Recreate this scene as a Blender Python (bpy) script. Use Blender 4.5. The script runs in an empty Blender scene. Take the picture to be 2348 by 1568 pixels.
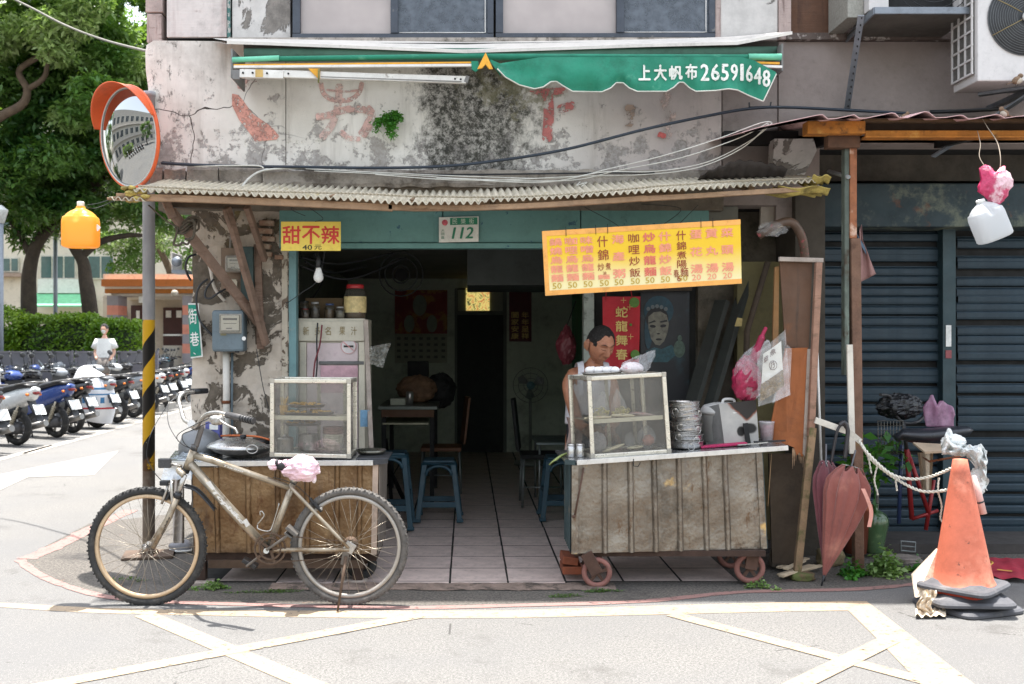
import bpy,bmesh,math,random
import numpy as np
from mathutils import Vector,Matrix,noise as mnoise
random.seed(7)
R = math.radians
SC = bpy.context.scene
COL = SC.collection
# ------------------------------------------------------------------ camera
FOC,CX,CY,HC = 2282.0,1071.0,784.0,1.5     # measuring frame 2347 wide
cam_d = bpy.data.cameras.new('camera'); cam = bpy.data.objects.new('camera',cam_d); COL.objects.link(cam)
cam.location = (0,0,HC); cam.rotation_euler = (R(90),0,0)
cam_d.sensor_width = 36; cam_d.lens = 36*FOC/2347.0
cam_d.shift_x = (1173.5-CX)/2347.0; cam_d.shift_y = 0
cam_d.clip_start = .05; cam_d.clip_end = 500
cam_d.dof.use_dof = True; cam_d.dof.focus_distance = 6.2; cam_d.dof.aperture_fstop = 4.0
SC.camera = cam
# ------------------------------------------------------------------ light
SUN = Vector((-.03,.15,1.0)).normalized()
w = bpy.data.worlds.new('World'); SC.world = w; w.use_nodes = True
nt = w.node_tree; sky = nt.nodes.new('ShaderNodeTexSky'); sky.sky_type = 'NISHITA'; sky.sun_disc = False
sky.sun_elevation = math.asin(SUN.z); sky.sun_rotation = math.atan2(SUN.x,SUN.y)
sky.air_density = 1.6; sky.dust_density = 2.5; sky.ozone_density = 1.0
bg = nt.nodes['Background']; hs = nt.nodes.new('ShaderNodeHueSaturation'); hs.inputs['Saturation'].default_value = .45   # humid white summer sky
nt.links.new(sky.outputs[0],hs.inputs['Color']); nt.links.new(hs.outputs[0],bg.inputs[0]); bg.inputs[1].default_value = .14
sd = bpy.data.lights.new('sun','SUN'); sd.energy = 3.9; sd.angle = R(.5); sd.color = (1,.965,.91)
so = bpy.data.objects.new('sun',sd); COL.objects.link(so); so.rotation_euler = SUN.to_track_quat('Z','Y').to_euler()
so.location = (0,0,20)
SC.view_settings.view_transform = 'Standard'; SC.view_settings.look = 'None'; SC.view_settings.gamma = 1
SC.view_settings.exposure = 1.68
SC.cycles.use_denoising = True
SC.cycles.max_bounces = 8; SC.cycles.diffuse_bounces = 6; SC.cycles.transparent_max_bounces = 14
SC.cycles.transmission_bounces = 6; SC.cycles.glossy_bounces = 4; SC.cycles.caustics_reflective = False; SC.cycles.caustics_refractive = False
# ------------------------------------------------------------------ placing
def U(x,y,Y):
    return Vector(((x-CX)/FOC*Y,Y,HC-(y-CY)/FOC*Y))
def GR(x,y,z=0.0):
    Y = (HC-z)*FOC/(y-CY)
    return Vector(((x-CX)/FOC*Y,Y,z))
def V(*a): return Vector(a)
# ------------------------------------------------------------------ materials
def lin(c):
    return tuple((v/255/12.92 if v/255 <= .04045 else ((v/255+.055)/1.055)**2.4) for v in c)
class NT:
    def __init__(s,name):
        s.m = bpy.data.materials.new(name); s.m.use_nodes = True
        s.t = s.m.node_tree; s.n = s.t.nodes; s.b = s.n['Principled BSDF']; s.out = s.n['Material Output']
        s._tc = None
    def L(s,a,b): s.t.links.new(a,b)
    def tc(s,which='Object'):
        if s._tc is None: s._tc = s.n.new('ShaderNodeTexCoord')
        return s._tc.outputs[which]
    def vec(s,scale=(1,1,1),off=(0,0,0),which='Object'):
        mp = s.n.new('ShaderNodeMapping'); mp.inputs['Scale'].default_value = scale; mp.inputs['Location'].default_value = off
        s.L(s.tc(which),mp.inputs[0]); return mp.outputs[0]
    def noise(s,scale,detail=4,rough=.6,st=(1,1,1),off=(0,0,0),dist=0):
        x = s.n.new('ShaderNodeTexNoise'); x.inputs['Scale'].default_value = scale; x.inputs['Detail'].default_value = detail
        x.inputs['Roughness'].default_value = rough; x.inputs['Distortion'].default_value = dist
        s.L(s.vec(st,off),x.inputs['Vector']); return x.outputs[0]
    def vor(s,scale,st=(1,1,1),feat='F1'):
        x = s.n.new('ShaderNodeTexVoronoi'); x.feature = feat; x.inputs['Scale'].default_value = scale
        s.L(s.vec(st),x.inputs['Vector']); return x
    def xyz(s):
        x = s.n.new('ShaderNodeSeparateXYZ'); s.L(s.tc(),x.inputs[0]); return x.outputs
    def mth(s,op,a,b=0.0,c=None):
        x = s.n.new('ShaderNodeMath'); x.operation = op
        for i,v in enumerate((a,b) if c is None else (a,b,c)):
            if isinstance(v,(int,float)): x.inputs[i].default_value = v
            else: s.L(v,x.inputs[i])
        return x.outputs[0]
    def ss(s,v,lo,hi):
        x = s.n.new('ShaderNodeMapRange'); x.interpolation_type = 'SMOOTHSTEP'
        x.inputs[1].default_value = lo; x.inputs[2].default_value = hi
        x.inputs[3].default_value = 0.; x.inputs[4].default_value = 1.
        s.L(v,x.inputs[0]); return x.outputs[0]
    def mix(s,f,a,b,blend='MIX'):
        x = s.n.new('ShaderNodeMix'); x.data_type = 'RGBA'; x.blend_type = blend
        if isinstance(f,(int,float)): x.inputs[0].default_value = f
        else: s.L(f,x.inputs[0])
        for i,v in ((6,a),(7,b)):
            if isinstance(v,tuple): x.inputs[i].default_value = (*v[:3],1)
            else: s.L(v,x.inputs[i])
        return x.outputs[2]
    def col(s,c):
        if isinstance(c,tuple): s.b.inputs['Base Color'].default_value = (*c[:3],1)
        else: s.L(c,s.b.inputs['Base Color'])
    def bump(s,h,strength=.3,dist=.01):
        x = s.n.new('ShaderNodeBump'); x.inputs['Strength'].default_value = strength; x.inputs['Distance'].default_value = dist
        s.L(h,x.inputs['Height']); s.L(x.outputs[0],s.b.inputs['Normal'])
MATS = {}
def mat(name,col,rough=.65,metal=0,var=.18,sc=6,stains=(),bump=None,alpha=None,trans=0,coat=0,emit=None,streak=None,lum=1.0,spec=None,sheen=0,sss=0,holes=None,ior=None,grime=.5):
    """col sRGB 0-255. stains: (col255, scale, lo, hi[, stretch])"""
    if name in MATS: return MATS[name]
    n = NT(name); c = tuple(v*lum for v in lin(col))
    cur = c
    if var:
        f = n.ss(n.noise(sc,5,.65),.25,.75)
        cur = n.mix(f,tuple(v*(1-var) for v in c),tuple(min(v*(1+var),.95) for v in c))
    if streak:
        f = n.ss(n.noise(streak[1],4,.6,st=(1,1,.08)),streak[2],streak[3])
        cur = n.mix(f,cur,tuple(v*lum for v in lin(streak[0])))
    for i,sN in enumerate(stains):
        st = sN[4] if len(sN) > 4 else (1,1,1)
        f = n.ss(n.noise(sN[1],6,.65,st=st,off=(i*3.1+1,i*7.7,i*1.3)),sN[2],sN[3])
        cur = n.mix(f,cur,tuple(v*lum for v in lin(sN[0])))
    if var and grime and not trans:
        q = n.noise(max(3,sc*.8),10,.78,off=(5,3,8)); k = tuple(v*.42+.004 for v in c)
        cur = n.mix(n.mth('MULTIPLY',n.ss(q,.50,.68),grime),cur,k)
        cur = n.mix(n.mth('MULTIPLY',n.ss(n.noise(sc*11,3,.7),.3,.7),.22),cur,tuple(min(1,v*1.25+.01) for v in c))
    n.col(cur)
    b = n.b
    if var:
        rr = n.n.new('ShaderNodeMapRange'); n.L(n.noise(sc*2.3,3),rr.inputs[0])
        rr.inputs[1].default_value = .3; rr.inputs[2].default_value = .7
        rr.inputs[3].default_value = max(0,rough-.09); rr.inputs[4].default_value = min(1,rough+.09)
        n.L(rr.outputs[0],b.inputs['Roughness'])
    else: b.inputs['Roughness'].default_value = rough
    b.inputs['Metallic'].default_value = metal
    if trans: b.inputs['Transmission Weight'].default_value = trans
    if coat: b.inputs['Coat Weight'].default_value = coat
    if ior: b.inputs['IOR'].default_value = ior
    if spec is not None: b.inputs['Specular IOR Level'].default_value = spec
    if sheen: b.inputs['Sheen Weight'].default_value = sheen
    if sss:
        b.inputs['Subsurface Weight'].default_value = sss; b.inputs['Subsurface Radius'].default_value = (.02,.01,.006); b.inputs['Subsurface Scale'].default_value = .5
    if alpha is not None: b.inputs['Alpha'].default_value = alpha
    if holes:
        n.L(n.ss(n.noise(holes[0],6,.7,st=holes[3] if len(holes) > 3 else (1,1,1)),holes[1],holes[2]),b.inputs['Alpha'])
    if emit:
        b.inputs['Emission Color'].default_value = (*lin(emit[0]),1); b.inputs['Emission Strength'].default_value = emit[1]
    if bump: n.bump(n.noise(bump[1],5,.65,st=bump[2] if len(bump) > 2 else (1,1,1)),bump[0],.02)
    MATS[name] = n.m
    return n.m
def film(name,col,a=.25,rough=.25,tr=None,crinkle=60,bs=.6,var=True):
    """thin plastic or glass sheet: partly see-through, glossy"""
    if name in MATS: return MATS[name]
    n = NT(name); c = lin(col)
    n.col(c); n.b.inputs['Roughness'].default_value = rough; n.b.inputs['Specular IOR Level'].default_value = .8
    if tr:
        tl = n.n.new('ShaderNodeBsdfTranslucent'); tl.inputs[0].default_value = (*lin(tr),1)
        mx = n.n.new('ShaderNodeMixShader'); mx.inputs[0].default_value = .5
        n.L(n.b.outputs[0],mx.inputs[1]); n.L(tl.outputs[0],mx.inputs[2]); main = mx.outputs[0]
    else: main = n.b.outputs[0]
    t = n.n.new('ShaderNodeBsdfTransparent'); m2 = n.n.new('ShaderNodeMixShader')
    if var:
        mr = n.n.new('ShaderNodeMapRange'); n.L(n.noise(14,4,.6),mr.inputs[0])
        mr.inputs[1].default_value = .35; mr.inputs[2].default_value = .65; mr.inputs[3].default_value = a*.55; mr.inputs[4].default_value = min(1,a*1.5)
        n.L(mr.outputs[0],m2.inputs[0])
    else: m2.inputs[0].default_value = a
    n.L(t.outputs[0],m2.inputs[1]); n.L(main,m2.inputs[2]); n.L(m2.outputs[0],n.out.inputs[0])
    if crinkle: n.bump(n.noise(crinkle,3,.5,dist=1.5),bs,.01)
    MATS[name] = n.m; return n.m
def glass(name,tint=(235,240,240),a=.12,dirt=.15):
    """pane: clear part passes straight through, fresnel reflection, dusty haze"""
    if name in MATS: return MATS[name]
    n = NT(name)
    g = n.n.new('ShaderNodeBsdfGlossy'); g.inputs['Roughness'].default_value = .03
    t = n.n.new('ShaderNodeBsdfTransparent'); t.inputs[0].default_value = (*lin(tint),1)
    lw = n.n.new('ShaderNodeLayerWeight'); lw.inputs[0].default_value = .5
    fr = n.mth('ADD',n.mth('MULTIPLY',n.mth('POWER',lw.outputs[1],5),.9),.035)
    m1 = n.n.new('ShaderNodeMixShader'); n.L(fr,m1.inputs[0]); n.L(t.outputs[0],m1.inputs[1]); n.L(g.outputs[0],m1.inputs[2])
    n.col(lin((190,186,178))); n.b.inputs['Roughness'].default_value = .6
    m2 = n.n.new('ShaderNodeMixShader')
    mr = n.n.new('ShaderNodeMapRange'); n.L(n.noise(5,5,.7),mr.inputs[0])
    mr.inputs[1].default_value = .3; mr.inputs[2].default_value = .75; mr.inputs[3].default_value = dirt*.5; mr.inputs[4].default_value = dirt*1.8
    n.L(mr.outputs[0],m2.inputs[0]); n.L(m1.outputs[0],m2.inputs[1]); n.L(n.b.outputs[0],m2.inputs[2]); n.L(m2.outputs[0],n.out.inputs[0])
    MATS[name] = n.m; return n.m
# ------------------------------------------------------------------ geometry collector
class G:
    def __init__(s): s.v = []; s.f = []; s.s = []
    def add(s,vs,fs,smooth=False):
        o = len(s.v); s.v += [Vector(v) for v in vs]
        for f in fs: s.f.append([i+o for i in f]); s.s.append(smooth)
        return s
    def box(s,a,b,M=None):
        x0,y0,z0 = a; x1,y1,z1 = b
        vs = [Vector(p) for p in ((x0,y0,z0),(x1,y0,z0),(x1,y1,z0),(x0,y1,z0),(x0,y0,z1),(x1,y0,z1),(x1,y1,z1),(x0,y1,z1))]
        if M is not None: vs = [M @ v for v in vs]
        return s.add(vs,[(0,3,2,1),(4,5,6,7),(0,1,5,4),(1,2,6,5),(2,3,7,6),(3,0,4,7)])
    def cbox(s,c,size,M=None):
        c = Vector(c); h = Vector(size)/2
        if M is not None: return s.box(-h,h,Matrix.Translation(c) @ M.to_4x4())
        return s.box(c-h,c+h)
    def bar(s,p,q,w,h,up=(0,0,1),ext=0):
        p,q = Vector(p),Vector(q); d = (q-p); L = d.length
        if L < 1e-6: return s
        d /= L; up = Vector(up)
        if abs(d.dot(up)) > .98: up = Vector((0,1,0)) if abs(d.y) < .9 else Vector((1,0,0))
        x = d.cross(up).normalized(); z = x.cross(d)
        M = Matrix((x,d,z)).transposed().to_4x4(); M.translation = p
        return s.box((-w/2,-ext,-h/2),(w/2,L+ext,h/2),M)
    def tube(s,pts,r,n=8,cap=True,closed=False,flat=None):
        pts = [Vector(p) for p in pts]; m = len(pts)
        rs = r if isinstance(r,(list,tuple)) else [r]*m
        tan = []
        for i in range(m):
            if closed: t = pts[(i+1) % m]-pts[i-1]
            else: t = pts[min(i+1,m-1)]-pts[max(i-1,0)]
            tan.append(t.normalized() if t.length > 1e-9 else Vector((0,0,1)))
        a = Vector((0,0,1)) if abs(tan[0].z) < .9 else Vector((1,0,0))
        nx = tan[0].cross(a).normalized(); vs = []
        for i in range(m):
            nx = (nx-tan[i]*nx.dot(tan[i])).normalized(); ny = tan[i].cross(nx)
            for k in range(n):
                an = 2*math.pi*k/n
                vs.append(pts[i]+(nx*math.cos(an)+ny*math.sin(an))*rs[i])
        fs = []
        for i in range(m if closed else m-1):
            j = (i+1) % m
            for k in range(n):
                k2 = (k+1) % n; fs.append((i*n+k,i*n+k2,j*n+k2,j*n+k))
        s.add(vs,fs,True)
        if cap and not closed:
            o = len(s.v)-len(vs)
            s.f.append([o+k for k in range(n)][::-1]); s.s.append(False)
            s.f.append([o+(m-1)*n+k for k in range(n)]); s.s.append(False)
        return s
    def lathe(s,prof,n=24,c=(0,0,0),M=None,smooth=True,cap=True):
        """prof: (r,z) list, axis z"""
        vs = []
        T = Matrix.Translation(Vector(c)) @ (M.to_4x4() if M is not None else Matrix.Identity(4))
        for r,z in prof:
            for k in range(n):
                a = 2*math.pi*k/n; vs.append(T @ Vector((r*math.cos(a),r*math.sin(a),z)))
        fs = [(i*n+k,i*n+(k+1) % n,(i+1)*n+(k+1) % n,(i+1)*n+k) for i in range(len(prof)-1) for k in range(n)]
        s.add(vs,fs,smooth)
        if cap:
            o = len(s.v)-len(vs)
            if prof[0][0] > 1e-4: s.f.append([o+k for k in range(n)][::-1]); s.s.append(False)
            if prof[-1][0] > 1e-4: s.f.append([o+(len(prof)-1)*n+k for k in range(n)]); s.s.append(False)
        return s
    def grid(s,fn,nu,nv,smooth=True,wrapu=False):
        vs = [fn(i/nu,j/nv) for j in range(nv+1) for i in range(nu+(0 if wrapu else 1))]
        w = nu if wrapu else nu+1
        fs = [(j*w+i,j*w+(i+1) % w,(j+1)*w+(i+1) % w,(j+1)*w+i) for j in range(nv) for i in range(nu)]
        return s.add(vs,fs,smooth)
    def blob(s,c,rad,nu=20,nv=12,amp=0,sc=3,M=None,seed=0,fn=None):
        c = Vector(c); rad = Vector(rad) if not isinstance(rad,(int,float)) else Vector((rad,)*3)
        def f(u,v):
            a = 2*math.pi*u; b = math.pi*(v-.5)
            d = Vector((math.cos(a)*math.cos(b),math.sin(a)*math.cos(b),math.sin(b)))
            k = 1+(amp*mnoise.fractal(d*sc+Vector((seed*5.1,0,seed)),1,2,4) if amp else 0)
            p = Vector((d.x*rad.x,d.y*rad.y,d.z*rad.z))*k
            if fn: p = fn(p,d)
            if M is not None: p = M @ p
            return c+p
        return s.grid(f,nu,nv,True,True)
    def prism(s,poly,y0,y1,axis='y',M=None):
        """poly in (x,z) extruded along y (or (x,y) along z)"""
        n = len(poly)
        if axis == 'y': vs = [(p[0],y0,p[1]) for p in poly]+[(p[0],y1,p[1]) for p in poly]
        else: vs = [(p[0],p[1],y0) for p in poly]+[(p[0],p[1],y1) for p in poly]
        if M is not None: vs = [M @ Vector(v) for v in vs]
        fs = [list(range(n)),list(range(2*n-1,n-1,-1))]+[(i,i+n,(i+1) % n+n,(i+1) % n) for i in range(n)]
        return s.add(vs,fs)
    def slab(s,pts,d):
        """polygon in space (list of Vectors) thickened by vector d"""
        pts = [Vector(p) for p in pts]; d = Vector(d); n = len(pts)
        return s.add(pts+[p+d for p in pts],[list(range(n)),list(range(2*n-1,n-1,-1))]+[(i,i+n,(i+1) % n+n,(i+1) % n) for i in range(n)])
    def ribbon(s,pts,wd,z=None):
        """flat strip on the ground"""
        pts = [Vector(p) for p in pts]; vs = []
        for i,p in enumerate(pts):
            t = (pts[min(i+1,len(pts)-1)]-pts[max(i-1,0)]).normalized(); n = Vector((-t.y,t.x,0))*(wd[i] if isinstance(wd,(list,tuple)) else wd)/2
            vs += [p+n,p-n]
        return s.add(vs,[(2*i,2*i+1,2*i+3,2*i+2) for i in range(len(pts)-1)])
    def mesh(s,name,off=None):
        me = bpy.data.meshes.new(name)
        o = off or Vector()
        me.from_pydata([tuple(v-o) for v in s.v],[],s.f)
        me.polygons.foreach_set('use_smooth',s.s)
        me.validate(); me.update()
        bm = bmesh.new(); bm.from_mesh(me); bmesh.ops.recalc_face_normals(bm,faces=bm.faces); bm.to_mesh(me); bm.free()
        return me
def world_off(o):
    v = Vector()
    while o is not None: v = v+o.location; o = o.parent
    return v
def obj(name,g,m,parent=None,label=None,cat=None,group=None,kind=None,bev=0,origin=None,sub=0):
    """a mesh from world-space geometry; parented without moving it (parents are unrotated while building)"""
    if isinstance(g,TG):
        for x in g: r = obj('character' if 'lettering' in name else name,x,m,parent)
        return r
    if isinstance(g,G):
        if parent is None and origin is None:
            xs = [v.x for v in g.v]; ys = [v.y for v in g.v]; zs = [v.z for v in g.v]
            origin = Vector(((min(xs)+max(xs))/2,(min(ys)+max(ys))/2,min(zs))) if kind is None else Vector()
        off = world_off(parent) if parent is not None else Vector()
        me = g.mesh(name,off+(origin or Vector()))
    else: me = g; off = Vector()
    o = bpy.data.objects.new(name,me); COL.objects.link(o)
    if origin: o.location = origin
    if parent is not None: o.parent = parent
    if m is not None and not me.materials: me.materials.append(m)
    if label: o['label'] = label
    if cat: o['category'] = cat
    if group: o['group'] = group
    if kind: o['kind'] = kind
    if bev:
        b = o.modifiers.new('bevel','BEVEL'); b.width = bev; b.segments = 2; b.limit_method = 'ANGLE'; b.angle_limit = R(40)
    if sub:
        b = o.modifiers.new('sub','SUBSURF'); b.levels = sub; b.render_levels = sub
    return o
def thing(name,label,cat,loc=(0,0,0),group=None):
    o = bpy.data.objects.new(name,None); COL.objects.link(o); o.location = loc; o.empty_display_size = .1
    o['label'] = label; o['category'] = cat
    if group: o['group'] = group
    return o
def dup(o,parent=None):
    c = o.copy(); COL.objects.link(c)
    if parent is not None: c.parent = parent
    for ch in [x for x in o.children]: dup(ch,c)
    return c
def struct(name,g,m): return obj(name,g,m,kind='structure')
def catmull(P,n=6,closed=False):
    P = [Vector(p) for p in P]; out = []; m = len(P)
    rng = range(m if closed else m-1)
    for i in rng:
        if closed: a,b,c,d = P[i-1],P[i],P[(i+1) % m],P[(i+2) % m]
        else: a,b,c,d = P[max(i-1,0)],P[i],P[i+1],P[min(i+2,m-1)]
        for k in range(n):
            t = k/n
            out.append(.5*((2*b)+(c-a)*t+(2*a-5*b+4*c-d)*t*t+(3*b-a-3*c+d)*t**3))
    if not closed: out.append(P[-1])
    return out
_tc = {}
def text_mesh(s,bold=0.0,shear=0,res=2):
    k = (s,bold,shear)
    if k in _tc: return _tc[k]
    c = bpy.data.curves.new('t','FONT'); c.body = s; c.offset = bold; c.resolution_u = res; c.shear = shear
    o = bpy.data.objects.new('t',c); COL.objects.link(o); bpy.context.view_layer.update()
    me = bpy.data.meshes.new_from_object(o.evaluated_get(bpy.context.evaluated_depsgraph_get()))
    vs = [v.co.copy() for v in me.vertices]; fs = [list(p.vertices) for p in me.polygons]
    bpy.data.objects.remove(o); bpy.data.curves.remove(c); bpy.data.meshes.remove(me)
    x0 = min(v.x for v in vs); x1 = max(v.x for v in vs); y0 = min(v.y for v in vs); y1 = max(v.y for v in vs)
    _tc[k] = ([((v.x-x0)/(x1-x0),(v.y-y0)/(y1-y0)) for v in vs],fs,(x1-x0)/(y1-y0))
    return _tc[k]
class TG(list):
    """a run of characters: each one becomes an object of its own"""
def text(g,s,TL,TR,BR,BL,bold=0.0,out=.002,shear=0):
    """letter string stretched over a world quad; floats 'out' metres in front (towards the quad's normal)"""
    if isinstance(g,TG): g.append(G()); g = g[-1]
    vs,fs,_ = text_mesh(s,0,shear)
    b = bold*.9; sh = [(0,0)]+([(b,0),(-b,0),(0,b),(0,-b)] if b > .003 else [])
    TL,TR,BR,BL = map(Vector,(TL,TR,BR,BL)); nrm = (TR-TL).cross(TL-BL).normalized()
    if nrm.y > 0: nrm = -nrm
    for k,(du,dv) in enumerate(sh):
        g.add([(BL*(1-u-du)+BR*(u+du))*(1-v-dv)+(TL*(1-u-du)+TR*(u+du))*(v+dv)+nrm*(out+k*.00015) for u,v in vs],fs)
    return g
def quad(TL,TR,BR,BL,u,v):
    return (BL*(1-u)+BR*u)*(1-v)+(TL*(1-u)+TR*u)*v
def qtext(g,s,Q,u0,v0,u1,v1,**k):
    TL,TR,BR,BL = Q
    return text(g,s,quad(*Q,u0,v1),quad(*Q,u1,v1),quad(*Q,u1,v0),quad(*Q,u0,v0),**k)
def leaves(name,pts,size,m,parent=None,seed=1,up=.3,asp=.5,**kw):
    """leaf quads (two triangles folded) at the given points (Nx3 array)"""
    rng = np.random.default_rng(seed); N = len(pts); pts = np.asarray(pts,float)
    d = rng.normal(size=(N,3)); d[:,2] *= .6; d /= np.linalg.norm(d,axis=1)[:,None]
    nn = rng.normal(size=(N,3)); nn[:,2] += up*4; s_ = np.cross(d,nn); s_ /= np.linalg.norm(s_,axis=1)[:,None]+1e-9
    L = size*rng.uniform(.6,1.3,(N,1)); W = L*asp
    base = pts; mid = pts+d*L*.5; tip = pts+d*L; tip[:,2:3] -= L*.15
    v = np.stack([base,mid+s_*W*.5,tip,mid-s_*W*.5],1).reshape(-1,3)
    if parent is not None: v = v-np.array(world_off(parent))
    me = bpy.data.meshes.new(name); me.vertices.add(4*N); me.vertices.foreach_set('co',v.ravel())
    me.loops.add(4*N); me.loops.foreach_set('vertex_index',np.arange(4*N,dtype=np.int32))
    me.polygons.add(N); me.polygons.foreach_set('loop_start',np.arange(0,4*N,4,dtype=np.int32))
    me.update(calc_edges=True); me.validate()
    me.materials.append(m)
    return obj(name,me,m,parent,**kw)
def leafmat(name,c,c2,tr=.35,sc=1.2):
    if name in MATS: return MATS[name]
    n = NT(name)
    cc = n.mix(n.ss(n.noise(sc,3,.6),.35,.65),lin(c),lin(c2))
    n.col(cc); n.b.inputs['Roughness'].default_value = .45
    t = n.n.new('ShaderNodeBsdfTranslucent'); n.L(n.mix(.5,cc,lin((150,190,40))),t.inputs[0])
    mx = n.n.new('ShaderNodeMixShader'); mx.inputs[0].default_value = tr
    n.L(n.b.outputs[0],mx.inputs[1]); n.L(t.outputs[0],mx.inputs[2]); n.L(mx.outputs[0],n.out.inputs[0])
    MATS[name] = n.m; return n.m
# ================================================================== materials
white_metal = mat('aluminium',(196,192,182),.38,.75,.12,12,stains=[((120,105,80),26,.6,.72)])
steel = mat('stainless',(190,188,185),.3,.9,.12,18,bump=(.08,40))
wood_old = mat('old_wood',(132,108,84),.85,0,.28,8,stains=[((74,58,44),5,.5,.7,(1,1,6))],bump=(.35,40,(1,1,.2)))
wood_grey = mat('grey_wood',(160,148,138),.85,0,.25,6,stains=[((104,88,76),9,.52,.7)],bump=(.3,50,(1,1,.15)))
rust = mat('rust',(118,70,44),.9,.1,.35,14,stains=[((70,44,34),8,.45,.65)],bump=(.4,60))
black_pl = mat('black_plastic',(28,29,32),.45,0,.2,10)
rubber = mat('rubber',(40,40,40),.85,0,.25,30,stains=[((92,88,82),12,.5,.75)])
dark = mat('dark',(22,22,22),.8,0,.2,5)
white_pl = mat('white_plastic',(225,225,222),.4,0,.06,6)
cable_b = mat('black_cable',(34,36,40),.5)
cable_w = mat('white_cable',(205,203,195),.6)
rope_m = mat('rope',(175,168,150),.9,0,.3,60)
leaf_a = leafmat('fern_leaf',(36,92,30),(84,150,60))
# ================================================================== ground
def asphalt():
    n = NT('asphalt')
    base = lin((106,104,101)); a = n.ss(n.noise(75,8,.85),.38,.62)
    c = n.mix(a,tuple(v*.52 for v in base),tuple(v*1.5 for v in base))
    c = n.mix(n.ss(n.noise(.5,4,.6),.35,.7),c,lin((100,99,98)))
    c = n.mix(n.ss(n.noise(2.2,6,.7),.58,.72),c,lin((92,90,88)))
    v = n.vor(160); c = n.mix(n.mth('LESS_THAN',v.outputs[0],.16),c,lin((168,165,160)))
    c = n.mix(n.mth('MULTIPLY',n.ss(n.noise(.9,8,.75,off=(4,4,0)),.54,.66),.55),c,lin((78,75,72)))
    c = n.mix(n.mth('MULTIPLY',n.ss(n.noise(7,6,.75,off=(9,4,0)),.64,.72),.6),c,lin((70,66,62)))
    cr = n.vor(.55,feat='DISTANCE_TO_EDGE')
    n2 = n.noise(3,5,.7)
    c = n.mix(n.mth('MULTIPLY',n.mth('LESS_THAN',cr.outputs[0],.0025),n.ss(n2,.55,.6)),c,lin((70,68,66)))
    n.col(c); n.b.inputs['Roughness'].default_value = .92
    n.bump(n.noise(180,3,.7),.5,.006); return n.m
struct('road',G().add([(-120,-60,0),(60,-60,0),(60,140,0),(-120,140,0)],[(0,1,2,3)]),asphalt())
def pavement_mat():
    n = NT('pavement')
    c = n.mix(n.ss(n.noise(60,5,.75),.3,.7),lin((54,51,48)),lin((112,106,99)))
    c = n.mix(n.ss(n.noise(2.5,5,.7),.52,.7),c,lin((54,51,49)))
    c = n.mix(n.ss(n.noise(5,6,.75),.62,.7),c,lin((150,122,104)))
    n.col(c); n.b.inputs['Roughness'].default_value = .9; n.bump(n.noise(90,5,.7),.6,.008); return n.m
pv = [GR(45,1283),GR(62,1302),GR(120,1330),GR(180,1352),GR(250,1370),GR(400,1378),GR(600,1382),GR(930,1388),GR(1174,1387),GR(1474,1377),GR(1699,1357),GR(1949,1351),GR(2100,1338),GR(2347,1325),V(4.5,6.3,0),V(4.5,9,0),V(-2.2,9,0),GR(205,1200)]
struct('pavement',G().add([p+V(0,0,.0012) for p in pv],[range(len(pv))]),pavement_mat())
def paint(name,c,worn=.6,und=(120,117,114)):
    if name in MATS: return MATS[name]
    n = NT(name)
    cc = n.mix(n.ss(n.noise(1.6,5,.7),.45,.75),lin(c),tuple(v*.82 for v in lin(c)))
    cc = n.mix(n.ss(n.noise(30,6,.75),.58,.64),cc,tuple(v*.6 for v in lin(c)))
    n.col(cc); n.b.inputs['Roughness'].default_value = .8
    n.L(n.mth('SUBTRACT',1.0,n.ss(n.noise(22,8,.8),worn,worn+.05)),n.b.inputs['Alpha'])
    MATS[name] = n.m; return n.m
yel = paint('yellow_marking',(156,138,116),.57); pink = paint('pink_marking',(140,108,102),.56); whp = paint('white_marking',(156,150,142),.64)
def band(up,lo,z=.002):
    g = G(); n = len(up)
    vs = [GR(*p,0)+V(0,0,z) for p in up]+[GR(*p,0)+V(0,0,z) for p in lo]
    g.add(vs,[(i,i+1,n+i+1,n+i) for i in range(n-1)]); return g
mk = band([(-60,1380),(0,1382),(110,1388),(225,1394),(375,1397),(600,1400),(930,1401),(1174,1400),(1474,1390),(1800,1381),(1924,1378),(1986,1379)],
          [(-60,1391),(0,1392),(110,1400),(225,1406),(375,1409),(600,1414),(930,1418),(1174,1417),(1474,1410),(1800,1402),(1924,1400),(1950,1400)])
struct('yellow_line',mk,yel)
g = G(); g.add([*[GR(*q)+V(0,0,.003) for q in ((1940,1396),(1986,1379),(2260,1590),(2130,1590),(2019,1474))]],[(0,1,2,3,4)])
struct('yellow_line',g,yel)
for a,b,wd,z in (((330,1409),(760,1590),.115,.003),((40,1585),(960,1412),.105,.0042),((1540,1409),(2150,1570),.10,.0042),((1790,1590),(2040,1468),.105,.0054)):
    struct('yellow_line',G().ribbon([GR(*a)+V(0,0,z),GR(*b)+V(0,0,z)],wd),yel)
random.seed(3)
def rough_band(pts,wd,z,seed=0):
    P = catmull([GR(*p)+V(0,0,z) for p in pts],10)
    return G().ribbon(P,[wd*(1+.45*mnoise.noise(Vector((i*.35,seed,0)))) for i in range(len(P))])
struct('pink_line',rough_band([(45,1284),(70,1305),(110,1328),(170,1350),(240,1368),(330,1378),(480,1384),(700,1390),(930,1394),(1174,1389),(1474,1379),(1699,1358),(1949,1352),(2100,1340)],.065,.0035,1),pink)
struct('pink_line',rough_band([(60,1282),(100,1266),(160,1238),(205,1215),(300,1170)],.13,.0035,5),pink)
g = G()
ar = [(-40,1100),(0,1088),(130,1062),(272,1034),(215,1090),(65,1094),(0,1124),(-60,1140)]
g.add([GR(*p)+V(0,0,.004) for p in ar],[range(len(ar))]); struct('white_arrow',g,whp)
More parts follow.
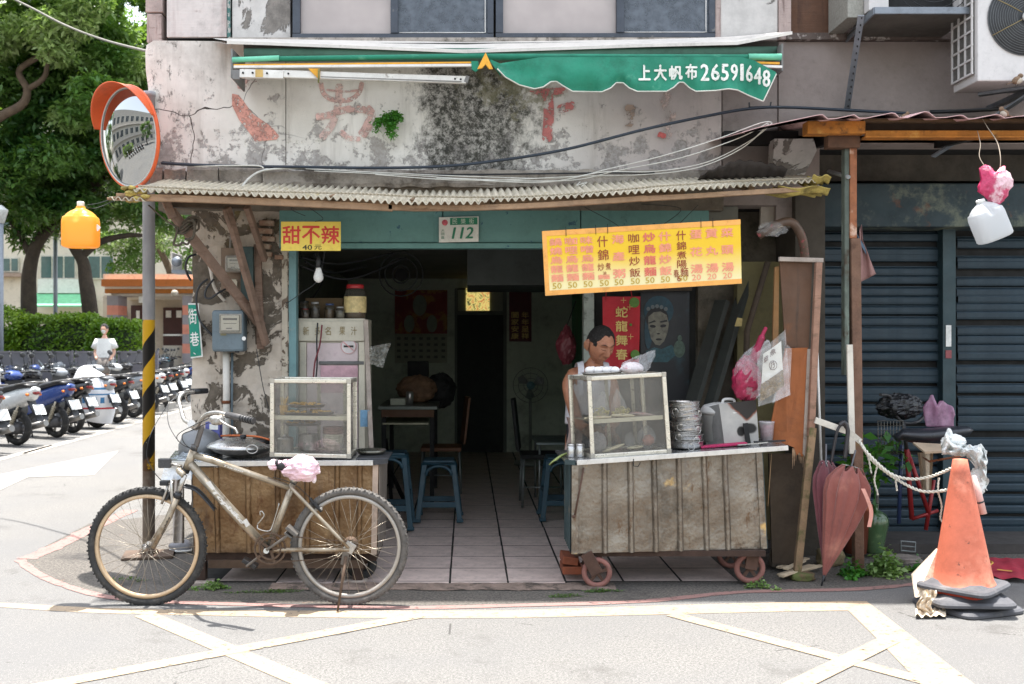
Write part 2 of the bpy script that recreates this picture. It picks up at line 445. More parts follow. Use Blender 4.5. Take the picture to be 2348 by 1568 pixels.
for a,b,wd in (((60,1040),(460,928),.16),((-30,1062),(115,1021),.12),((80,1006),(250,985),.10),((240,975),(330,953),.10)):
    struct('white_line',G().ribbon([GR(*a)+V(0,0,.004),GR(*b)+V(0,0,.004)],wd),whp)
# tiled shop floor, each tile a piece
tile_m = mat('floor_tile',(202,184,176),.5,0,.2,5,stains=[((96,84,76),7,.55,.75)],bump=(.12,30))
tf = struct('tiled_floor',G().add([(-1.75,6.21,.008),(-1.2,6.21,.008),(-1.2,6.12,.008),(.62,6.12,.008),(.62,6.21,.008),(1.45,6.21,.008),(1.45,13.6,.008),(-1.75,13.6,.008)],[range(8)]),mat('tile_joint',(30,28,26),.9))
random.seed(11)
tmeshes = []
for k in range(6):
    w_,h_ = .1738,.1728
    g = G(); j = [random.uniform(-.002,.002) for _ in range(8)]
    g.prism([(-w_+j[0],-h_+j[1]),(w_+j[2],-h_+j[3]),(w_+j[4],h_+j[5]),(-w_+j[6],h_+j[7])],0,.0006,axis='z')
    me = g.mesh('tile'); me.materials.append(tile_m); tmeshes.append(me)
for r_ in range(-1,21):
    for c_ in range(-5,4):
        x = .253+(c_+.5)*.361; y = 6.207+(r_+.5)*.361
        if r_ < 0:
            if x < -1.1 or x > .62: continue
            g = G(); n_ = 7
            up = [(x-.1735+.347*i/n_,6.203) for i in range(n_+1)]
            lo = [(x-.1735+.347*i/n_,6.105+.035*mnoise.noise(Vector((x*3+i*.5,0,1)))) for i in range(n_+1)]
            g.prism(up+lo[::-1],.0084,.0090,axis='z'); obj('tile',g,tile_m,tf); continue
        o = bpy.data.objects.new('tile',random.choice(tmeshes)); COL.objects.link(o); o.parent = tf
        o.location = (x,y,.0084+random.uniform(0,.0003)); o.rotation_euler = (random.uniform(-.0004,.0004),random.uniform(-.0004,.0004),0)
# mortar lip in front of tiles
g = G(); P = [V(-1.2+i*.1,6.04+.03*mnoise.noise(V(i*.4,2,0)),.004) for i in range(21)]
g.grid(lambda u,v: V(-1.2+u*2.1,6.0+.13*v+.03*mnoise.noise(V(u*9,v,0)),.006+.012*math.sin(math.pi*v*.55)+.006*mnoise.noise(V(u*30,v*4,3))),60,5)
struct('mortar_strip',g,mat('mortar',(122,106,96),.9,0,.35,16,stains=[((60,54,48),9,.5,.62)],bump=(.5,50)))
# ================================================================== the shophouse
HB = 8.6   # roof height
BLD = thing('shophouse','weathered white plastered corner shophouse with food stall on its ground floor','building',(0,7.0,0))
def wallmat():
    n = NT('upper_plaster'); X,Y,Z = n.xyz()
    white = n.mix(n.ss(n.noise(1.2,5,.6),.35,.7),lin((234,230,223)),lin((206,201,192)))
    c = n.mix(n.ss(n.noise(9,7,.7),.62,.7),white,lin((172,165,156)))
    # fade to grey-pink at right
    right = n.ss(X,.2,1.5); c = n.mix(right,c,n.mix(n.ss(n.noise(2,6,.6),.3,.7),lin((196,184,178)),lin((170,160,158))))
    # blue-grey peel patches near the bottom
    low = n.mth('SUBTRACT',1.0,n.ss(Z,2.75,3.35))
    pk = n.ss(n.mth('ADD',n.noise(5.5,8,.72),n.mth('MULTIPLY',low,.13)),.62,.665)
    c = n.mix(n.mth('MULTIPLY',pk,.8),c,n.mix(n.ss(n.noise(30,4,.6),.4,.6),lin((128,122,118)),lin((160,155,152))))
    # grime speckle on the left end
    left = n.mth('SUBTRACT',1.0,n.ss(X,-2.2,-1.3))
    sp = n.ss(n.mth('ADD',n.noise(14,8,.8,st=(1,1,.5)),n.mth('MULTIPLY',left,.09)),.62,.70)
    c = n.mix(n.mth('MULTIPLY',sp,.8),c,lin((74,72,68)))
    c = n.mix(n.mth('MULTIPLY',n.ss(n.noise(6,6,.7,st=(1,1,.10),off=(1,7,2)),.5,.72),.45),c,lin((140,132,122)))
    c = n.mix(n.mth('MULTIPLY',n.ss(n.noise(1.6,6,.7,off=(6,1,2)),.5,.75),.5),c,lin((150,143,134)))
    # cracks
    vo = n.n.new('ShaderNodeTexVoronoi'); vo.feature = 'DISTANCE_TO_EDGE'; vo.inputs['Scale'].default_value = 1.5
    mp = n.mix(.12,n.vec(),n.n.new('ShaderNodeTexNoise').outputs[1]); nn = n.n[-1]
    n.L(mp,vo.inputs['Vector'])
    ck = n.mth('MULTIPLY',n.mth('LESS_THAN',vo.outputs[0],.004),n.mth('SUBTRACT',1.0,n.ss(X,-1.9,-.9)))
    c = n.mix(ck,c,lin((60,56,52)))
    # black mould patch, from under the awning down
    cx = n.mth('ABSOLUTE',n.mth('SUBTRACT',X,.03)); wx = n.mth('SUBTRACT',1.0,n.ss(cx,.12,.66))
    m = n.mth('ADD',n.noise(2.6,10,.8,st=(1,1,.7)),n.mth('MULTIPLY',wx,.26))
    f = n.ss(m,.58,.74)
    fine = n.ss(n.noise(18,9,.82),.40,.56)
    mould = n.mix(n.noise(12,4,.6),lin((30,32,30)),lin((76,74,66)))
    c = n.mix(n.mth('MULTIPLY',f,n.mth('ADD',n.mth('MULTIPLY',fine,.55),.45)),c,mould)
    cx2 = n.mth('ABSOLUTE',n.mth('SUBTRACT',X,.35)); wx2 = n.mth('SUBTRACT',1.0,n.ss(cx2,.1,.55))
    up = n.ss(Z,3.0,3.3)
    c = n.mix(n.mth('MULTIPLY',n.ss(n.mth('ADD',n.noise(7,8,.75),n.mth('MULTIPLY',n.mth('MULTIPLY',wx2,up),.2)),.6,.7),.7),c,lin((122,118,92)))
    # water stains from above
    wz = n.ss(Z,3.25,3.6)
    c = n.mix(n.mth('MULTIPLY',n.ss(n.noise(5,5,.6,st=(1,1,.12)),.5,.75),n.mth('MULTIPLY',wz,.6)),c,lin((96,92,82)))
    n.col(c); n.b.inputs['Roughness'].default_value = .9
    h = n.mth('ADD',n.mth('MULTIPLY',n.noise(25,6,.7),.4),n.mth('MULTIPLY',pk,-.5)); n.bump(h,.5,.012)
    return n.m
def peel(name,base,paintc,th=.5,sc=4,green=False):
    n = NT(name)
    f = n.ss(n.noise(sc,9,.68,dist=.6),th,th+.018)
    a = n.mix(n.ss(n.noise(14,6,.7),.35,.65),lin(base),tuple(v*.62 for v in lin(base)))
    b = n.mix(n.ss(n.noise(6,6,.7),.35,.7),lin(paintc),tuple(v*.78 for v in lin(paintc)))
    b = n.mix(n.mth('MULTIPLY',n.ss(n.noise(26,6,.8),.62,.7),.7),b,lin((84,76,66)))
    c = n.mix(f,b,a)
    if green:
        X,Y,Z = n.xyz(); c = n.mix(n.mth('MULTIPLY',n.ss(n.noise(4,5,.6),.45,.7),n.ss(Z,1.9,2.5)),c,lin((130,116,74)))
    n.col(c); n.b.inputs['Roughness'].default_value = .92
    n.bump(n.mth('ADD',n.mth('MULTIPLY',n.noise(30,6,.7),.3),n.mth('MULTIPLY',f,-.8)),.8,.012)
    MATS[name] = n.m; return n.m
WM = wallmat(); YF = 7.0
xL = -2.26; xS = (1655-CX)/FOC*YF; xR = 5.2
# upper wall panels with a shallow joint at each seam
seam1 = (655-CX)/FOC*YF
zl = 2.62
ztop = U(0,96,YF).z
g = G()
# left bit has an uneven outer edge
ed = [(341,415),(352,380),(347,330),(356,300),(350,262),(333,240),(340,205),(334,160),(333,120),(336,103),(352,93)]
pl = [((x-CX)/FOC*YF,HC-(y-CY)/FOC*YF) for x,y in ed]
g.prism(pl+[(seam1-.003,ztop),(seam1-.003,zl)],YF,YF+.25); obj('wall_panel',g,WM,BLD)
g = G().box((seam1+.003,YF+.002,zl),(xS-.004,YF+.25,ztop)); obj('wall_panel',g,WM,BLD)
pinkw = mat('pinkgrey_plaster',(168,156,152),.9,0,.14,2.5,stains=[((118,110,102),1.6,.55,.8),((90,88,70),2.2,.66,.85)],bump=(.2,20))
obj('side_return',G().box((xL+.02,YF+.25,zl),(xL+.25,14,HB)),pinkw,BLD)
obj('roof',G().box((xL-.15,YF+.05,HB),(xS+.1,14.2,HB+.12)),mat('roof_concrete',(110,106,100),.9),BLD)
# upper storey: wood post, boarded panel, plaster pier, windows
zt = HB
obj('backing_wall',G().box((xL+.06,YF+.14,ztop),(xS-.01,YF+.24,HB)),mat('dark_plaster',(70,68,66),.9),BLD)
def upbox(x0,x1,y0,y1,dy=0,th=.12):
    a = U(x0,y1,YF); b = U(x1,y0,YF); return G().box((a.x,YF+dy,a.z),(b.x,YF+dy+th,b.z))
pinkwood = mat('bleached_wood',(176,158,152),.85,0,.2,5,stains=[((112,92,86),8,.55,.7,(1,1,5))],streak=((120,100,96),30,.55,.7),bump=(.4,50,(1,1,.15)))
obj('wood_post',upbox(333,372,-340,28,.0,.14),pinkwood,BLD,bev=.006)
obj('wood_post',upbox(335,370,30,97,.006,.14),pinkwood,BLD,bev=.008)
board = mat('whitewashed_board',(206,198,194),.8,0,.1,3,streak=((168,150,146),12,.5,.75),stains=[((150,130,126),5,.62,.8)],bump=(.15,30,(.2,1,3)))
for k in range(4):
    obj('board',upbox(381,519,84-105*(k+1)+3,84-105*k,.01,.03),board,BLD,bev=.003)
obj('green_trim',upbox(521,527,-340,86,.0,.04),mat('teal_paint_old',(60,104,100),.7,0,.3,30,stains=[((180,176,170),30,.5,.55)]),BLD)
pier = peel('pier_plaster',(138,132,126),(206,202,198),.56,2.2)
obj('plaster_pier',upbox(531,664,-340,95,.02,.1),pier,BLD)
wf = mat('window_frame_blue',(66,72,82),.6,.1,.2,8,stains=[((136,134,130),14,.62,.75)])
mesh_m = film('screen_mesh',(92,100,110),.86,.7,crinkle=0)
def win_pane_mat(name,c):
    n = NT(name); c = lin(c)
    n.col(n.mix(n.ss(n.noise(2,4),.3,.7),tuple(v*.8 for v in c),c)); n.b.inputs['Roughness'].default_value = .25; n.b.inputs['Specular IOR Level'].default_value = .6
    n.bump(n.noise(60,2),.04,.01); return n.m
paneA = win_pane_mat('frosted_pane',(184,172,168)); paneB = win_pane_mat('dark_pane',(104,108,116)); seal = mat('pane_seal',(205,203,200),.6)
for (x0,x1,xm,yb) in ((672,1131,905,89),(1136,1637,1421,88)):
    wn = obj('window',upbox(x0,x1,yb-9,yb,-.03,.12),wf,BLD)
    for fx0,fx1,d in ((x0,x0+17,-.03),(x1-14,x1,-.03),(xm-9,xm+8,-.04)):
        obj('frame',upbox(fx0,fx1,-340,yb-10,d,.08),wf,wn,bev=.004)
    obj('pane',upbox(x0+17,xm-9,-340,yb-10,.015,.01),paneA,wn)
    obj('pane',upbox(xm+8,x1-14,-340,yb-10,.0,.01),paneB,wn)
    obj('screen',upbox(xm+8,x1-14,-340,yb-10,-.012,.004),mesh_m,wn)
    ln = G(); a = U(xm+10,yb-14,YF-.02); b = U(x1-24,yb-14,YF-.02); c = U(x1-19,yb-22,YF-.02); d = U(x1-19,-300,YF-.02)
    ln.tube([a,b,(b+c)/2+V(.01,0,-.01),c,d],.004,6); obj('seal_line',ln,seal,wn)
obj('plaster_pier',upbox(1652,1782,-340,92,.0,.1),pier,BLD)
obj('window_trim',upbox(1639,1651,-340,92,-.01,.06),pinkwood,BLD)
obj('sill',upbox(525,1660,89,98,-.03,.14),mat('sill_concrete',(160,152,144),.9,0,.3,10,stains=[((90,84,76),12,.5,.65)]),BLD)
# flashing under the windows
def sheet(top,bot,Yt,Yb,th=.012):
    a = [U(x,y,Yt) for x,y in top]; b = [U(x,y,Yb) for x,y in bot]; n = len(a); g = G()
    g.add(a+b,[(i,i+1,n+i+1,n+i) for i in range(n-1)])
    g.add([p-V(0,0,th) for p in a+b],[(i,n+i,n+i+1,i+1) for i in range(n-1)])
    g.add([b[i] for i in range(n)]+[b[i]-V(0,0,th) for i in range(n)],[(i,i+1,n+i+1,n+i) for i in range(n-1)]); return g
flash = mat('white_sheet',(214,208,200),.6,0,.08,5,stains=[((150,140,126),8,.62,.78)])
obj('flashing',sheet([(487,88),(617,89),(800,92),(1066,96),(1280,93),(1480,90),(1675,84),(1790,76)],[(520,94),(617,97),(800,104),(1066,115),(1280,108),(1480,101),(1690,96),(1816,72)],6.98,6.66,.02),flash,BLD)
# right plain wall (neighbour)
NB = thing('neighbour_building','grey pink neighbouring building with blue roller shutters and air conditioners','building',(2.6,7.0,0))
pinkN = mat('pinkgrey_wall',(146,135,130),.9,0,.12,2,stains=[((104,98,92),1.3,.52,.85),((84,84,66),1.6,.64,.9)],bump=(.2,22))
obj('wall_panel',upbox(1657,1783,97,470,.012,.2),pinkN,NB)
obj('wall_panel',upbox(1785,2900,96,330,.0,.2),pinkN,NB)
obj('wall_panel',upbox(1784,1884,331,520,.05,.1),pinkN,NB)
obj('upper_back_wall',G().box((1.9,7.8,2.5),(5.6,7.9,HB)),dark,NB)
obj('ledge',upbox(1800,2900,80,95,-.05,.1),mat('ledge_dark',(96,84,78),.9,0,.35,8,stains=[((190,182,176),9,.56,.64)]),NB)
brown = mat('brown_board',(98,68,50),.75,0,.2,5,streak=((74,50,38),20,.5,.7),bump=(.2,40,(.2,1,2)))
for k in range(5): obj('board',upbox(1813,1908,54-66*k+2 if k else 54,54-66*(k-1) if k else 80,.02+.004*(k % 2),.03),brown,NB)
obj('post',upbox(1784,1811,-340,92,-.02,.1),pinkwood,NB); obj('post',upbox(1931,1960,-340,84,-.03,.1),pinkwood,NB); obj('post',upbox(1910,1929,-340,84,-.0,.1),brown,NB)
obj('backing_wall',upbox(1785,2900,-340,79,.1,.2),pinkN,NB)
obj('roof',G().box((xS+.15,YF,HB),(5.6,14,HB+.12)),MATS['roof_concrete'],NB)
# the ground-floor recess of the neighbour: dark fascia, teal box, shutters
YS = 7.55
def box3(x0,x1,y0,y1,Y,th=.05): a = U(x0,y1,Y); b = U(x1,y0,Y); return G().box((a.x,Y,a.z),(b.x,Y+th,b.z))
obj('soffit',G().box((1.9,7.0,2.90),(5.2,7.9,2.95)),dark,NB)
obj('beam',box3(1860,2500,350,415,7.45,.2),mat('grimy_beam',(78,72,64),.85,0,.4,5),NB)
hood = mat('teal_hood',(38,54,60),.7,0,.2,4,stains=[((96,62,44),5,.58,.68),((104,110,96),3,.5,.62)])
obj('shutter_hood',box3(1868,2500,420,520,7.30,.3),hood,NB,bev=.01)
shm = mat('shutter_blue',(32,50,61),.55,.2,.18,5,stains=[((34,48,56),7,.55,.8,(1,1,3))],streak=((40,58,66),9,.5,.8))
slat = G()
pitch = .0765
def slatmesh(x0,x1):
    g = G(); prof = [(0,.0),(-.012,.006),(-.016,.02),(-.016,.052),(-.010,.062),(0,.068),(.004,.070),(.004,.075)]
    n = len(prof); g.add([(x0,YS+a,b) for a,b in prof]+[(x1,YS+a,b) for a,b in prof],[(i,i+1,n+i+1,n+i) for i in range(n-1)],False); return g
z0s = .03; z1s = U(0,520,YS).z
for (x0,x1) in ((1868,2160),(2192,2520)):
    a = U(x0,0,YS).x; b = U(x1,0,YS).x
    sh = obj('shutter',G().box((a,YS+.03,z0s),(b,YS+.06,z1s)),dark,NB)
    me = slatmesh(a,b).mesh('slat',V(0,0,0)); me.materials.append(shm)
    k = 0
    while z0s+.08+(k+1)*pitch < z1s:
        o = bpy.data.objects.new('slat',me); COL.objects.link(o); o.parent = sh
        o.location = Vector((random.uniform(-.001,.001),random.uniform(-.003,.002)-.008*max(0,mnoise.noise(V(x0*.01,k*.5,0))),z0s+.08+k*pitch+random.uniform(-.0012,.0012))); o.rotation_euler = (random.uniform(-.004,.004),random.uniform(-.0008,.0008),random.uniform(-.0008,.0008)); o.location = o.location-world_off(NB); k += 1
    obj('bottom_rail',G().box((a,YS-.03,z0s),(b,YS+.02,z0s+.075)),shm,sh,bev=.004)
tealp = mat('teal_rail',(42,62,68),.6,0,.2,6,stains=[((40,56,60),12,.6,.75)])
obj('shutter_rail',box3(2161,2191,520,1216,7.46,.1),tealp,NB,bev=.004)
stk = G().cbox(U(2174,770,7.455),(.04,.004,.16)); obj('sticker',stk,white_pl,NB)
obj('sticker',G().cbox(U(2174,812,7.455),(.045,.004,.06)),mat('red_print',(140,70,74),.6),NB)
obj('doorstep',G().box((1.9,7.05,.004),(5.2,7.9,.07)),mat('step',(66,62,60),.9,0,.3,6),NB)
# ledge + stones above the canopy
led = mat('ledge_concrete',(146,138,128),.95,0,.3,7,stains=[((92,84,76),6,.5,.66),((176,168,158),4,.55,.7)],bump=(.7,22))
def rockslab(x0,x1,y0,y1,Y,seed,th=.2,amp=.012,nx=14):
    a = U(x0,y1,Y); b = U(x1,y0,Y)
    g = G()
    def f(u,v):
        p = V(a.x+(b.x-a.x)*u,Y,a.z+(b.z-a.z)*v)
        k = mnoise.fractal(p*6+V(seed,0,0),1,2,3)*amp
        ez = amp*1.2*mnoise.noise(V(p.x*9,seed,v*3))
        return V(p.x,Y-k+(0 if 0 < v < 1 else .012),p.z+ez)
    g.grid(f,nx,5,False); n = len(g.v)
    g.box((a.x+.004,Y+.01,a.z+.012),(b.x-.004,Y+th,b.z-.012)); return g
random.seed(5)
for x0,x1,y0,y1 in ((345,372,385,424),(376,424,386,425),(428,500,380,424),(503,600,378,426)):
    obj('stone_block',rockslab(x0,x1,y0,y1,6.93,x0,.2,.02,8),mat('stone_warm',(150,134,122),.95,0,.3,8,stains=[((120,86,70),5,.55,.68),((104,100,96),6,.5,.64)],bump=(.8,26)) if x0 < 420 else led,BLD)
obj('ledge',rockslab(602,1652,389,428,6.90,3,.25,.012,60),led,BLD)
obj('ledge_underside',G().box((xL+.1,6.96,2.42),(xS,7.2,2.60)),mat('under_ledge',(112,104,92),.95,0,.3,8,bump=(.5,30)),BLD)
# left pillar
PM = peel('pillar_plaster',(112,102,90),(198,186,172),.505,4.6,True)
def pillar():
    a = U(440,0,YF).x; b = U(662,0,YF).x; g = G()
    def f(u,v):
        z = 2.6*v; x = a+(b-a)*u
        k = .018*mnoise.fractal(V(x*4,0,z*4),1,2,4)+.012*mnoise.noise(V(x*14,3,z*14))
        if v > .78 and u > .6: k -= .03*abs(mnoise.noise(V(x*9,9,z*9)))
        ex = .02*mnoise.noise(V(0,5,z*5)) if u == 0 else 0
        return V(x+ex,YF-k,z)
    g.grid(f,34,80,False); g.box((a+.02,YF+.03,0),(b,YF+.42,2.6)); return g
obj('pillar',pillar(),PM,BLD)
# broken brickwork near the top of the pillar
brk = mat('old_brick',(150,118,98),.95,0,.3,10,stains=[((176,160,142),8,.45,.6)],bump=(.6,40))
for (x,y,w_,h_) in ((612,512,34,14),(606,530,40,15),(616,548,30,14),(604,565,34,14),(640,590,20,12),(612,583,24,12)):
    M = Matrix.Rotation(R(random.uniform(-5,5)),3,'Y')
    obj('brick',G().cbox(U(x,y,YF-.012),(w_/FOC*7,.05,h_/FOC*7*.85),M),brk,BLD,bev=.006)
# lintel, frame, number plate fixings
teal = mat('teal_paint',(96,140,136),.55,0,.07,3,stains=[((30,74,104),13,.64,.66),((70,108,104),3,.55,.8)],streak=((78,116,112),14,.6,.8))
obj('lintel',box3(640,1014,466,556,6.97,.06),teal,BLD,bev=.003)
obj('lintel',box3(1016,1330,466,556,6.972,.06),teal,BLD,bev=.003)
obj('lintel',box3(1332,1625,466,560,6.974,.06),teal,BLD,bev=.003)
obj('lintel_trim',box3(640,1625,557,569,6.95,.09),teal,BLD,bev=.004)
obj('door_post',box3(661,679,570,1262,7.0,.09),mat('teal_post',(104,140,144),.6,0,.12,5,stains=[((150,140,128),9,.6,.72)],streak=((70,100,100),22,.6,.75)),BLD,bev=.004)
obj('door_post',box3(646,659,576,1262,6.985,.05),peel('old_jamb',(120,104,90),(190,180,164),.52,9),BLD)
# interior shell
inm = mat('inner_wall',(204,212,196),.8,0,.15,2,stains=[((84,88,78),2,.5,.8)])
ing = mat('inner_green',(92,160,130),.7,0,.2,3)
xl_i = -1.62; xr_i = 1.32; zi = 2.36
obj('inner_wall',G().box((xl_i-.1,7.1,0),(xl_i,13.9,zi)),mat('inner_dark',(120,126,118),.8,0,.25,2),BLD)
obj('inner_wall',G().box((xr_i+.1,7.75,0),(xr_i+.2,13.9,zi)),ing,BLD)
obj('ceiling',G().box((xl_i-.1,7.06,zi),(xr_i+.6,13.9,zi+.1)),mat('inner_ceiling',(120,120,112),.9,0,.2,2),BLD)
YB = 13.5
obj('rear_wall',G().box((xl_i-.3,13.75,0),(xr_i+.8,13.9,2.6)),dark,BLD)  # unseen, added so no daylight leaks in round the back door
bw = obj('back_wall',G().box((xl_i-.2,YB,0),(U(1042,0,YB).x,YB+.1,zi+.05)).box((U(1161,0,YB).x,YB,0),(xr_i+.6,YB+.1,zi+.05)).box((U(1042,0,YB).x,YB,U(0,660,YB).z),(U(1161,0,YB).x,YB+.1,zi+.05)),inm,BLD)
obj('door_frame',box3(1042,1048,662,1040,YB-.04).box(U(1154,1040,YB-.04),U(1161,662,YB)).box(U(1048,722,YB-.04),U(1154,714,YB)),mat('door_frame_grey',(104,110,102),.6),BLD)
obj('back_door',box3(1049,1153,722,1038,YB-.01,.04),mat('door_dark',(44,48,46),.7),BLD)
obj('transom_pane',box3(1049,1153,664,713,YB,.02),mat('transom',(130,136,120),.5,0,.1),BLD)
def stained():
    n = NT('stained_film'); v = n.vor(9); c = n.n.new('ShaderNodeValToRGB')
    e = c.color_ramp.elements; e[0].color = (*lin((60,90,40)),1); e[1].color = (*lin((230,190,90)),1)
    for p,k in ((.3,(190,70,40)),(.5,(240,220,130)),(.65,(40,60,40)),(.8,(200,110,60))):
        x = e.new(p); x.color = (*lin(k),1)
    n.L(n.noise(7,3,.7,dist=2),c.inputs[0]); n.L(c.outputs[0],n.b.inputs['Emission Color']); n.b.inputs['Emission Strength'].default_value = .28
    n.col(c.outputs[0]); return n.m
obj('backlit_window',box3(1068,1122,661,712,YB-.02,.015),stained(),BLD)
# right of the opening: white jamb, recess wall behind the posters
obj('door_post',box3(1338,1362,572,1262,7.42,.1),mat('jamb_white',(150,156,148),.7,0,.15,6,stains=[((84,88,82),8,.5,.62)]),BLD,bev=.004)
obj('upper_closure',G().box((xl_i-.3,7.3,zi+.11),(2.2,13.9,zi+.2)),dark,BLD)
obj('poster_wall',box3(1364,1600,560,1270,7.50,.08),mat('recess_wall',(50,50,48),.9,0,.3,4),BLD)
obj('recess_wall',box3(1600,1800,455,1262,7.42,.1),mat('recess_plaster',(104,96,84),.95,0,.3,4,stains=[((62,58,48),3,.45,.65)],bump=(.5,18)),BLD)
olive = mat('olive_wall',(106,98,66),.9,0,.2,4,stains=[((76,68,50),4,.5,.7,(1,1,.3))])
obj('recess_wall',box3(1690,1800,600,1262,7.2,.1),olive,BLD)
obj('party_wall',G().box((U(1800,0,7.2).x,6.98,0),(U(1866,0,7.2).x,7.6,2.55)),mat('party_plaster',(70,64,56),.95,0,.3,4),BLD)
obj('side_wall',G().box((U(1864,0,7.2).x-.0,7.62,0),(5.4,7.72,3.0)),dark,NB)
# ================================================================== pole and convex mirror
YP = 6.95
pole = thing('street_pole','grey round pole with black and yellow spiral stripes, left of the food stall','pole',GR(341,1275))
def stripes():
    n = NT('striped_pole'); X,Y,Z = n.xyz()
    ang = n.mth('DIVIDE',n.mth('ARCTAN2',X,n.mth('MULTIPLY',Y,-1.0)),2*math.pi)
    ph = n.mth('FRACT',n.mth('ADD',n.mth('SUBTRACT',n.mth('DIVIDE',Z,.345),n.mth('MULTIPLY',ang,1.0)),.10))
    f = n.mth('GREATER_THAN',ph,.5)
    c = n.mix(f,lin((30,30,30)),lin((226,178,40)))
    sp = n.ss(n.noise(16,7,.75,st=(1,1,.5)),.655,.67)
    c = n.mix(sp,c,lin((206,204,200)))
    lowz = n.mth('SUBTRACT',1.0,n.ss(Z,.55,.95))
    c = n.mix(n.ss(n.mth('ADD',n.noise(9,7,.75),n.mth('MULTIPLY',lowz,.22)),.66,.72),c,n.mix(n.noise(20,3),lin((120,84,50)),lin((60,46,38))))
    grey = n.mix(n.ss(n.noise(11,5,.6,st=(1,1,.3)),.35,.7),lin((150,152,158)),lin((176,176,180)))
    g2 = n.mix(n.ss(n.noise(6,6,.7),.45,.65),lin((136,128,120)),lin((104,84,70)))
    c = n.mix(n.mth('LESS_THAN',Z,.60),c,g2)
    c = n.mix(n.mth('GREATER_THAN',Z,1.655),c,grey)
    n.col(c); n.b.inputs['Roughness'].default_value = .5
    n.bump(n.mth('LESS_THAN',Z,1.655),.4,.003); return n.m
pb = GR(341,1275)
g = G()
g.lathe([(.0425,0),(.0425,3.22),(.046,3.22),(.046,3.25),(.0,3.255)],28,pb)
obj('shaft',g,stripes(),pole)
obj('base_flange',G().cbox(pb+V(0,0,.012),(.34,.26,.02),Matrix.Rotation(R(12),3,'Z')).lathe([(.07,.02),(.06,.05),(.043,.06)],20,pb),mat('flange_brown',(92,76,64),.9,.1,.3,12),pole,bev=.004)
mc = U(296,315,6.72)
mir = thing('convex_mirror','round orange-rimmed convex traffic mirror with hood, clamped to the striped pole','mirror',mc)
Rm = 114/FOC*6.72
nrm = V(-.62,-.76,-.12).normalized()
xax = V(0,0,1).cross(nrm).normalized(); yax = nrm.cross(xax)
MM = Matrix((xax,yax,nrm)).transposed().to_4x4(); tilt = Matrix.Rotation(R(0),4,'Z')
def ML(p): return mc + MM.to_3x3() @ Vector(p)
prof = [(Rm*math.sin(a*R(24)/12)/math.sin(R(24))*.965,Rm*.965*(math.cos(a*R(24)/12)-math.cos(R(24)))/math.sin(R(24))+.004) for a in range(13)][::-1]
mm = NT('mirror_steel'); mm.col(lin((178,180,180))); mm.b.inputs['Metallic'].default_value = 1; mm.b.inputs['Roughness'].default_value = .02
obj('mirror_face',G().lathe([p for p in prof],64,mc,MM.to_3x3(),cap=False),mm.m,mir)
orange = mat('orange_plastic',(214,92,44),.45,0,.1,6,stains=[((200,84,44),3,.55,.8)])
obj('rim',G().tube([ML((Rm*math.cos(t*math.pi/32),Rm*math.sin(t*math.pi/32),.0)) for t in range(64)],.013,8,closed=True),orange,mir)
obj('rim_seal',G().tube([ML((Rm*.968*math.cos(t*math.pi/32),Rm*.968*math.sin(t*math.pi/32),.008)) for t in range(64)],.006,6,closed=True),mat('rim_grey',(190,190,186),.5),mir)
obj('back_shell',G().lathe([(Rm*1.01,-.002),(Rm*.9,-.03),(Rm*.45,-.055),(0.001,-.06)],48,mc,MM.to_3x3(),cap=False),orange,mir)
hood = G()
def hf(u,v):
    a = R(90)+R(74)*(u*2-1); L = (.125*max(0,math.cos((u*2-1)*R(84)))**.55)
    return ML((Rm*1.015*math.cos(a)*(1+.06*v),Rm*1.015*math.sin(a)*(1+.05*v),.004+L*v))
hood.grid(hf,40,8)
o = obj('hood',hood,orange,mir); sm = o.modifiers.new('solid','SOLIDIFY'); sm.thickness = .004
arm = G(); arm.tube([ML((0,0,-.05)),ML((0,0,-.12)),V(pb.x,YP-.03,mc.z)],.016,8)
arm.cbox(V(pb.x,YP-.02,mc.z),(.11,.06,.06)); obj('bracket',arm,mat('bracket_steel',(130,130,132),.5,.6),mir)
# ================================================================== corrugated canopy
corr = mat('corrugated_sheet',(186,178,160),.8,0,.16,9,stains=[((164,150,104),7,.58,.72),((120,112,92),14,.64,.74)],bump=(.15,40))
corr_y = mat('corrugated_mossy',(186,168,96),.85,0,.3,12,stains=[((104,92,52),9,.5,.66)],bump=(.5,40))
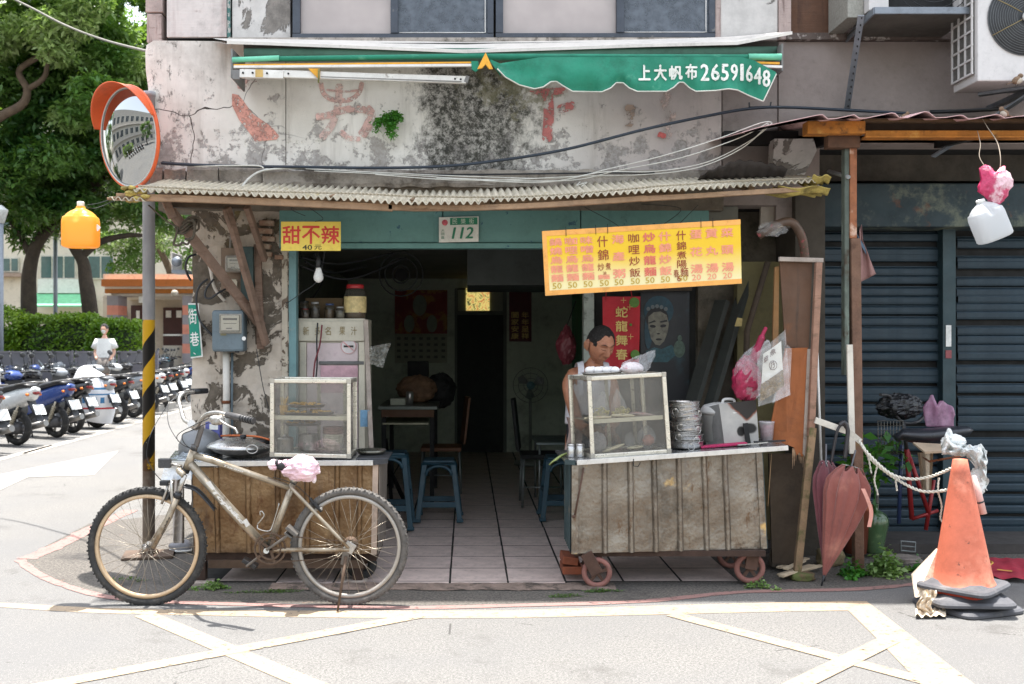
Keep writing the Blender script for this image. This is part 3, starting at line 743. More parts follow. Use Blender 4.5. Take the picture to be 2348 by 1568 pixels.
# the bent front eave: (x, y) in the measuring frame
eave = [(300,437),(430,441),(560,446),(700,452),(850,459),(940,464),(1080,463),(1200,459),(1320,452),(1450,443),(1570,434),(1700,422),(1800,413),(1900,404)]
def interp(pts,x):
    if x <= pts[0][0]: a,b = pts[0],pts[1]
    elif x >= pts[-1][0]: a,b = pts[-2],pts[-1]
    else:
        for a,b in zip(pts,pts[1:]):
            if a[0] <= x <= b[0]: break
    return a[1]+(b[1]-a[1])*(x-a[0])/(b[0]-a[0])
YC = 6.22
def Yeave(x): return YC+(.10 if x < 330 else 0)+max(0,(x-1500))*.0006
can = thing('corrugated_canopy','long sagging canopy of whitish corrugated sheets on a timber frame above both food carts','canopy',(-.2,6.4,2.4))
wl = .0465
def corrsheet(x0,x1,dz=0.0,back=.66,rise=.17,seed=0,m=None,over=.0,amp=.0115):
    X0 = U(x0,0,Yeave(x0)).x; X1 = U(x1,0,Yeave(x1)).x; n = int((X1-X0)/wl*8)
    def f(u,v):
        X = X0+(X1-X0)*u; Yf = YC+.02*mnoise.noise(V(X*1.5,seed,0))-over
        xpx = X*FOC/Yf+CX; z = U(0,interp(eave,xpx),YC).z+dz
        wv = amp*math.cos(2*math.pi*X/wl)
        sag = .010*mnoise.noise(V(X*2,v*2,seed))
        return V(X,Yf+max(0,(xpx-1500))*.0006+back*v,z+wv+rise*v+sag*v)
    g = G().grid(f,n,6)
    o = obj('corrugated_sheet',g,m or corr,can); sm = o.modifiers.new('solid','SOLIDIFY'); sm.thickness = .004; sm.offset = 1
    return o
corrsheet(318,560,.004,seed=1); corrsheet(545,860,.0,seed=2,over=.015); corrsheet(848,1110,-.012,seed=3,over=.03); corrsheet(1090,1400,.004,seed=4)
corrsheet(1385,1660,.0,seed=5,over=.02); corrsheet(1645,1880,.006,seed=6)
corrsheet(262,330,-.055,back=.35,rise=.05,seed=9)
# broken right-hand end: mossy sheet ends
for k,(dz,yy) in enumerate(((-.005,0),(-.075,.02))):
    X0 = U(1880 if k == 0 else 1800,0,6.3).x; X1 = U(1922,0,6.3).x
    def f(u,v,dz=dz,yy=yy): X = X0+(X1-X0)*u; return V(X+.01*v,6.42+.34*v+yy,U(0,408,6.42).z+dz+.020*math.cos(v*17)+.01*math.cos(u*9)+.03*v)
    o = obj('corrugated_sheet',G().grid(f,10,24),corr_y,can); sm = o.modifiers.new('solid','SOLIDIFY'); sm.thickness = .005
# a torn upright piece of sheeting behind the eave on the right
def f(u,v):
    X = U(1598,0,6.75).x+(U(1792,0,6.75).x-U(1598,0,6.75).x)*u
    top = [(0,405),(.12,395),(.4,375),(.62,376),(.85,385),(1,392)]
    yt = interp(top,u); z = U(0,yt,6.75).z*(v)+U(0,412,6.75).z*(1-v)
    return V(X,6.75-.12*v+.0,z+.006*math.cos(X*90))
o = obj('torn_sheet',G().grid(f,60,3),mat('dark_sheet',(70,64,62),.8,0,.2,8),can); sm = o.modifiers.new('solid','SOLIDIFY'); sm.thickness = .006
# timbers
def eaveline(x0,x1,dy,Y=YC+.05,n=10):
    return [V(U(x,0,Y).x,Y+max(0,x-1500)*.0006,U(0,interp(eave,x)+dy,Y).z) for x in [x0+(x1-x0)*i/n for i in range(n+1)]]
def beam(pts,w_,h_,m=None,nm='beam'):
    g = G()
    vs = []
    for p in pts: vs += [p+V(0,-w_/2,h_/2),p+V(0,w_/2,h_/2),p+V(0,w_/2,-h_/2),p+V(0,-w_/2,-h_/2)]
    fs = [(4*i+k,4*i+(k+1) % 4,4*i+4+(k+1) % 4,4*i+4+k) for i in range(len(pts)-1) for k in range(4)]+[(0,1,2,3),tuple(4*(len(pts)-1)+k for k in (3,2,1,0))]
    g.add(vs,fs); return obj(nm,g,m or wood_tan,can,bev=.003)
wood_tan = mat('weathered_batten',(156,128,102),.85,0,.22,9,stains=[((112,84,62),7,.52,.7,(1,1,5)),((84,62,46),16,.66,.74)],bump=(.35,50,(.12,1,1)))
beam(eaveline(268,900,15),.04,.042); beam(eaveline(890,1480,14),.04,.034); beam(eaveline(1470,1880,15),.04,.032)
beam([V(p.x,p.y+.34,p.z+.06) for p in eaveline(360,1600,6)],.05,.05,wood_old)
for x in (430,573,760,940,1130,1330,1540,1740):
    p = eaveline(x,x+1,2,n=1)[0]; obj('rafter',G().bar(p+V(0,.02,.0),p+V(0,.68,.14),.04,.05),wood_old,can)
# stick poking out at the far left and its knots
obj('stick',G().tube([U(246,456,6.25),U(290,452,6.25),U(345,455,6.27)],[.010,.014,.016],7),wood_old,can)
mo = G()
for i in range(26):
    p = U(302+random.gauss(0,12),444+random.gauss(0,7),6.24+random.random()*.1); mo.blob(p,(.03,.03,.014),8,5,.4,3,seed=i)
obj('moss',mo,corr_y,can)
# timber braces against the pillar (each one a bar); foot plate
def tb(a,b,w_,h_,m=wood_old,nm='brace',Ya=6.5,Yb=6.93):
    return obj(nm,G().bar(U(*a,Ya),U(*b,Yb),w_,h_),m,can,bev=.003)
brown_t = mat('brace_timber',(122,100,86),.85,0,.22,8,stains=[((92,68,54),6,.5,.7,(1,1,4))],bump=(.35,50,(1,1,.12)))
dark_t = mat('brace_timber_dark',(74,62,50),.9,0,.3,8)
tb((392,484),(600,748),.040,.06,brown_t,Ya=6.45,Yb=6.9); tb((520,476),(610,790),.036,.05,brown_t,Ya=6.5,Yb=6.9); tb((513,480),(527,525),.02,.02,brown_t,Ya=6.48,Yb=6.5)
tb((566,474),(607,596),.036,.045,brown_t,Ya=6.55,Yb=6.88); tb((590,560),(598,800),.05,.03,brown_t,Ya=6.93,Yb=6.94)
tb((575,575),(588,790),.012,.02,dark_t,Ya=6.94,Yb=6.94)
tb((385,468),(565,472),.06,.045,dark_t,Ya=6.5,Yb=6.62); tb((380,462),(396,500),.045,.05,brown_t,Ya=6.42,Yb=6.44)
# knotted rope round the brace
rp = G()
random.seed(9)
for k in range(5):
    c = U(420+k*5,522-k*2,6.5); rp.tube([c+V(.05*math.cos(t)*(1+.2*math.sin(3*t+k)),.05*math.sin(t),.045*math.sin(t+k*.7)) for t in [i*2*math.pi/20 for i in range(20)]],.0075,6,closed=True)
rp.tube(catmull([U(430,505,6.44),U(446,510,6.43),U(442,545,6.42),U(424,548,6.43)],6),.009,7)
rp.tube(catmull([U(408,520,6.45),U(402,545,6.43),U(398,560,6.42),U(412,562,6.42),U(418,556,6.44),U(430,560,6.43),U(436,545,6.44)],6),.0075,7)
rp.tube(catmull([U(340,470,6.35),U(380,505,6.4),U(410,522,6.45)],6),.0055,6)
tie = obj('knotted_rope',rp,mat('dark_rope',(84,76,64),.95,0,.35,60,bump=(.6,90)),None,'dark frayed rope knotted round the long diagonal brace beside the pole','rope')
# the thin rope that lies along the eave
P = []
for i in range(120):
    x = 318+i*(1905-318)/119; P.append(V(U(x,0,YC+.03).x,YC+.02+max(0,x-1500)*.0006,U(0,interp(eave,x)-8+3*math.sin(i*.11),YC).z+.012))
def twisted(pts,r,pitch_=.03,strands=3,n=5):
    g = G(); P2 = [Vector(p) for p in pts]; L = 0; acc = [0]
    for a,b in zip(P2,P2[1:]): L += (b-a).length; acc.append(L)
    N = int(L/(pitch_/6))+2; dense = []
    j = 0
    for i in range(N):
        d = L*i/(N-1)
        while j < len(acc)-2 and acc[j+1] < d: j += 1
        t = (d-acc[j])/max(acc[j+1]-acc[j],1e-9); dense.append((P2[j].lerp(P2[j+1],min(t,1)),d))
    for s_ in range(strands):
        q = []
        for i,(p,d) in enumerate(dense):
            t = (dense[min(i+1,N-1)][0]-dense[max(i-1,0)][0]).normalized(); a = t.cross(V(0,.3,1)).normalized(); b = t.cross(a)
            an = 2*math.pi*(d/pitch_+s_/strands); q.append(p+(a*math.cos(an)+b*math.sin(an))*r*.5)
        g.tube(q,r*.55,n,cap=False)
    return g
obj('eave_rope',twisted(P,.008,.045,2,4),mat('eave_rope_m',(168,158,140),.95,0,.3,60),None,'thin twisted rope lying along the whole edge of the corrugated canopy','rope')
# ================================================================== awning box with folded green canvas
aw = thing('awning','folded green canvas awning with scalloped valance and white phone number','awning',(0,6.6,3.3))
green = mat('green_canvas',(30,124,98),.75,0,.12,4,stains=[((120,190,160),5,.6,.8),((24,100,84),8,.6,.75)],bump=(.2,12))
green_l = mat('green_canvas_faded',(112,196,164),.75,0,.12,5)
YA = 6.62
def tr(x0,y0,x1,y1,r_,m,nm,Ya=YA,Yb=YA): return obj(nm,G().tube([U(x0,y0,Ya),U((x0+x1)/2,(y0+y1)/2,(Ya+Yb)/2),U(x1,y1,Yb)],r_,14),m,aw)
tr(534,136,1110,128,.016,green,'canvas_roll',6.56,6.56); tr(533,138,640,133,.0175,green_l,'canvas_roll',6.555,6.555)
tr(1110,130,1790,132,.02,green,'canvas_roll',6.58,6.58); tr(1715,131,1790,131,.022,green_l,'canvas_roll',6.575,6.575)
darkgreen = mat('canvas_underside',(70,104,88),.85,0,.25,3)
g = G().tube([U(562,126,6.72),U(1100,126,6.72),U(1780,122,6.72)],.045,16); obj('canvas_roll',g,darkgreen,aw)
ylw = mat('yellow_trim',(222,160,48),.7,0,.15,10); alu = mat('awning_alu',(214,210,204),.4,.3,.08,9,stains=[((150,140,130),12,.62,.74)])
obj('front_bar',G().bar(U(536,150,6.55),U(1094,144,6.55),.02,.011),ylw,aw); obj('front_bar',G().bar(U(536,154,6.55),U(1094,150,6.55),.022,.018),alu,aw,bev=.003)
obj('front_bar',G().bar(U(1720,144,6.56),U(1786,146,6.56),.02,.014),ylw,aw); obj('front_bar',G().bar(U(1740,152,6.56),U(1792,154,6.56),.022,.016),alu,aw)
arm1 = G().bar(U(550,169,6.55),U(650,172,6.55),.03,.055); arm1.bar(U(648,170,6.56),U(1068,184,6.62),.026,.05)
a1 = obj('folding_arm',arm1,alu,aw,bev=.004)
obj('arm_groove',G().bar(U(735,176,6.535),U(1058,187,6.595),.004,.006),mat('groove',(120,116,110),.6),aw)
bo = G()
for x,y in ((557,167),(579,167),(612,168),(661,169),(1043,181),(1056,182)): bo.lathe([(.007,0),(.007,.004),(0,.005)],10,U(x,y,6.53),Matrix.Rotation(R(90),3,'X'))
obj('bolt',bo,dark,aw,kind='stuff')
obj('arm_joint',G().bar(U(534,172,6.56),U(551,172,6.56),.03,.06).bar(U(1066,181,6.62),U(1074,184,6.62),.03,.045),mat('joint_grey',(120,118,116),.5,.5),aw)
obj('tape_patch',G().cbox(U(594,168,6.533),(.05,.002,.05)),mat('tape_ochre',(206,172,104),.7),aw)
obj('side_plate',G().slab([U(529,178,6.58),U(529,112,6.58),V(U(529,0,6.58).x,6.95,U(0,106,6.58).z),V(U(529,0,6.58).x,6.95,U(0,178,6.58).z)],V(.012,0,0)),mat('plate_grey',(120,120,118),.6,.3,.2),aw); obj('side_plate',G().slab([U(1791,162,6.58),U(1791,100,6.58),V(U(1791,0,6.58).x,6.95,U(0,96,6.58).z),V(U(1791,0,6.58).x,6.95,U(0,165,6.58).z)],V(.012,0,0)),MATS['plate_grey'],aw)
obj('back_bar',G().bar(U(560,112,6.9),U(1780,108,6.9),.05,.06),mat('bar_dark',(74,74,70),.7),aw)
# valance: hanging cloth with scallops
vtop = [(1140,146),(1240,131),(1500,131),(1700,131),(1728,138),(1778,165)]
vbot = [(1140,158),(1158,177),(1190,195),(1225,204),(1245,200),(1262,188),(1275,187),(1290,197),(1312,210),(1380,211),(1400,202),(1412,190),(1428,190),(1442,202),(1460,210),(1528,210),(1545,200),(1556,189),(1566,189),(1580,202),(1595,210),(1640,208),(1670,204),(1690,207),(1715,219),(1749,233),(1779,170)]
def vf(u,v):
    x = 1140+(1779-1140)*u; yt = interp(vtop,x); yb = interp(vbot,x)
    fold = .022*math.sin(x*.085+2*mnoise.noise(V(x*.01,0,0)))*v+.05*v*mnoise.noise(V(x*.012,v*1.5,0))
    if x > 1715: fold += -.05*math.sin((x-1715)/64*math.pi)*(1-.4*v)
    return U(x,yt+(yb-yt)*v,6.53-.02*v+fold)
o = obj('valance',G().grid(vf,260,14),green,aw)
hem = G().tube([vf(i/259,1)-V(0,.004,0) for i in range(260)],.0045,5); obj('hem',hem,mat('hem_white',(205,205,195),.7),aw)
# twisted corner with the yellow lining
g = G(); pk = [U(1113,120,6.50),U(1094,158,6.49),U(1104,156,6.47),U(1113,147,6.45),U(1122,158,6.47),U(1130,158,6.49)]
g.add(pk,[(0,1,2,3),(0,3,4,5)]); o = obj('yellow_lining',g,ylw,aw); sm = o.modifiers.new('s','SOLIDIFY'); sm.thickness = .006
obj('canvas_fold',G().slab([U(1080,140,6.53),U(1096,140,6.53),U(1098,158,6.53),U(1090,164,6.53),U(1081,158,6.53)],V(0,.02,0)),green,aw)
obj('canvas_fold',G().grid(lambda u,v: U(1124+24*u,136+24*v*u+6*v+10*u,6.50+.03*u),6,6),green,aw)
obj('yellow_lining',G().slab([U(706,157,6.54),U(733,157,6.54),U(733,180,6.54),U(727,178,6.54)],V(0,.01,0)),ylw,aw)
obj('hem',G().tube([U(731,158,6.53),U(730,190,6.53)],.006,6),mat('olive_strap',(120,120,70),.8),aw)
# canvas lettering, stencilled onto the cloth surface
lt = TG()
letters = [('上',1464,1490,150,184),('大',1499,1527,150,185),('帆',1534,1563,152,183),('布',1571,1597,148,182)]
num = [('2',1606,1624),('6',1630,1648),('5',1653,1669),('9',1675,1690),('1',1697,1703),('6',1710,1724),('4',1728,1744),('8',1748,1764)]
vinv = lambda x,y: vf((x-1140)/639,(y-interp(vtop,x))/(interp(vbot,x)-interp(vtop,x)))
for ch,x0,x1,y0,y1 in letters+[(c_,a,b,148+(max(0,a-1700))*.28,185+(max(0,a-1700))*.30) for c_,a,b in num]:
    vs,fs,_ = text_mesh(ch,0); lt.append(G())
    for k,(du,dv) in enumerate(((0,0),(1.1,0),(-1.1,0),(0,1),(0,-1))): lt[-1].add([vinv(x0+du+(x1-x0)*u,y1+dv+(y0-y1)*v)+V(0,-.006-.0002*k,0) for u,v in vs],fs)
obj('lettering',lt,mat('stencil_white',(222,224,216),.8,0,.1,20,holes=(40,.34,.38)),aw)
# ================================================================== old characters painted on the plaster
def decal(poly,name,c,ho=(16,.42,.52),th=.0025,dy=.003):
    g = G().slab([U(x,y,YF-dy) for x,y in poly],V(0,-th,0)); return obj(name,g,mat(name+'_paint%d' % c[0],c,.9,0,.3,9,holes=ho),BLD)
redf = (208,152,138); pal = (212,184,176)
decal([(532,215),(548,218),(580,262),(622,290),(640,312),(634,320),(585,325),(572,305),(548,275),(532,242)],'painted_stroke',redf,(24,.36,.56))
decal([(541,178),(590,186),(556,204),(545,203)],'painted_stroke',(204,168,160),(14,.42,.56))
SK = [0]
def stroke(pts,w_,c=pal,ho=(14,.40,.54)):
    SK[0] += 1
    P = catmull([V(x,y,0) for x,y in pts],6); n = len(P); L = []; Rr = []
    for i,p in enumerate(P):
        t = (P[min(i+1,n-1)]-P[max(i-1,0)]).normalized(); ww = w_*(1 if 0 < i < n-1 else .6)
        L.append((p.x-t.y*ww/2,p.y+t.x*ww/2)); Rr.append((p.x+t.y*ww/2,p.y-t.x*ww/2))
    g = G(); vs = [U(x,y,YF-.003-.0012*SK[0]) for x,y in L]+[U(x,y,YF-.003-.0012*SK[0]) for x,y in Rr]
    g.add(vs,[(i,i+1,n+i+1,n+i) for i in range(n-1)])
    obj('painted_stroke',g,mat('stroke_paint%d_%d_%d' % (c[0],c[1],int(ho[1]*100)),c,.9,0,.3,9,holes=ho),BLD)
p2 = (206,170,162)
stroke([(735,188),(742,215),(765,229),(800,229),(822,214),(830,188)],11,p2,(26,.36,.56))
stroke([(778,192),(776,228),(770,262),(758,290),(735,318)],17,pal,(26,.36,.56)); stroke([(724,268),(752,264),(800,250),(840,252)],16,p2,(26,.36,.56))
stroke([(838,248),(850,262),(842,290),(828,312)],22,p2,(26,.36,.56)); stroke([(826,318),(800,316),(780,300)],12,p2,(26,.36,.56))
stroke([(748,206),(790,210),(826,206)],5,p2,(26,.36,.56)); 
rd = (184,112,108)
stroke([(1254,212),(1258,260),(1253,325)],24,rd,(17,.42,.50)); stroke([(1278,252),(1318,240)],20,rd,(17,.44,.53)); stroke([(1214,215),(1240,212),(1300,208)],16,rd,(17,.46,.54))
stroke([(1522,212),(1534,260),(1523,318)],30,(186,164,156),(9,.46,.6)); stroke([(1508,308),(1526,314)],14,(188,96,92),(17,.46,.54)); stroke([(1445,240),(1440,290)],24,(150,130,116),(10,.46,.56))
# wall seam gap shade is the real joint. cables along the ledge
def cable(pts,r_,m,label,cat='cable',n=8,group=None,name='cable'):
    P = catmull([U(*p) for p in pts],n); return obj(name,G().tube(P,r_,6),m,None,label,cat,group)
cable([(370,374,6.88),(420,377,6.86),(560,381,6.86),(700,383,6.85),(860,385,6.84),(1000,382,6.82),(1120,371,6.8),(1290,344,6.75),(1480,296,6.7),(1620,266,6.8),(1720,249,6.85),(1800,246,6.85),(1930,252,6.85),(2080,260,6.8)],.0105,mat('thick_cable',(38,48,60),.5),'thick black cable rising from the ledge across the painted wall to the right roof')
cable([(372,371,6.9),(440,376,6.88),(620,384,6.88),(900,398,6.87),(1090,400,6.87),(1330,397,6.87),(1500,396,6.88)],.006,cable_b,'thin black cable running flat along the top of the concrete ledge')
wires = [([(700,387,6.84),(900,397,6.82),(1090,405,6.8),(1290,408,6.75),(1400,386,6.7),(1520,357,6.6),(1640,320,6.5),(1740,283,6.35),(1768,280,6.3)],'uppermost of the white wires swagged from the ledge to the pink roof'),
         ([(720,392,6.83),(940,402,6.82),(1090,411,6.8),(1300,414,6.74),(1420,390,6.7),(1560,362,6.6),(1690,318,6.45),(1760,282,6.3)],'second white wire just under the uppermost one, ending at the pink roof'),
         ([(860,400,6.82),(1080,414,6.8),(1330,404,6.73),(1480,400,6.7),(1600,384,6.6),(1700,340,6.45),(1762,284,6.3)],'white wire sagging lowest across the right half of the ledge'),
         ([(1000,408,6.81),(1240,418,6.76),(1380,395,6.7),(1500,393,6.68),(1620,372,6.58),(1720,322,6.4),(1770,282,6.3)],'white wire crossing the other three beside the torn roof sheet')]
for p,l in wires: cable(p,.0034,cable_w,l,'wire',name='white_wire',group='white wires looped over the ledge')
cable([(555,428,6.7),(572,408,6.78),(600,392,6.84),(650,386,6.86),(720,384,6.87)],.008,cable_w,'pale conduit hose arching over the ledge by the stones','hose',name='conduit_hose')
cable([(445,381,6.86),(520,380,6.85),(590,380,6.85),(604,386,6.85)],.006,cable_w,'short white cable lying on the stone blocks left of the ledge')
cable([(1330,417,6.7),(1322,425,6.66),(1345,418,6.66),(1332,428,6.66)],.003,cable_w,'loose loop of wire end dangling over the eave')
cb = thing('cable_bracket','small black cable clamp on the grey wall under the green valance','bracket',U(1740,240,6.9))
obj('bar',G().bar(U(1717,247,6.86),U(1766,245,6.86),.012,.014),cable_b,cb); obj('prong',G().bar(U(1718,248,6.86),U(1717,235,6.86),.008,.012).bar(U(1765,246,6.86),U(1767,234,6.86),.008,.012),cable_b,cb)
# overhead line at the upper left
cable([(-60,-45,9.5),(60,12,9.1),(150,58,8.6),(240,92,8.0),(340,118,7.1)],.010,mat('overhead_line_m',(120,116,108),.7),'grey overhead line sagging across the trees to the upper left corner of the house','cable',name='overhead_line')
# fern growing out of the wall
fern = thing('wall_fern','small green fern growing from a crack in the plaster beside the dark mould','plant',U(895,292,7.0))
random.seed(21)
pts = []; stems = G()
for k in range(16):
    a = R(random.uniform(0,360)); L = random.uniform(.07,.125); c0 = U(898,285,6.99)
    end = c0+V(math.cos(a)*L*1.05,-.05-.04*random.random(),math.sin(a)*L*.75-.025); mid = (c0+end)/2+V(0,-.03,.03)
    P = catmull([c0,mid,end],8); stems.tube(P,.0012,4)
    for i,p in enumerate(P[2:]):
        for s_ in range(5): pts.append(p+V(random.gauss(0,.009),random.gauss(0,.005),random.gauss(0,.009)))
obj('stem',stems,leaf_a,fern); leaves('fronds',np.array([tuple(p) for p in pts]),.028,leaf_a,fern,seed=4,kind='stuff')
# ================================================================== signs
def board_thing(name,label,cat,Q,th,m,group=None,back=None):
    """flat sign: Q = world corners TL,TR,BR,BL of the front"""
    t = thing(name,label,cat,(Q[2]+Q[3])/2,group)
    g = G(); Q = [Vector(q) for q in Q]; d = V(0,th,0)
    obj('panel',G().slab(Q,d),m,t,bev=.0015); return t
Ys = 6.62
Q1 = [U(644,508,Ys),U(781,508,Ys),U(781,575,Ys-.02),U(644,575,Ys-.02)]
signy = mat('sign_yellow',(232,204,88),.6,0,.06,4,stains=[((180,150,80),12,.66,.76)])
redp = mat('sign_red',(206,58,50),.6,0,.12,14); blackp = mat('sign_black',(36,32,30),.7)
sg = board_thing('food_sign','small yellow sign with three red characters and price 40 on the teal lintel','sign',Q1,.006,signy)
g = TG()
for k,ch in enumerate('甜不辣'): qtext(g,ch,Q1,.03+.325*k,.24,.03+.325*k+.295,.84,bold=.022)
obj('lettering',g,redp,sg); g = TG(); qtext(g,'40',Q1,.36,.03,.52,.20,bold=.012); qtext(g,'元',Q1,.56,.04,.68,.20,bold=.006); obj('lettering',g,blackp,sg)
Q2 = [U(1006,498,6.94),U(1097,496,6.94),U(1097,554,6.94),U(1006,556,6.94)]
pl = board_thing('house_number_plate','white and green enamel plate with number 112 in the middle of the teal lintel','sign',Q2,.004,mat('plate_white',(216,216,208),.45,0,.05))
grn = mat('plate_green',(40,124,92),.5,0,.06)
g = G(); g.slab([quad(*Q2,a,b)+V(0,-.002,0) for a,b in ((.28,.96),(.97,.96),(.97,.68),(.28,.68))],V(0,-.001,0)); obj('green_band',g,grn,pl)
g = TG(); [qtext(g,c,Q2,.34+.21*k,.71,.46+.21*k,.93,out=.006,bold=.004) for k,c in enumerate('民樂街')]; obj('lettering',g,mat('plate_cream',(196,214,196),.6),pl)
g = TG(); qtext(g,'112',Q2,.33,.14,.86,.58,bold=.02,shear=.2,out=.004); [qtext(g,c,Q2,.06,.42-.14*k,.14,.52-.14*k,out=.004) for k,c in enumerate('大同區')]; obj('lettering',g,grn,pl)
g = G(); g.lathe([(.021,0),(.018,.003),(0,.004)],14,quad(*Q2,.15,.78)+V(0,-.002,0),Matrix.Rotation(R(90),3,'X')); obj('flower_emblem',g,mat('plate_pink',(206,96,108),.6,0,.4,90),pl)
# big menu board
Ym = 6.30
Q3 = [U(1242,530,Ym),U(1697,503,Ym),U(1700,650,Ym),U(1250,678,Ym)]
def menumat():
    n = NT('menu_yellow'); X,Y,Z = n.xyz()
    f = n.ss(n.mth('ADD',n.mth('SUBTRACT',Z,n.mth('MULTIPLY',X,.06)),n.mth('MULTIPLY',n.noise(2,3),.16)),.08,.34)
    c = n.mix(f,lin((232,222,172)),lin((232,190,30))); n.col(c); n.b.inputs['Roughness'].default_value = .5; return n.m
# faded print: the ink itself is paler at the bottom of the board
mn = thing('menu_board','wide tilted yellow menu board with columns of faded red dish names and prices','sign',(Q3[2]+Q3[3])/2)
MY = menumat(); obj('panel',G().slab(Q3,V(0,.008,0)),MY,mn,bev=.001)
tape = mat('orange_tape',(236,168,84),.6,0,.1,9,stains=[((206,110,60),10,.62,.75)])
g = G()
for (a,b,c_,d) in (((0,1),(1,1),(1,.92),(0,.92)),((0,.075),(1,.075),(1,0),(0,0)),((0,.92),(.022,.92),(.022,.075),(0,.075))):
    g.slab([quad(*Q3,*p)+V(0,-.001,0) for p in (a,b,c_,d)],V(0,-.0015,0))
obj('tape_border',g,tape,mn)
faded = mat('menu_ink_faded',(232,150,120),.7,0,.12,25,holes=(70,.30,.36)); inkr = mat('menu_ink_red',(214,112,92),.7,0,.12,25,holes=(70,.30,.35)); inkd = mat('menu_ink_brown',(148,62,40),.7,0,.15,25)
inko = mat('menu_ink_ochre',(190,158,60),.7,0,.15,25)
cols = [('鍋燒烏龍麵','f'),('咖哩烏龍麵','f'),('味噌烏龍麵','f'),('什錦','d'),('海產粥','f'),('咖哩炒飯','d'),('炒烏龍麵','r'),('什錦炒飯','f'),('什錦煮陽','d'),('蛋花湯','f'),('貢丸湯','f'),('菜頭湯','f')]
gs = {'f': TG(),'r': TG(),'d': TG(),'o': TG()}
for i,(s_,k) in enumerate(cols):
    u0 = .035+i*.0787; u1 = u0+.060; n = len(s_)
    if k == 'd': u0 += .004; u1 -= .002
    if i == 3: ys = [(.70,.87),(.49,.66)]
    elif i == 8: ys = [(.73,.88),(.58,.71),(.44,.56),(.30,.42)]; u0 += .006
    else:
        span = .65/n; hgt = min(span*.86,.135); ys = [(.875-j*(.67-hgt)/(n-1)-hgt,.875-j*(.67-hgt)/(n-1)) for j in range(n)]
    for ch,(v0,v1) in zip(s_,ys): qtext(gs[k],ch,Q3,u0,v0,u1,v1,bold=.03 if k in 'fr' else .006,out=.003)
    qtext(gs['o'] if i < 9 else gs['f'],'20' if i > 8 else '50',Q3,u0+.004,.095,u0+.050,.185,bold=.006,out=.003)
for ch,a in (('炒',(.272,.33,.305,.45)),('煮',(.312,.34,.338,.45)),('油',(.297,.27,.314,.32)),('春',(.655,.16,.682,.28)),('麵',(.690,.16,.730,.30))): qtext(gs['d'],ch,Q3,*a,bold=.004,out=.003)
qtext(gs['f'],'麵',Q3,.272,.20,.33,.27,bold=.03,out=.003)
qtext(gs['d'],'6',Q3,.672,.095,.69,.185,bold=.006,out=.004)
for k,m in (('f',faded),('r',inkr),('d',inkd),('o',inko)): obj('lettering',gs[k],m,mn)
g = G()
for u in (.12+.0,.27,.33,.80,.86): g.tube([quad(*Q3,u,1.0)+V(0,-.004,.02),quad(*Q3,u,.90)+V(0,-.006,0)],.0018,5)
obj('wire_tie',g,cable_b,mn)
wr = G()
for (a,b,c_) in (((1470,468),(1560,478),(1520,515)),((1340,475),(1420,520),(1445,560)),((1600,470),(1570,500),(1545,525)),((1060,470),(1070,478),(1085,470)),((700,470),(740,500),(722,508)),((680,468),(668,480),(700,495)),((980,470),(1000,478),(1020,480))):
    wr.tube(catmull([U(*a,6.6),U(*b,6.62),U(*c_,6.6)],6),.0022,5)
obj('loose_wire',wr,cable_b,None,'thin black wires dangling from the canopy in front of the teal lintel','wire',kind='stuff')
# street sign at the pillar's left edge, seen edge cut by the wall
Q4 = [U(431,695,6.98),U(455,695,6.90),U(465,818,6.90),U(437,822,6.98)]
ss_ = board_thing('street_sign','narrow green vertical street name sign with white characters on the left edge of the pillar','sign',Q4,.006,mat('sign_white_edge',(212,214,210),.5))
g = G().slab([quad(*Q4,a,b)+V(0,-.002,0) for a,b in ((.0,.97),(.88,.97),(.88,.03),(.0,.03))],V(0,-.001,0)); obj('green_face',g,mat('street_green',(10,132,112),.5,0,.05),ss_)
g = TG(); qtext(g,'街',Q4,.06,.62,.80,.90,bold=.015,out=.006); qtext(g,'巷',Q4,.1,.22,.85,.47,bold=.015,out=.006); qtext(g,'、',Q4,.3,.06,.5,.10,bold=.01,out=.006); obj('lettering',g,white_pl,ss_)
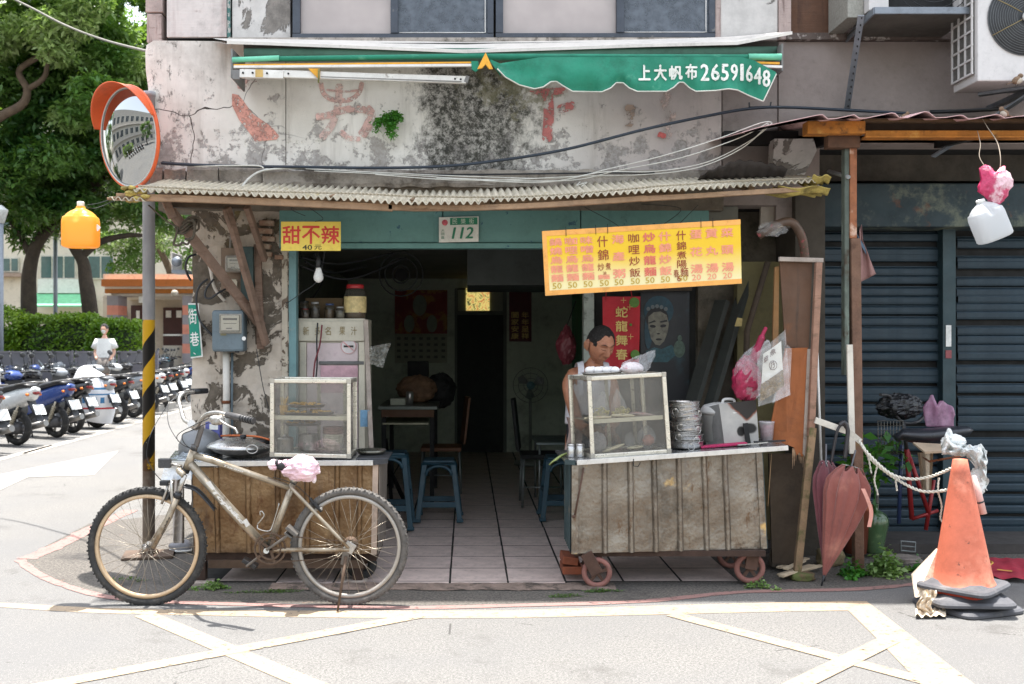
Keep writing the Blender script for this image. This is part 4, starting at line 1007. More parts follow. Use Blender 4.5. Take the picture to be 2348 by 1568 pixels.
# ================================================================== electric meters
grey_b = mat('meter_body',(98,112,120),.5,.1,.12,6,stains=[((80,96,106),12,.6,.7)])
clearp = glass('meter_glass',(235,235,230),dirt=.25); face = mat('meter_face',(206,200,188),.6,0,.05)
def meter(x0,y0,x1,y1,Y,label,gx0,gy0,gx1,gy1,bm,th=.11):
    t = thing('electric_meter',label,'meter',U((x0+x1)/2,y1,Y))
    a = U(x0,y1,Y); b = U(x1,y0,Y); obj('housing',G().box((a.x,Y-th,a.z),(b.x,Y+.02,b.z)),bm,t,bev=.018)
    c = U(gx0,gy1,Y-th); d = U(gx1,gy0,Y-th); w_ = d.x-c.x; h_ = d.z-c.z; Yg = Y-th-.002
    obj('cover_rim',G().box((c.x-.008,Yg-.012,c.z-.008),(d.x+.008,Yg,d.z+.008)),mat('rim_clear',(150,146,138),.3,0,.1),t,bev=.006)
    f = obj('dial_plate',G().box((c.x+.008,Yg-.022,c.z+.014),(d.x-.008,Yg-.014,d.z-.004)),face,t)
    g = G(); q = [V(c.x+.02,Yg-.0225,c.z+h_*.82),V(d.x-.02,Yg-.0225,c.z+h_*.82),V(d.x-.02,Yg-.0225,c.z+h_*.70),V(c.x+.02,Yg-.0225,c.z+h_*.70)]
    g.slab(q,V(0,-.001,0)); qd = [p+V(0,0,-h_*.25) for p in q]; g.bar((qd[0]+qd[3])/2+V(.005,-.001,0),(qd[1]+qd[2])/2-V(.005,.001,0),.001,h_*.03); g.box((c.x+w_*.3,Yg-.024,c.z+h_*.2),(c.x+w_*.6,Yg-.0228,c.z+h_*.26)); obj('dial_print',g,blackp,f)
    obj('glass_cover',G().box((c.x,Yg-.04,c.z),(d.x,Yg-.012,d.z)),clearp,t,bev=.008)
    return t
m2 = meter(494,712,566,806,6.93,'blue-grey electric meter, the lower one, with a white sticker at its corner',506,722,552,762,grey_b)
g = G().lathe([(.014,0),(.014,.002)],20,U(559,776,6.93-.115),Matrix.Rotation(R(90),3,'X')); obj('sticker',g,white_pl,m2)
obj('sticker',G().cbox(U(538,761,6.93-.114),(.035,.002,.022)),mat('sticker_blue',(150,176,196),.5),m2); obj('nameplate',G().cbox(U(512,766,6.93-.114),(.04,.002,.02)),mat('brass_old',(118,112,84),.5,.3),m2)
obj('terminal',G().cbox(U(543,805,6.83),(.03,.01,.02)),dark,m2)
bb = G().box(U(512,660,6.965),U(560,560,6.90)); 
m1 = meter(519,586,556,625,6.90,'electric meter with pale rim on a wooden board, the upper one, behind the braces',521,590,554,620,mat('meter_pale',(160,150,140),.6,0,.1),.06)
obj('back_board',G().box(U(511,668,6.975),U(560,568,6.915)),mat('meter_board',(126,108,92),.8,0,.2,6),m1,bev=.004)
obj('fuse_box',G().cbox(U(538,652,6.88),(.035,.03,.045)).cbox(U(532,645,6.89),(.06,.03,.025)),mat('fuse_cream',(190,180,160),.6),m1)
db = thing('switch_box','dark teal switch box tucked behind the timber braces right of the upper meter','box',U(572,680,6.96)); obj('case',G().box(U(558,690,6.97),U(580,565,6.88)),mat('switch_dark',(52,70,68),.6,.1,.3,9),db,bev=.004)
cable([(449,583,6.93),(432,590,6.88),(425,612,6.88),(430,630,6.9),(437,642,6.95)],.008,cable_b,'thick black cable loop bulging left of the pillar above the street sign')
cable([(476,640,6.86),(458,655,6.84),(450,680,6.84),(454,720,6.84),(464,745,6.84),(490,772,6.87),(506,790,6.9)],.008,cable_b,'thick black cable running from the terminal down to the lower meter',)
cable([(490,640,6.86),(474,660,6.84),(470,680,6.83),(482,684,6.82),(500,672,6.83),(518,662,6.86)],.0075,cable_b,'short black cable hooked like a U between the street sign and the meters')
cable([(535,480,6.9),(532,520,6.9),(528,560,6.92),(528,600,6.93)],.008,mat('grey_conduit',(120,116,110),.7),'grey conduit dropping to the upper meter board','conduit')
cable([(588,800,6.9),(596,850,6.88),(606,900,6.86),(624,960,6.85),(640,1000,6.8)],.003,cable_b,'thin dark wire slanting down the pillar to the left glass case')
cable([(745,575,6.8),(730,640,6.86),(690,672,6.9),(665,690,6.92),(655,694,6.94)],.003,cable_b,'thin black wire drooping from the food sign across the teal door post','wire')
cable([(458,560,6.92),(480,610,6.92),(492,660,6.92),(515,690,6.95)],.012,mat('plaster_pipe',(198,190,180),.8,0,.1,9),'pale plaster-covered pipe slanting to the lower meter','pipe')
pp = thing('drain_pipe','white painted pipe running down the pillar from below the lower meter','pipe',U(518,1040,6.93))
obj('pipe',G().tube([U(518,806,6.93),U(519,900,6.93),U(518,985,6.93),U(517,1040,6.93)],.024,14),mat('pipe_white',(200,196,188),.6,0,.12,7,stains=[((130,116,100),9,.6,.7)]),pp)
obj('collar',G().tube([U(518,918,6.93),U(518,925,6.93)],.030,14),rust,pp)
obj('slim_pipe',G().tube([U(532,808,6.95),U(531,930,6.95),U(533,1040,6.95)],.009,8),grey_b,pp)
# ================================================================== bulb
bl = thing('light_bulb','unlit white bulb hanging under the small yellow food sign','light bulb',U(730,648,6.75))
bz = U(730,648,6.75); s_ = 6.75/FOC
obj('globe',G().lathe([(0,-.001),(5*s_,.5*s_*2),(10*s_,6*s_),(11.5*s_,12*s_),(10*s_,19*s_),(7*s_,28*s_),(5.5*s_,34*s_)],24,bz),white_pl,bl)
obj('socket',G().lathe([(.017,34*s_),(.019,50*s_),(.010,58*s_),(.003,62*s_),(.003,72*s_)],16,bz),black_pl,bl)
# ================================================================== right roof (pink trapezoid sheeting)
rr = thing('pink_roof','faded pink ribbed metal roof on a rusty channel beam in front of the blue shutters','roof',(3.2,6.6,2.9))
pinks = mat('pink_sheet',(214,176,176),.6,.1,.1,5,stains=[((170,130,126),8,.58,.7)])
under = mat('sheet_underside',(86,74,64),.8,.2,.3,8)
ribs = [(1700,303),(1740,291),(1873,263),(1886,262),(1898,272),(1916,271),(1958,262),(1970,270),(1985,270),(2043,258),(2052,259),(2062,269),(2080,269),(2119,255),(2128,256),(2145,269),(2170,268),(2200,263),(2208,264),(2220,272),(2235,271),(2284,261),(2292,263),(2304,270),(2330,266),(2380,262),(2395,272),(2450,262)]
def roofpt(i,v): x,y = ribs[i]; p = U(x,y,6.15); return p+V(.0,.85*v,.11*v)
g = G(); n = len(ribs); g.add([roofpt(i,v) for v in (0,.5,1) for i in range(n)],[(j*n+i,j*n+i+1,(j+1)*n+i+1,(j+1)*n+i) for j in range(2) for i in range(n-1)])
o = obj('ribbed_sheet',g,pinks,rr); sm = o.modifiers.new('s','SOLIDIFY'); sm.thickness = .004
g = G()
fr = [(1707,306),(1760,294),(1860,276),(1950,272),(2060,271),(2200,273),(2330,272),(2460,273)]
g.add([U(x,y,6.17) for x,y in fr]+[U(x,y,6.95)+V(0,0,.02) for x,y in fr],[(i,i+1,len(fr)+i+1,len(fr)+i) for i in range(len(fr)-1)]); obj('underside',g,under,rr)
rb = mat('rusty_beam',(176,112,44),.85,.1,.3,6,stains=[((84,56,34),7,.5,.64),((206,160,84),5,.56,.7)],bump=(.3,30))
def bx(x0,x1,y0,y1,Y,th): a = U(x0,y1,Y); b = U(x1,y0,Y); return G().box((a.x,Y,a.z),(b.x,Y+th,b.z))
obj('channel_beam',bx(1851,1984,277,306,6.30,.10),rb,rr,bev=.003)
g = bx(1984,2500,299,311,6.31,.02); g.v += []; obj('channel_beam',g,rb,rr,bev=.002)
obj('channel_beam',bx(1984,2500,311,315,6.30,.09),rb,rr); obj('channel_web',bx(1984,2500,277,299,6.37,.01),mat('web_dark',(58,44,34),.9),rr); obj('channel_beam',bx(1980,2500,272,278,6.30,.07),mat('grimy_flange',(94,72,50),.9,0,.4,7),rr)
obj('gusset',bx(1898,1972,307,338,6.36,.08),mat('gusset',(84,58,42),.9,0,.3,8),rr,bev=.004)
obj('rafter',G().bar(U(1948,300,6.4),U(1948,300,6.4)+V(0,.6,.05),.05,.09),dark,rr)
obj('rafter',G().bar(U(2250,300,6.4),U(2250,300,6.4)+V(0,.6,.05),.05,.09),dark,rr)
post_m = mat('post_paint',(150,96,66),.85,.1,.3,7,stains=[((200,170,150),8,.55,.66),((98,62,44),6,.55,.68)],bump=(.3,30))
postg = mat('post_grey',(84,92,84),.8,0,.3,6,stains=[((120,132,122),5,.52,.62,(1,1,.3)),((66,50,36),7,.55,.68)])
a = U(1940,339,6.40); b = U(1963,545,6.40)
obj('post',G().box((U(1947,0,6.4).x,6.39,U(0,547,6.4).z),(b.x,6.46,a.z)),post_m,rr,bev=.004); obj('post',G().box((U(1936,0,6.4).x,6.40,U(0,860,6.4).z),(U(1947,0,6.4).x-.001,6.46,a.z)),postg,rr,bev=.003)
zg = GR(1955,1302).z
obj('post',G().bar(U(1958,547,6.41),V(U(1967,0,6.5).x,6.5,0),.062,.06,up=(0,1,0)),mat('post_brown',(112,84,68),.85,0,.25,7,stains=[((78,56,44),6,.55,.7),((136,112,60),4,.6,.75)],bump=(.3,30)),rr,bev=.005)
obj('post_cladding',G().bar(U(1947,790,6.36),U(1953,1040,6.36),.038,.02,up=(0,1,0)),mat('white_batten',(206,200,188),.7,0,.12,5,stains=[((140,124,108),6,.62,.74)]),rr,bev=.003)
obj('pipe_stub',G().tube([U(1900,393,6.7),U(1945,406,6.38)],.014,8),mat('pipe_steel',(136,138,138),.5,.4),rr)
wb = thing('hanging_tarp','faded pink cloth with blue edge draped behind the brown post','cloth',U(1985,600,6.5))
def f(u,v): x = 1966+(8+34*v*(1-.0*u))*u; y = 545+105*v-(30*u if v < .01 else 0)+(-22*u*v); return U(x,y,6.47+.02*math.sin(u*9+v*4))
o = obj('cloth',G().grid(f,10,12),mat('tarp_pink',(142,108,104),.85,0,.2,5),wb); sm = o.modifiers.new('s','SOLIDIFY'); sm.thickness = .003
obj('blue_edge',G().slab([U(1964,535,6.46),U(1985,570,6.46),U(1986,585,6.46),U(1968,552,6.46)],V(0,.004,0)),mat('tarp_blue',(84,104,122),.8),wb)
# concrete funnel-like stub under the roof's left end
obj('plaster_stub',G().slab([U(1775,318,6.8),U(1865,318,6.8),U(1872,345,6.8),U(1845,400,6.8),U(1795,405,6.8),U(1772,370,6.8)],V(0,.12,0)),pier,NB)
obj('void_stand_in',bx(1660,1830,300,330,6.9,.08),dark,NB)  # solid near-black box standing in for a dark hollow
# birds on the roof
def bird(x,y,Y,face,label,s_=1.0):
    t = thing('sparrow',label,'bird',U(x,y+8,Y),'sparrows perched about the pink roof')
    c = U(x,y,Y); br = mat('bird_brown',(120,98,78),.9,0,.35,60); bw_ = mat('bird_pale',(176,166,152),.9)
    Mb = Matrix.Rotation(R(-35*face),3,'Y')
    obj('body',G().blob(c,(.030*s_,.024*s_,.023*s_),14,10,M=Mb).blob(c+V(.022*face*s_,-.004,.026*s_),(.016*s_,)*3,12,8),br,t)
    obj('breast',G().blob(c+V(.010*face*s_,-.008,-.006),(.024*s_,.019*s_,.019*s_),12,8,M=Mb),bw_,t)
    g = G().bar(c+V(-.02*face*s_,0,-.01),c+V(-.062*face*s_,0,-.026),.012*s_,.004); obj('tail',g,br,t)
    g = G().lathe([(.004,0),(0,.013)],6,c+V(.036*face*s_,-.004,.026*s_),Matrix.Rotation(R(90*face),3,'Y')); obj('beak',g,dark,t)
    g = G(); [g.tube([c+V(d,0,-.018),c+V(d,0,-.036)],.0016,4) for d in (-.006,.008)]; obj('leg',g,dark,t)
bird(2302,260,6.3,-1,'sparrow crouching near the right end of the pink roof edge'); bird(2073,268,6.4,1,'sparrow half hidden behind a rib of the pink roof',.8); bird(2330,184,6.3,1,'sparrow upright on the bracket beneath the right air conditioner')
# ================================================================== air conditioners
acw = mat('ac_white',(206,202,200),.5,.05,.05,3,stains=[((160,150,140),8,.64,.76)])
galv = mat('galvanised',(128,134,142),.5,.5,.15,9,stains=[((104,84,70),8,.62,.72)])
a1 = thing('air_conditioner','white air conditioner seen from below on a galvanised shelf, the left one','air conditioner',U(2100,20,6.6))
zsh = U(0,26,6.45).z
x0s,x1s = U(2002,0,6.45).x,U(2247,0,6.45).x
obj('shelf_rail',G().box((x0s,6.43,zsh-.022),(x1s,6.45,zsh+.022)),galv,a1,bev=.002); obj('shelf_rail',G().bar(V(x0s,6.44,zsh),V(U(1940,0,6.98).x,6.98,zsh-.02),.012,.045),galv,a1)
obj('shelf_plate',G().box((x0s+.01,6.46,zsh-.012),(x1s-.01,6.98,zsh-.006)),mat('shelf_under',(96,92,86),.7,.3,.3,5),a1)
bodyz = zsh+.03
obj('casing',G().box((x0s+.0,6.52,bodyz),(x0s+.13,6.9,bodyz+.6)).box((x1s-.1,6.52,bodyz),(x1s,6.9,bodyz+.6)).box((x0s+.13,6.53,bodyz),(x1s-.1,6.9,bodyz+.015)),acw,a1,bev=.006)
obj('grille',G().box((x0s-.11,6.60,bodyz-.02),(x0s-.004,6.95,bodyz+.5)),mat('ac_fins',(150,148,140),.6,.3,.2,60),a1)
fg = G()
for k in range(3): fg.tube([V(x0s+.42+.2*0+.17*math.cos(t*math.pi/12)*(1+.25*k),6.51,bodyz+.22+.17*math.sin(t*math.pi/12)*(1+.25*k)) for t in range(24)],.003,4,closed=True)
obj('fan_guard',fg,cable_b,a1); obj('fan_housing',G().box((x0s+.14,6.60,bodyz+.02),(x1s-.11,6.64,bodyz+.55)),dark,a1)
g = G().bar(V(x0s-.06,6.5,zsh-.01),V(U(1941,0,6.96).x,6.96,U(0,252,6.96).z),.04,.012); obj('strut',g,galv,a1)
hs = G(); A = V(x0s-.06,6.49,zsh-.01); B = V(U(1941,0,6.96).x,6.95,U(0,252,6.96).z)
for k in range(14): hs.blob(A.lerp(B,(k+.5)/14)+V(0,-.008,0),(.005,.003,.008),8,5)
obj('strut_hole',hs,dark,a1,kind='stuff')
a2 = thing('air_conditioner','large white air conditioner with round fan grille at the upper right corner','air conditioner',U(2300,200,6.6))
YAC = 6.35; xa = U(2241,0,YAC).x; za = U(0,186,YAC).z
obj('casing',G().box((xa,YAC,za),(xa+.95,YAC+.32,za+.72)),acw,a2,bev=.008)
cfan = V(U(2349,0,YAC).x,YAC,U(0,42,YAC).z); fr_ = 86/FOC*YAC
obj('fan_recess',G().lathe([(fr_,0),(fr_,.004),(0,.004)],40,cfan,Matrix.Rotation(R(90),3,'X')),mat('fan_dark',(70,72,74),.6,0,.2),a2)
g = G()
for k in range(1,14): r_ = fr_*(.24+.76*k/13); g.tube([cfan+V(r_*math.cos(t*math.pi/20),-.03*(1-(r_/fr_)**2)-.008,r_*math.sin(t*math.pi/20)) for t in range(40)],.0022,5,closed=True)
obj('grille_ring',g,mat('grille_wire',(96,98,100),.5,.3),a2)
g = G()
for k in range(6): an = R(30+60*k-2); g.tube([cfan+V(math.cos(an)*r_,-.034*(1-(r_/fr_)**2)-.010,math.sin(an)*r_) for r_ in (fr_*.2,fr_*.6,fr_)],.003,5)
obj('grille_spoke',g,mat('spoke_brass',(140,124,84),.6,.3),a2); obj('hub_cap',G().lathe([(.035,0),(.03,.012),(0,.014)],20,cfan+V(0,-.03,0),Matrix.Rotation(R(90),3,'X')),acw,a2)
sv = obj('side_grille',G().box((xa-.012,YAC+.04,za+.06),(xa-.002,YAC+.30,za+.70)),mat('fins_dark',(98,96,92),.6,.2,.3,50),a2)
g = G()
for k in range(8): z = za+.06+.64*k/7; g.box((xa-.022,YAC+.03,z-.006),(xa-.013,YAC+.31,z+.006))
for k in range(4): y = YAC+.04+.26*k/3; g.box((xa-.0225,y-.006,za+.055),(xa-.0128,y+.006,za+.705))
obj('guard_lattice',g,acw,a2)
g = G().bar(V(xa+.5,YAC+.02,za-.012),V(xa+.16,YAC+.3,za-.012),.05,.02); g.bar(V(xa+.42,YAC+.06,za-.03),V(xa+.02,7.0,za-.36),.05,.012); g.bar(V(xa+.42,YAC+.04,za-.02),V(xa+.42,7.0,za-.02),.05,.03); obj('bracket',g,galv,a2)
obj('refrigerant_pipe',G().tube([V(xa-.05,6.9,za-.07),V(xa+.15,6.85,za-.075),V(xa+.4,6.85,za-.06)],.014,8),cable_b,a2)
# ================================================================== hanging jugs
def jugmat(name,c,t):
    n = NT(name); n.col(lin(c)); n.b.inputs['Roughness'].default_value = .35
    n.b.inputs['Subsurface Weight'].default_value = 0
    tl = n.n.new('ShaderNodeBsdfTranslucent'); tl.inputs[0].default_value = (*lin(t),1)
    mx = n.n.new('ShaderNodeMixShader'); mx.inputs[0].default_value = .55; n.L(n.b.outputs[0],mx.inputs[1]); n.L(tl.outputs[0],mx.inputs[2]); n.L(mx.outputs[0],n.out.inputs[0])
    n.bump(n.noise(8,2),.15,.01); return n.m
def jugbody(w_,h_,d_):
    """square-shouldered jug, base at z=0, with recessed grip"""
    prof = [(0,.55),(.01,.80),(.03,.93),(.07,1),(.5,1.0),(.62,1),(.72,.95),(.80,.82),(.87,.62),(.92,.38),(.95,.27),(1.0,.24)]
    def f(u,v):
        i = v*(len(prof)-1); k = min(int(i),len(prof)-2); t = i-k; zz = prof[k][0]*(1-t)+prof[k+1][0]*t; s = prof[k][1]*(1-t)+prof[k+1][1]*t
        a = 2*math.pi*u; p = 3.6 if zz < .75 else 2.3; c,s2 = math.cos(a),math.sin(a)
        rr_ = (abs(c)**p+abs(s2)**p)**(-1/p)
        x = rr_*c*w_/2*s; y = rr_*s2*d_/2*s
        if .58 < zz < .93 and y < 0 and abs(x) < w_*.12: y += .02*math.sin((zz-.58)/.35*math.pi)*(1-abs(x)/(w_*.12))
        return V(x,y,zz*h_)
    return G().grid(f,48,44,True,True)
def jug(name,label,top,Y,w_,h_,tilt,m,capm):
    p0 = Vector(top); t = thing(name,label,'jug',p0)
    Mt = Matrix.Rotation(R(tilt),3,'Y')
    def place(g): g.v = [p0+Mt @ (v-V(0,0,h_)) for v in g.v]; return g
    obj('body',place(jugbody(w_,h_,w_*.8)),m,t); return t,place
s_ = 5.95/FOC
t,pl_ = jug('orange_jug','translucent orange plastic jug hanging at the left end of the canopy',U(185,473,5.95),5.95,79*s_,96*s_,0,jugmat('jug_orange',(246,188,92),(255,200,80)),None)
h_ = 96*s_
obj('cap',pl_(G().lathe([(.020,h_-.002),(.0215,h_+.004),(.0215,h_+.022),(.018,h_+.028),(0,h_+.028)],20)),mat('cap_pale',(226,214,200),.5),t)
obj('paper_tag',pl_(G().cbox((.107,-.02,.12),(.03,.003,.03),Matrix.Rotation(R(40),3,'Y'))),white_pl,t)
obj('wire',G().tube(catmull([U(196,474,5.95),U(215,478,6.0),U(240,470,6.1),U(262,460,6.2)],6),.0022,5).tube(catmull([U(200,470,5.95),U(225,466,6.05),U(250,458,6.2)],6),.002,5),cable_b,t)
t,pl_ = jug('white_jug','white plastic jug dangling tilted under a pink bag at the right edge',U(2247,461,6.0),6.0,74*6/FOC,96*6/FOC,-22,jugmat('jug_white',(226,228,230),(235,238,240)),None)
h_ = 96*6/FOC; obj('neck_ring',pl_(G().lathe([(.024,h_-.012),(.026,h_-.006),(.026,h_+.004),(.022,h_+.01),(.018,h_)],20)),white_pl,t)
def crumple(c,rad,seed,fn=None,nu=26,nv=18,amp=.14,sc=2.2,j=.10):
    """crumpled plastic: an uneven faceted skin with ridges"""
    rnd = random.Random(seed)
    def f(p,d):
        r_ = 1-.16*abs(mnoise.noise(d*3.5+V(seed,2,1)))+j*(rnd.random()-.5)
        p = p*r_; return fn(p,d) if fn else p
    g = G().blob(c,rad,nu,nv,amp,sc,seed=seed,fn=f); g.s = [i % 3 == 0 for i in range(len(g.s))]; return g
pinkfilm = film('pink_bag_film',(214,60,104),.88,.3,(230,90,130),50,.8)
pb_ = thing('pink_bag','crumpled pink and white plastic bag tied above the white jug','bag',U(2280,480,6.0))
def f(p,d): p.x *= (1-.6*max(0,-d.z)**1.2); p.x += .012*math.sin(p.z*60); p.z += .055*max(0,d.z)*(abs(d.x)*2-.7); return p
obj('bag',crumple(U(2280,428,6.0),(.105,.05,.13),3,f,18,14,.10,1.6,.16),mat('pink_bag_m',(190,52,96),.35,0,.25,9,stains=[((226,196,202),6,.46,.58)],bump=(.5,26)),pb_)
obj('string',G().tube(catmull([U(2292,392,6.0),U(2293,360,6.02),U(2285,325,6.1),U(2262,290,6.2),U(2250,268,6.25)],6),.0026,5).tube(catmull([U(2262,388,6.0),U(2245,360,6.05),U(2247,330,6.1),U(2240,300,6.25)],6),.0022,5),mat('string_m',(160,146,130),.8),pb_)
# ================================================================== food carts
def cart_panel_mat(name,base,a,b,c2,rustc,hi):
    n = NT(name); X,Y,Z = n.xyz()
    c = n.mix(n.ss(n.noise(3.2,5,.65),.35,.7),lin(base),lin(a))
    c = n.mix(n.ss(n.noise(4.5,6,.7,st=(1,1,.5),off=(3,0,1)),.54,.68),c,lin(b))
    c = n.mix(n.ss(n.noise(2.3,5,.6,off=(9,2,4)),.60,.66),c,lin(hi))
    c = n.mix(n.ss(n.noise(13,10,.8,st=(1,1,.3)),.55,.68),c,lin(rustc)); c = n.mix(n.mth('MULTIPLY',n.ss(n.noise(20,4,.6,st=(1,1,.10),off=(2,2,2)),.56,.76),.35),c,lin(c2)); c = n.mix(n.mth('MULTIPLY',n.ss(n.noise(70,5,.8),.55,.66),.5),c,lin(rustc))
    c = n.mix(n.mth('MULTIPLY',n.mth('SUBTRACT',1.0,n.ss(Z,.02,.30)),n.ss(n.noise(5,5,.7),.3,.6)),c,lin(c2))
    n.col(c); n.b.inputs['Roughness'].default_value = .42; n.b.inputs['Metallic'].default_value = .6
    n.bump(n.mth('ADD',n.noise(3.5,4,.55),n.mth('MULTIPLY',n.noise(60,4,.6),.05)),.8,.07)
    MATS[name] = n.m; return n.m
cpR = cart_panel_mat('cart_panel_grey',(116,107,96),(142,134,122),(96,89,80),(98,94,94),(96,70,46),(190,158,104))
cpL = cart_panel_mat('cart_panel_rusty',(118,92,64),(140,114,82),(90,68,46),(84,78,76),(84,48,26),(176,138,88))
def panelstrip(TL,TR,BR,BL,u0,u1,kind,seed):
    """one strip of cart cladding between two ribs; dented"""
    def f(u,v):
        uu = u0+(u1-u0)*u; p = quad(TL,TR,BR,BL,uu,1-v)
        d = .010*mnoise.noise(V(p.x*3,p.z*3,seed))+.006*mnoise.noise(V(p.x*8,p.z*6,seed+4))
        if kind == 'rib': d -= .020*math.sin(math.pi*u)**.7*(1+.5*mnoise.noise(V(p.z*6,seed,2)))
        else: d += .012*mnoise.noise(V(p.x*2.2+seed,p.z*2.6,seed*3))
        return p+V(0,d,0)
    return G().grid(f,8 if kind == 'rib' else 10,24)
def cladding(parent,TL,TR,BR,BL,ribs_,m,seed):
    e = [0]
    for r_ in ribs_: e += [r_-.016,r_+.016]
    e.append(1)
    for i in range(len(e)-1):
        k = 'rib' if i % 2 else 'flat'
        obj('rib' if i % 2 else 'panel',panelstrip(TL,TR,BR,BL,e[i],e[i+1],k,seed),m,parent)
def wheel(parent,c,r_,rt,w_,rim_m,tyre_m,spokes=5,ang=0):
    M = Matrix.Rotation(R(ang),3,'Z') @ Matrix.Rotation(R(90),3,'X')
    wh = obj('wheel',G().tube([c+M @ V((r_-rt)*math.cos(t*math.pi/16),(r_-rt)*math.sin(t*math.pi/16),0) for t in range(32)],rt,10,closed=True),tyre_m,parent)
    g = G().lathe([(.016,-w_/2),(.018,0),(.016,w_/2)],12,c,M)
    for k in range(spokes): a = 2*math.pi*k/spokes+.3; g.bar(c,c+M @ V((r_-rt)*math.cos(a),(r_-rt)*math.sin(a),0),.012,.02)
    g.tube([c+M @ V((r_-rt*1.6)*math.cos(t*math.pi/16),(r_-rt*1.6)*math.sin(t*math.pi/16),0) for t in range(32)],.007,6,closed=True)
    obj('rim',g,rim_m,wh); return wh
steel_top = mat('counter_steel',(170,172,174),.28,.85,.12,10,stains=[((96,94,92),14,.62,.74)],bump=(.1,20))
steel_edge = mat('counter_edge',(206,204,200),.4,.6,.1,12,stains=[((132,120,104),22,.62,.72)])
# ---- right cart
RC = thing('food_cart','grey metal food cart on pinkish wheels right of the doorway, carrying stacked steel bowls','food cart',(1.2,6.3,0))
YL,YR = 6.02,6.13
TL,TR,BR,BL = U(1313,1066,YL),U(1746,1036,YR),U(1757,1257,YR),U(1312,1269,YL)
cladding(RC,TL,TR,BR,BL,(.165,.30,.425,.555,.69,.80),cpR,2)
tealm = mat('cart_side_teal',(66,82,84),.6,.3,.25,6,stains=[((104,100,90),8,.56,.7)])
sideL = [U(1297,1052,6.50),TL+V(-.002,.0,0),BL+V(-.002,0,0),U(1297,1236,6.5)]
obj('side_panel',G().grid(lambda u,v: quad(sideL[0],sideL[1],sideL[2],sideL[3],u,1-v)+V(-.012*math.cos(u*38),0,0),60,4),tealm,RC)
obj('side_panel',G().slab([TR+V(.003,0,0),V(TR.x+.03,6.60,TR.z),V(BR.x+.02,6.6,BR.z),BR+V(.003,0,0)],V(.004,0,0)),tealm,RC)
obj('back_panel',G().box((1.0*U(1297,0,6.55).x,6.55,.23),(TR.x,6.57,.74)),tealm,RC)
obj('corner_strip',G().bar(TL+V(.012,-.012,0),BL+V(.012,-.012,0),.04,.006,up=(0,1,0)),cpR,RC); obj('corner_strip',G().bar(TR+V(-.02,-.012,0),BR+V(-.02,-.012,0),.036,.006,up=(0,1,0)),cpR,RC)
obj('underframe',G().box((BL.x+.02,6.08,.19),(BR.x-.02,6.58,.225)),mat('dark_rust',(62,46,38),.9,.1,.3,9),RC)
tf0,tf1,tb1,tb0 = U(1322,1050,YL-.03),U(1806,1018,YR-.03),U(1812,1018,6.62),U(1292,1030,6.58)
tf0 = U(1320,1054,YL-.03); lf = U(1297,1046,6.2)
def tz(p): return p
topc = [U(1300,1051,YL+.02),U(1322,1056,YL-.03),U(1806,1022,YR-.02)]
zA = topc[1].z; zB = topc[2].z; xA = topc[1].x; xB = topc[2].x
def ctz(x): return zA+(zB-zA)*(x-xA)/(xB-xA)
xl0 = U(1296,0,YL).x; xr0 = xB+.02
g = G().slab([V(xl0,YL+.03,ctz(xl0)),V(xA,YL-.03,ctz(xA)),V(xB,YR-.02,ctz(xB)),V(xr0+.05,6.66,ctz(xr0+.05)),V(xl0-.01,6.6,ctz(xl0))],V(0,0,-.012)); obj('counter_top',g,steel_top,RC)
obj('counter_edge',G().bar(V(xA,YL-.035,ctz(xA)-.012),V(xB,YR-.025,ctz(xB)-.012),.006,.030),steel_edge,RC,bev=.002)
obj('counter_edge',G().bar(V(xl0,YL+.028,ctz(xl0)-.012),V(xA-.01,YL-.034,ctz(xA)-.012),.006,.030),MATS['cart_side_teal'],RC,bev=.002)
pw = mat('pink_tyre',(132,90,82),.85,0,.2,9,stains=[((96,76,68),14,.6,.7)])
wrust = mat('wheel_rust',(84,62,52),.85,.2,.3,12)
c1 = U(1368,1320,6.06); c1.z = .098; c2 = U(1718,1311,6.16); c2.z = .102
wheel(RC,c1,.094,.017,.03,wrust,pw,5); wheel(RC,c2,.097,.018,.03,wrust,pw,5)
for c,top in ((c1,U(1338,1266,6.05)),(c2,U(1722,1256,6.16))):
    for d in (-.028,.028): obj('wheel_fork',G().bar(top+V(.01,d,0),c+V(0,d,-.005),.008,.075 if d < 0 else .05,up=(1,0,0)),MATS['wheel_rust'] ,RC,bev=.003)
wheel(RC,V(c1.x,6.52,.095),.094,.017,.03,wrust,pw,5); wheel(RC,V(c2.x,6.6,.095),.094,.017,.03,wrust,pw,5)
obj('hook_rod',G().tube([U(1338,1072,6.0),U(1318,1180,6.0)],.0055,7).blob(U(1315,1184,6.0),.011,8,6),wrust,RC)
obj('hook',G().tube([U(1452,1052,5.98),U(1452,1068,5.97),U(1462,1070,5.97),U(1468,1060,5.97)],.003,6),dark,RC)
obj('hanging_cord',G().tube([U(1768,1040,6.2),U(1760,1160,6.2)],.003,5),mat('cord_tan',(140,112,80),.8),RC)
bkb = thing('brick_prop','reddish brick wedged under the left rear of the right cart','brick',V(U(1312,0,6.3).x,6.3,.02)); obj('block',G().cbox(V(U(1308,0,6.3).x,6.3,.075),(.12,.2,.05)).cbox(V(U(1304,0,6.3).x,6.3,.135),(.10,.2,.05),Matrix.Rotation(R(7),3,'Y')),mat('brick_red',(126,68,44),.9,0,.3,8),bkb,bev=.006)
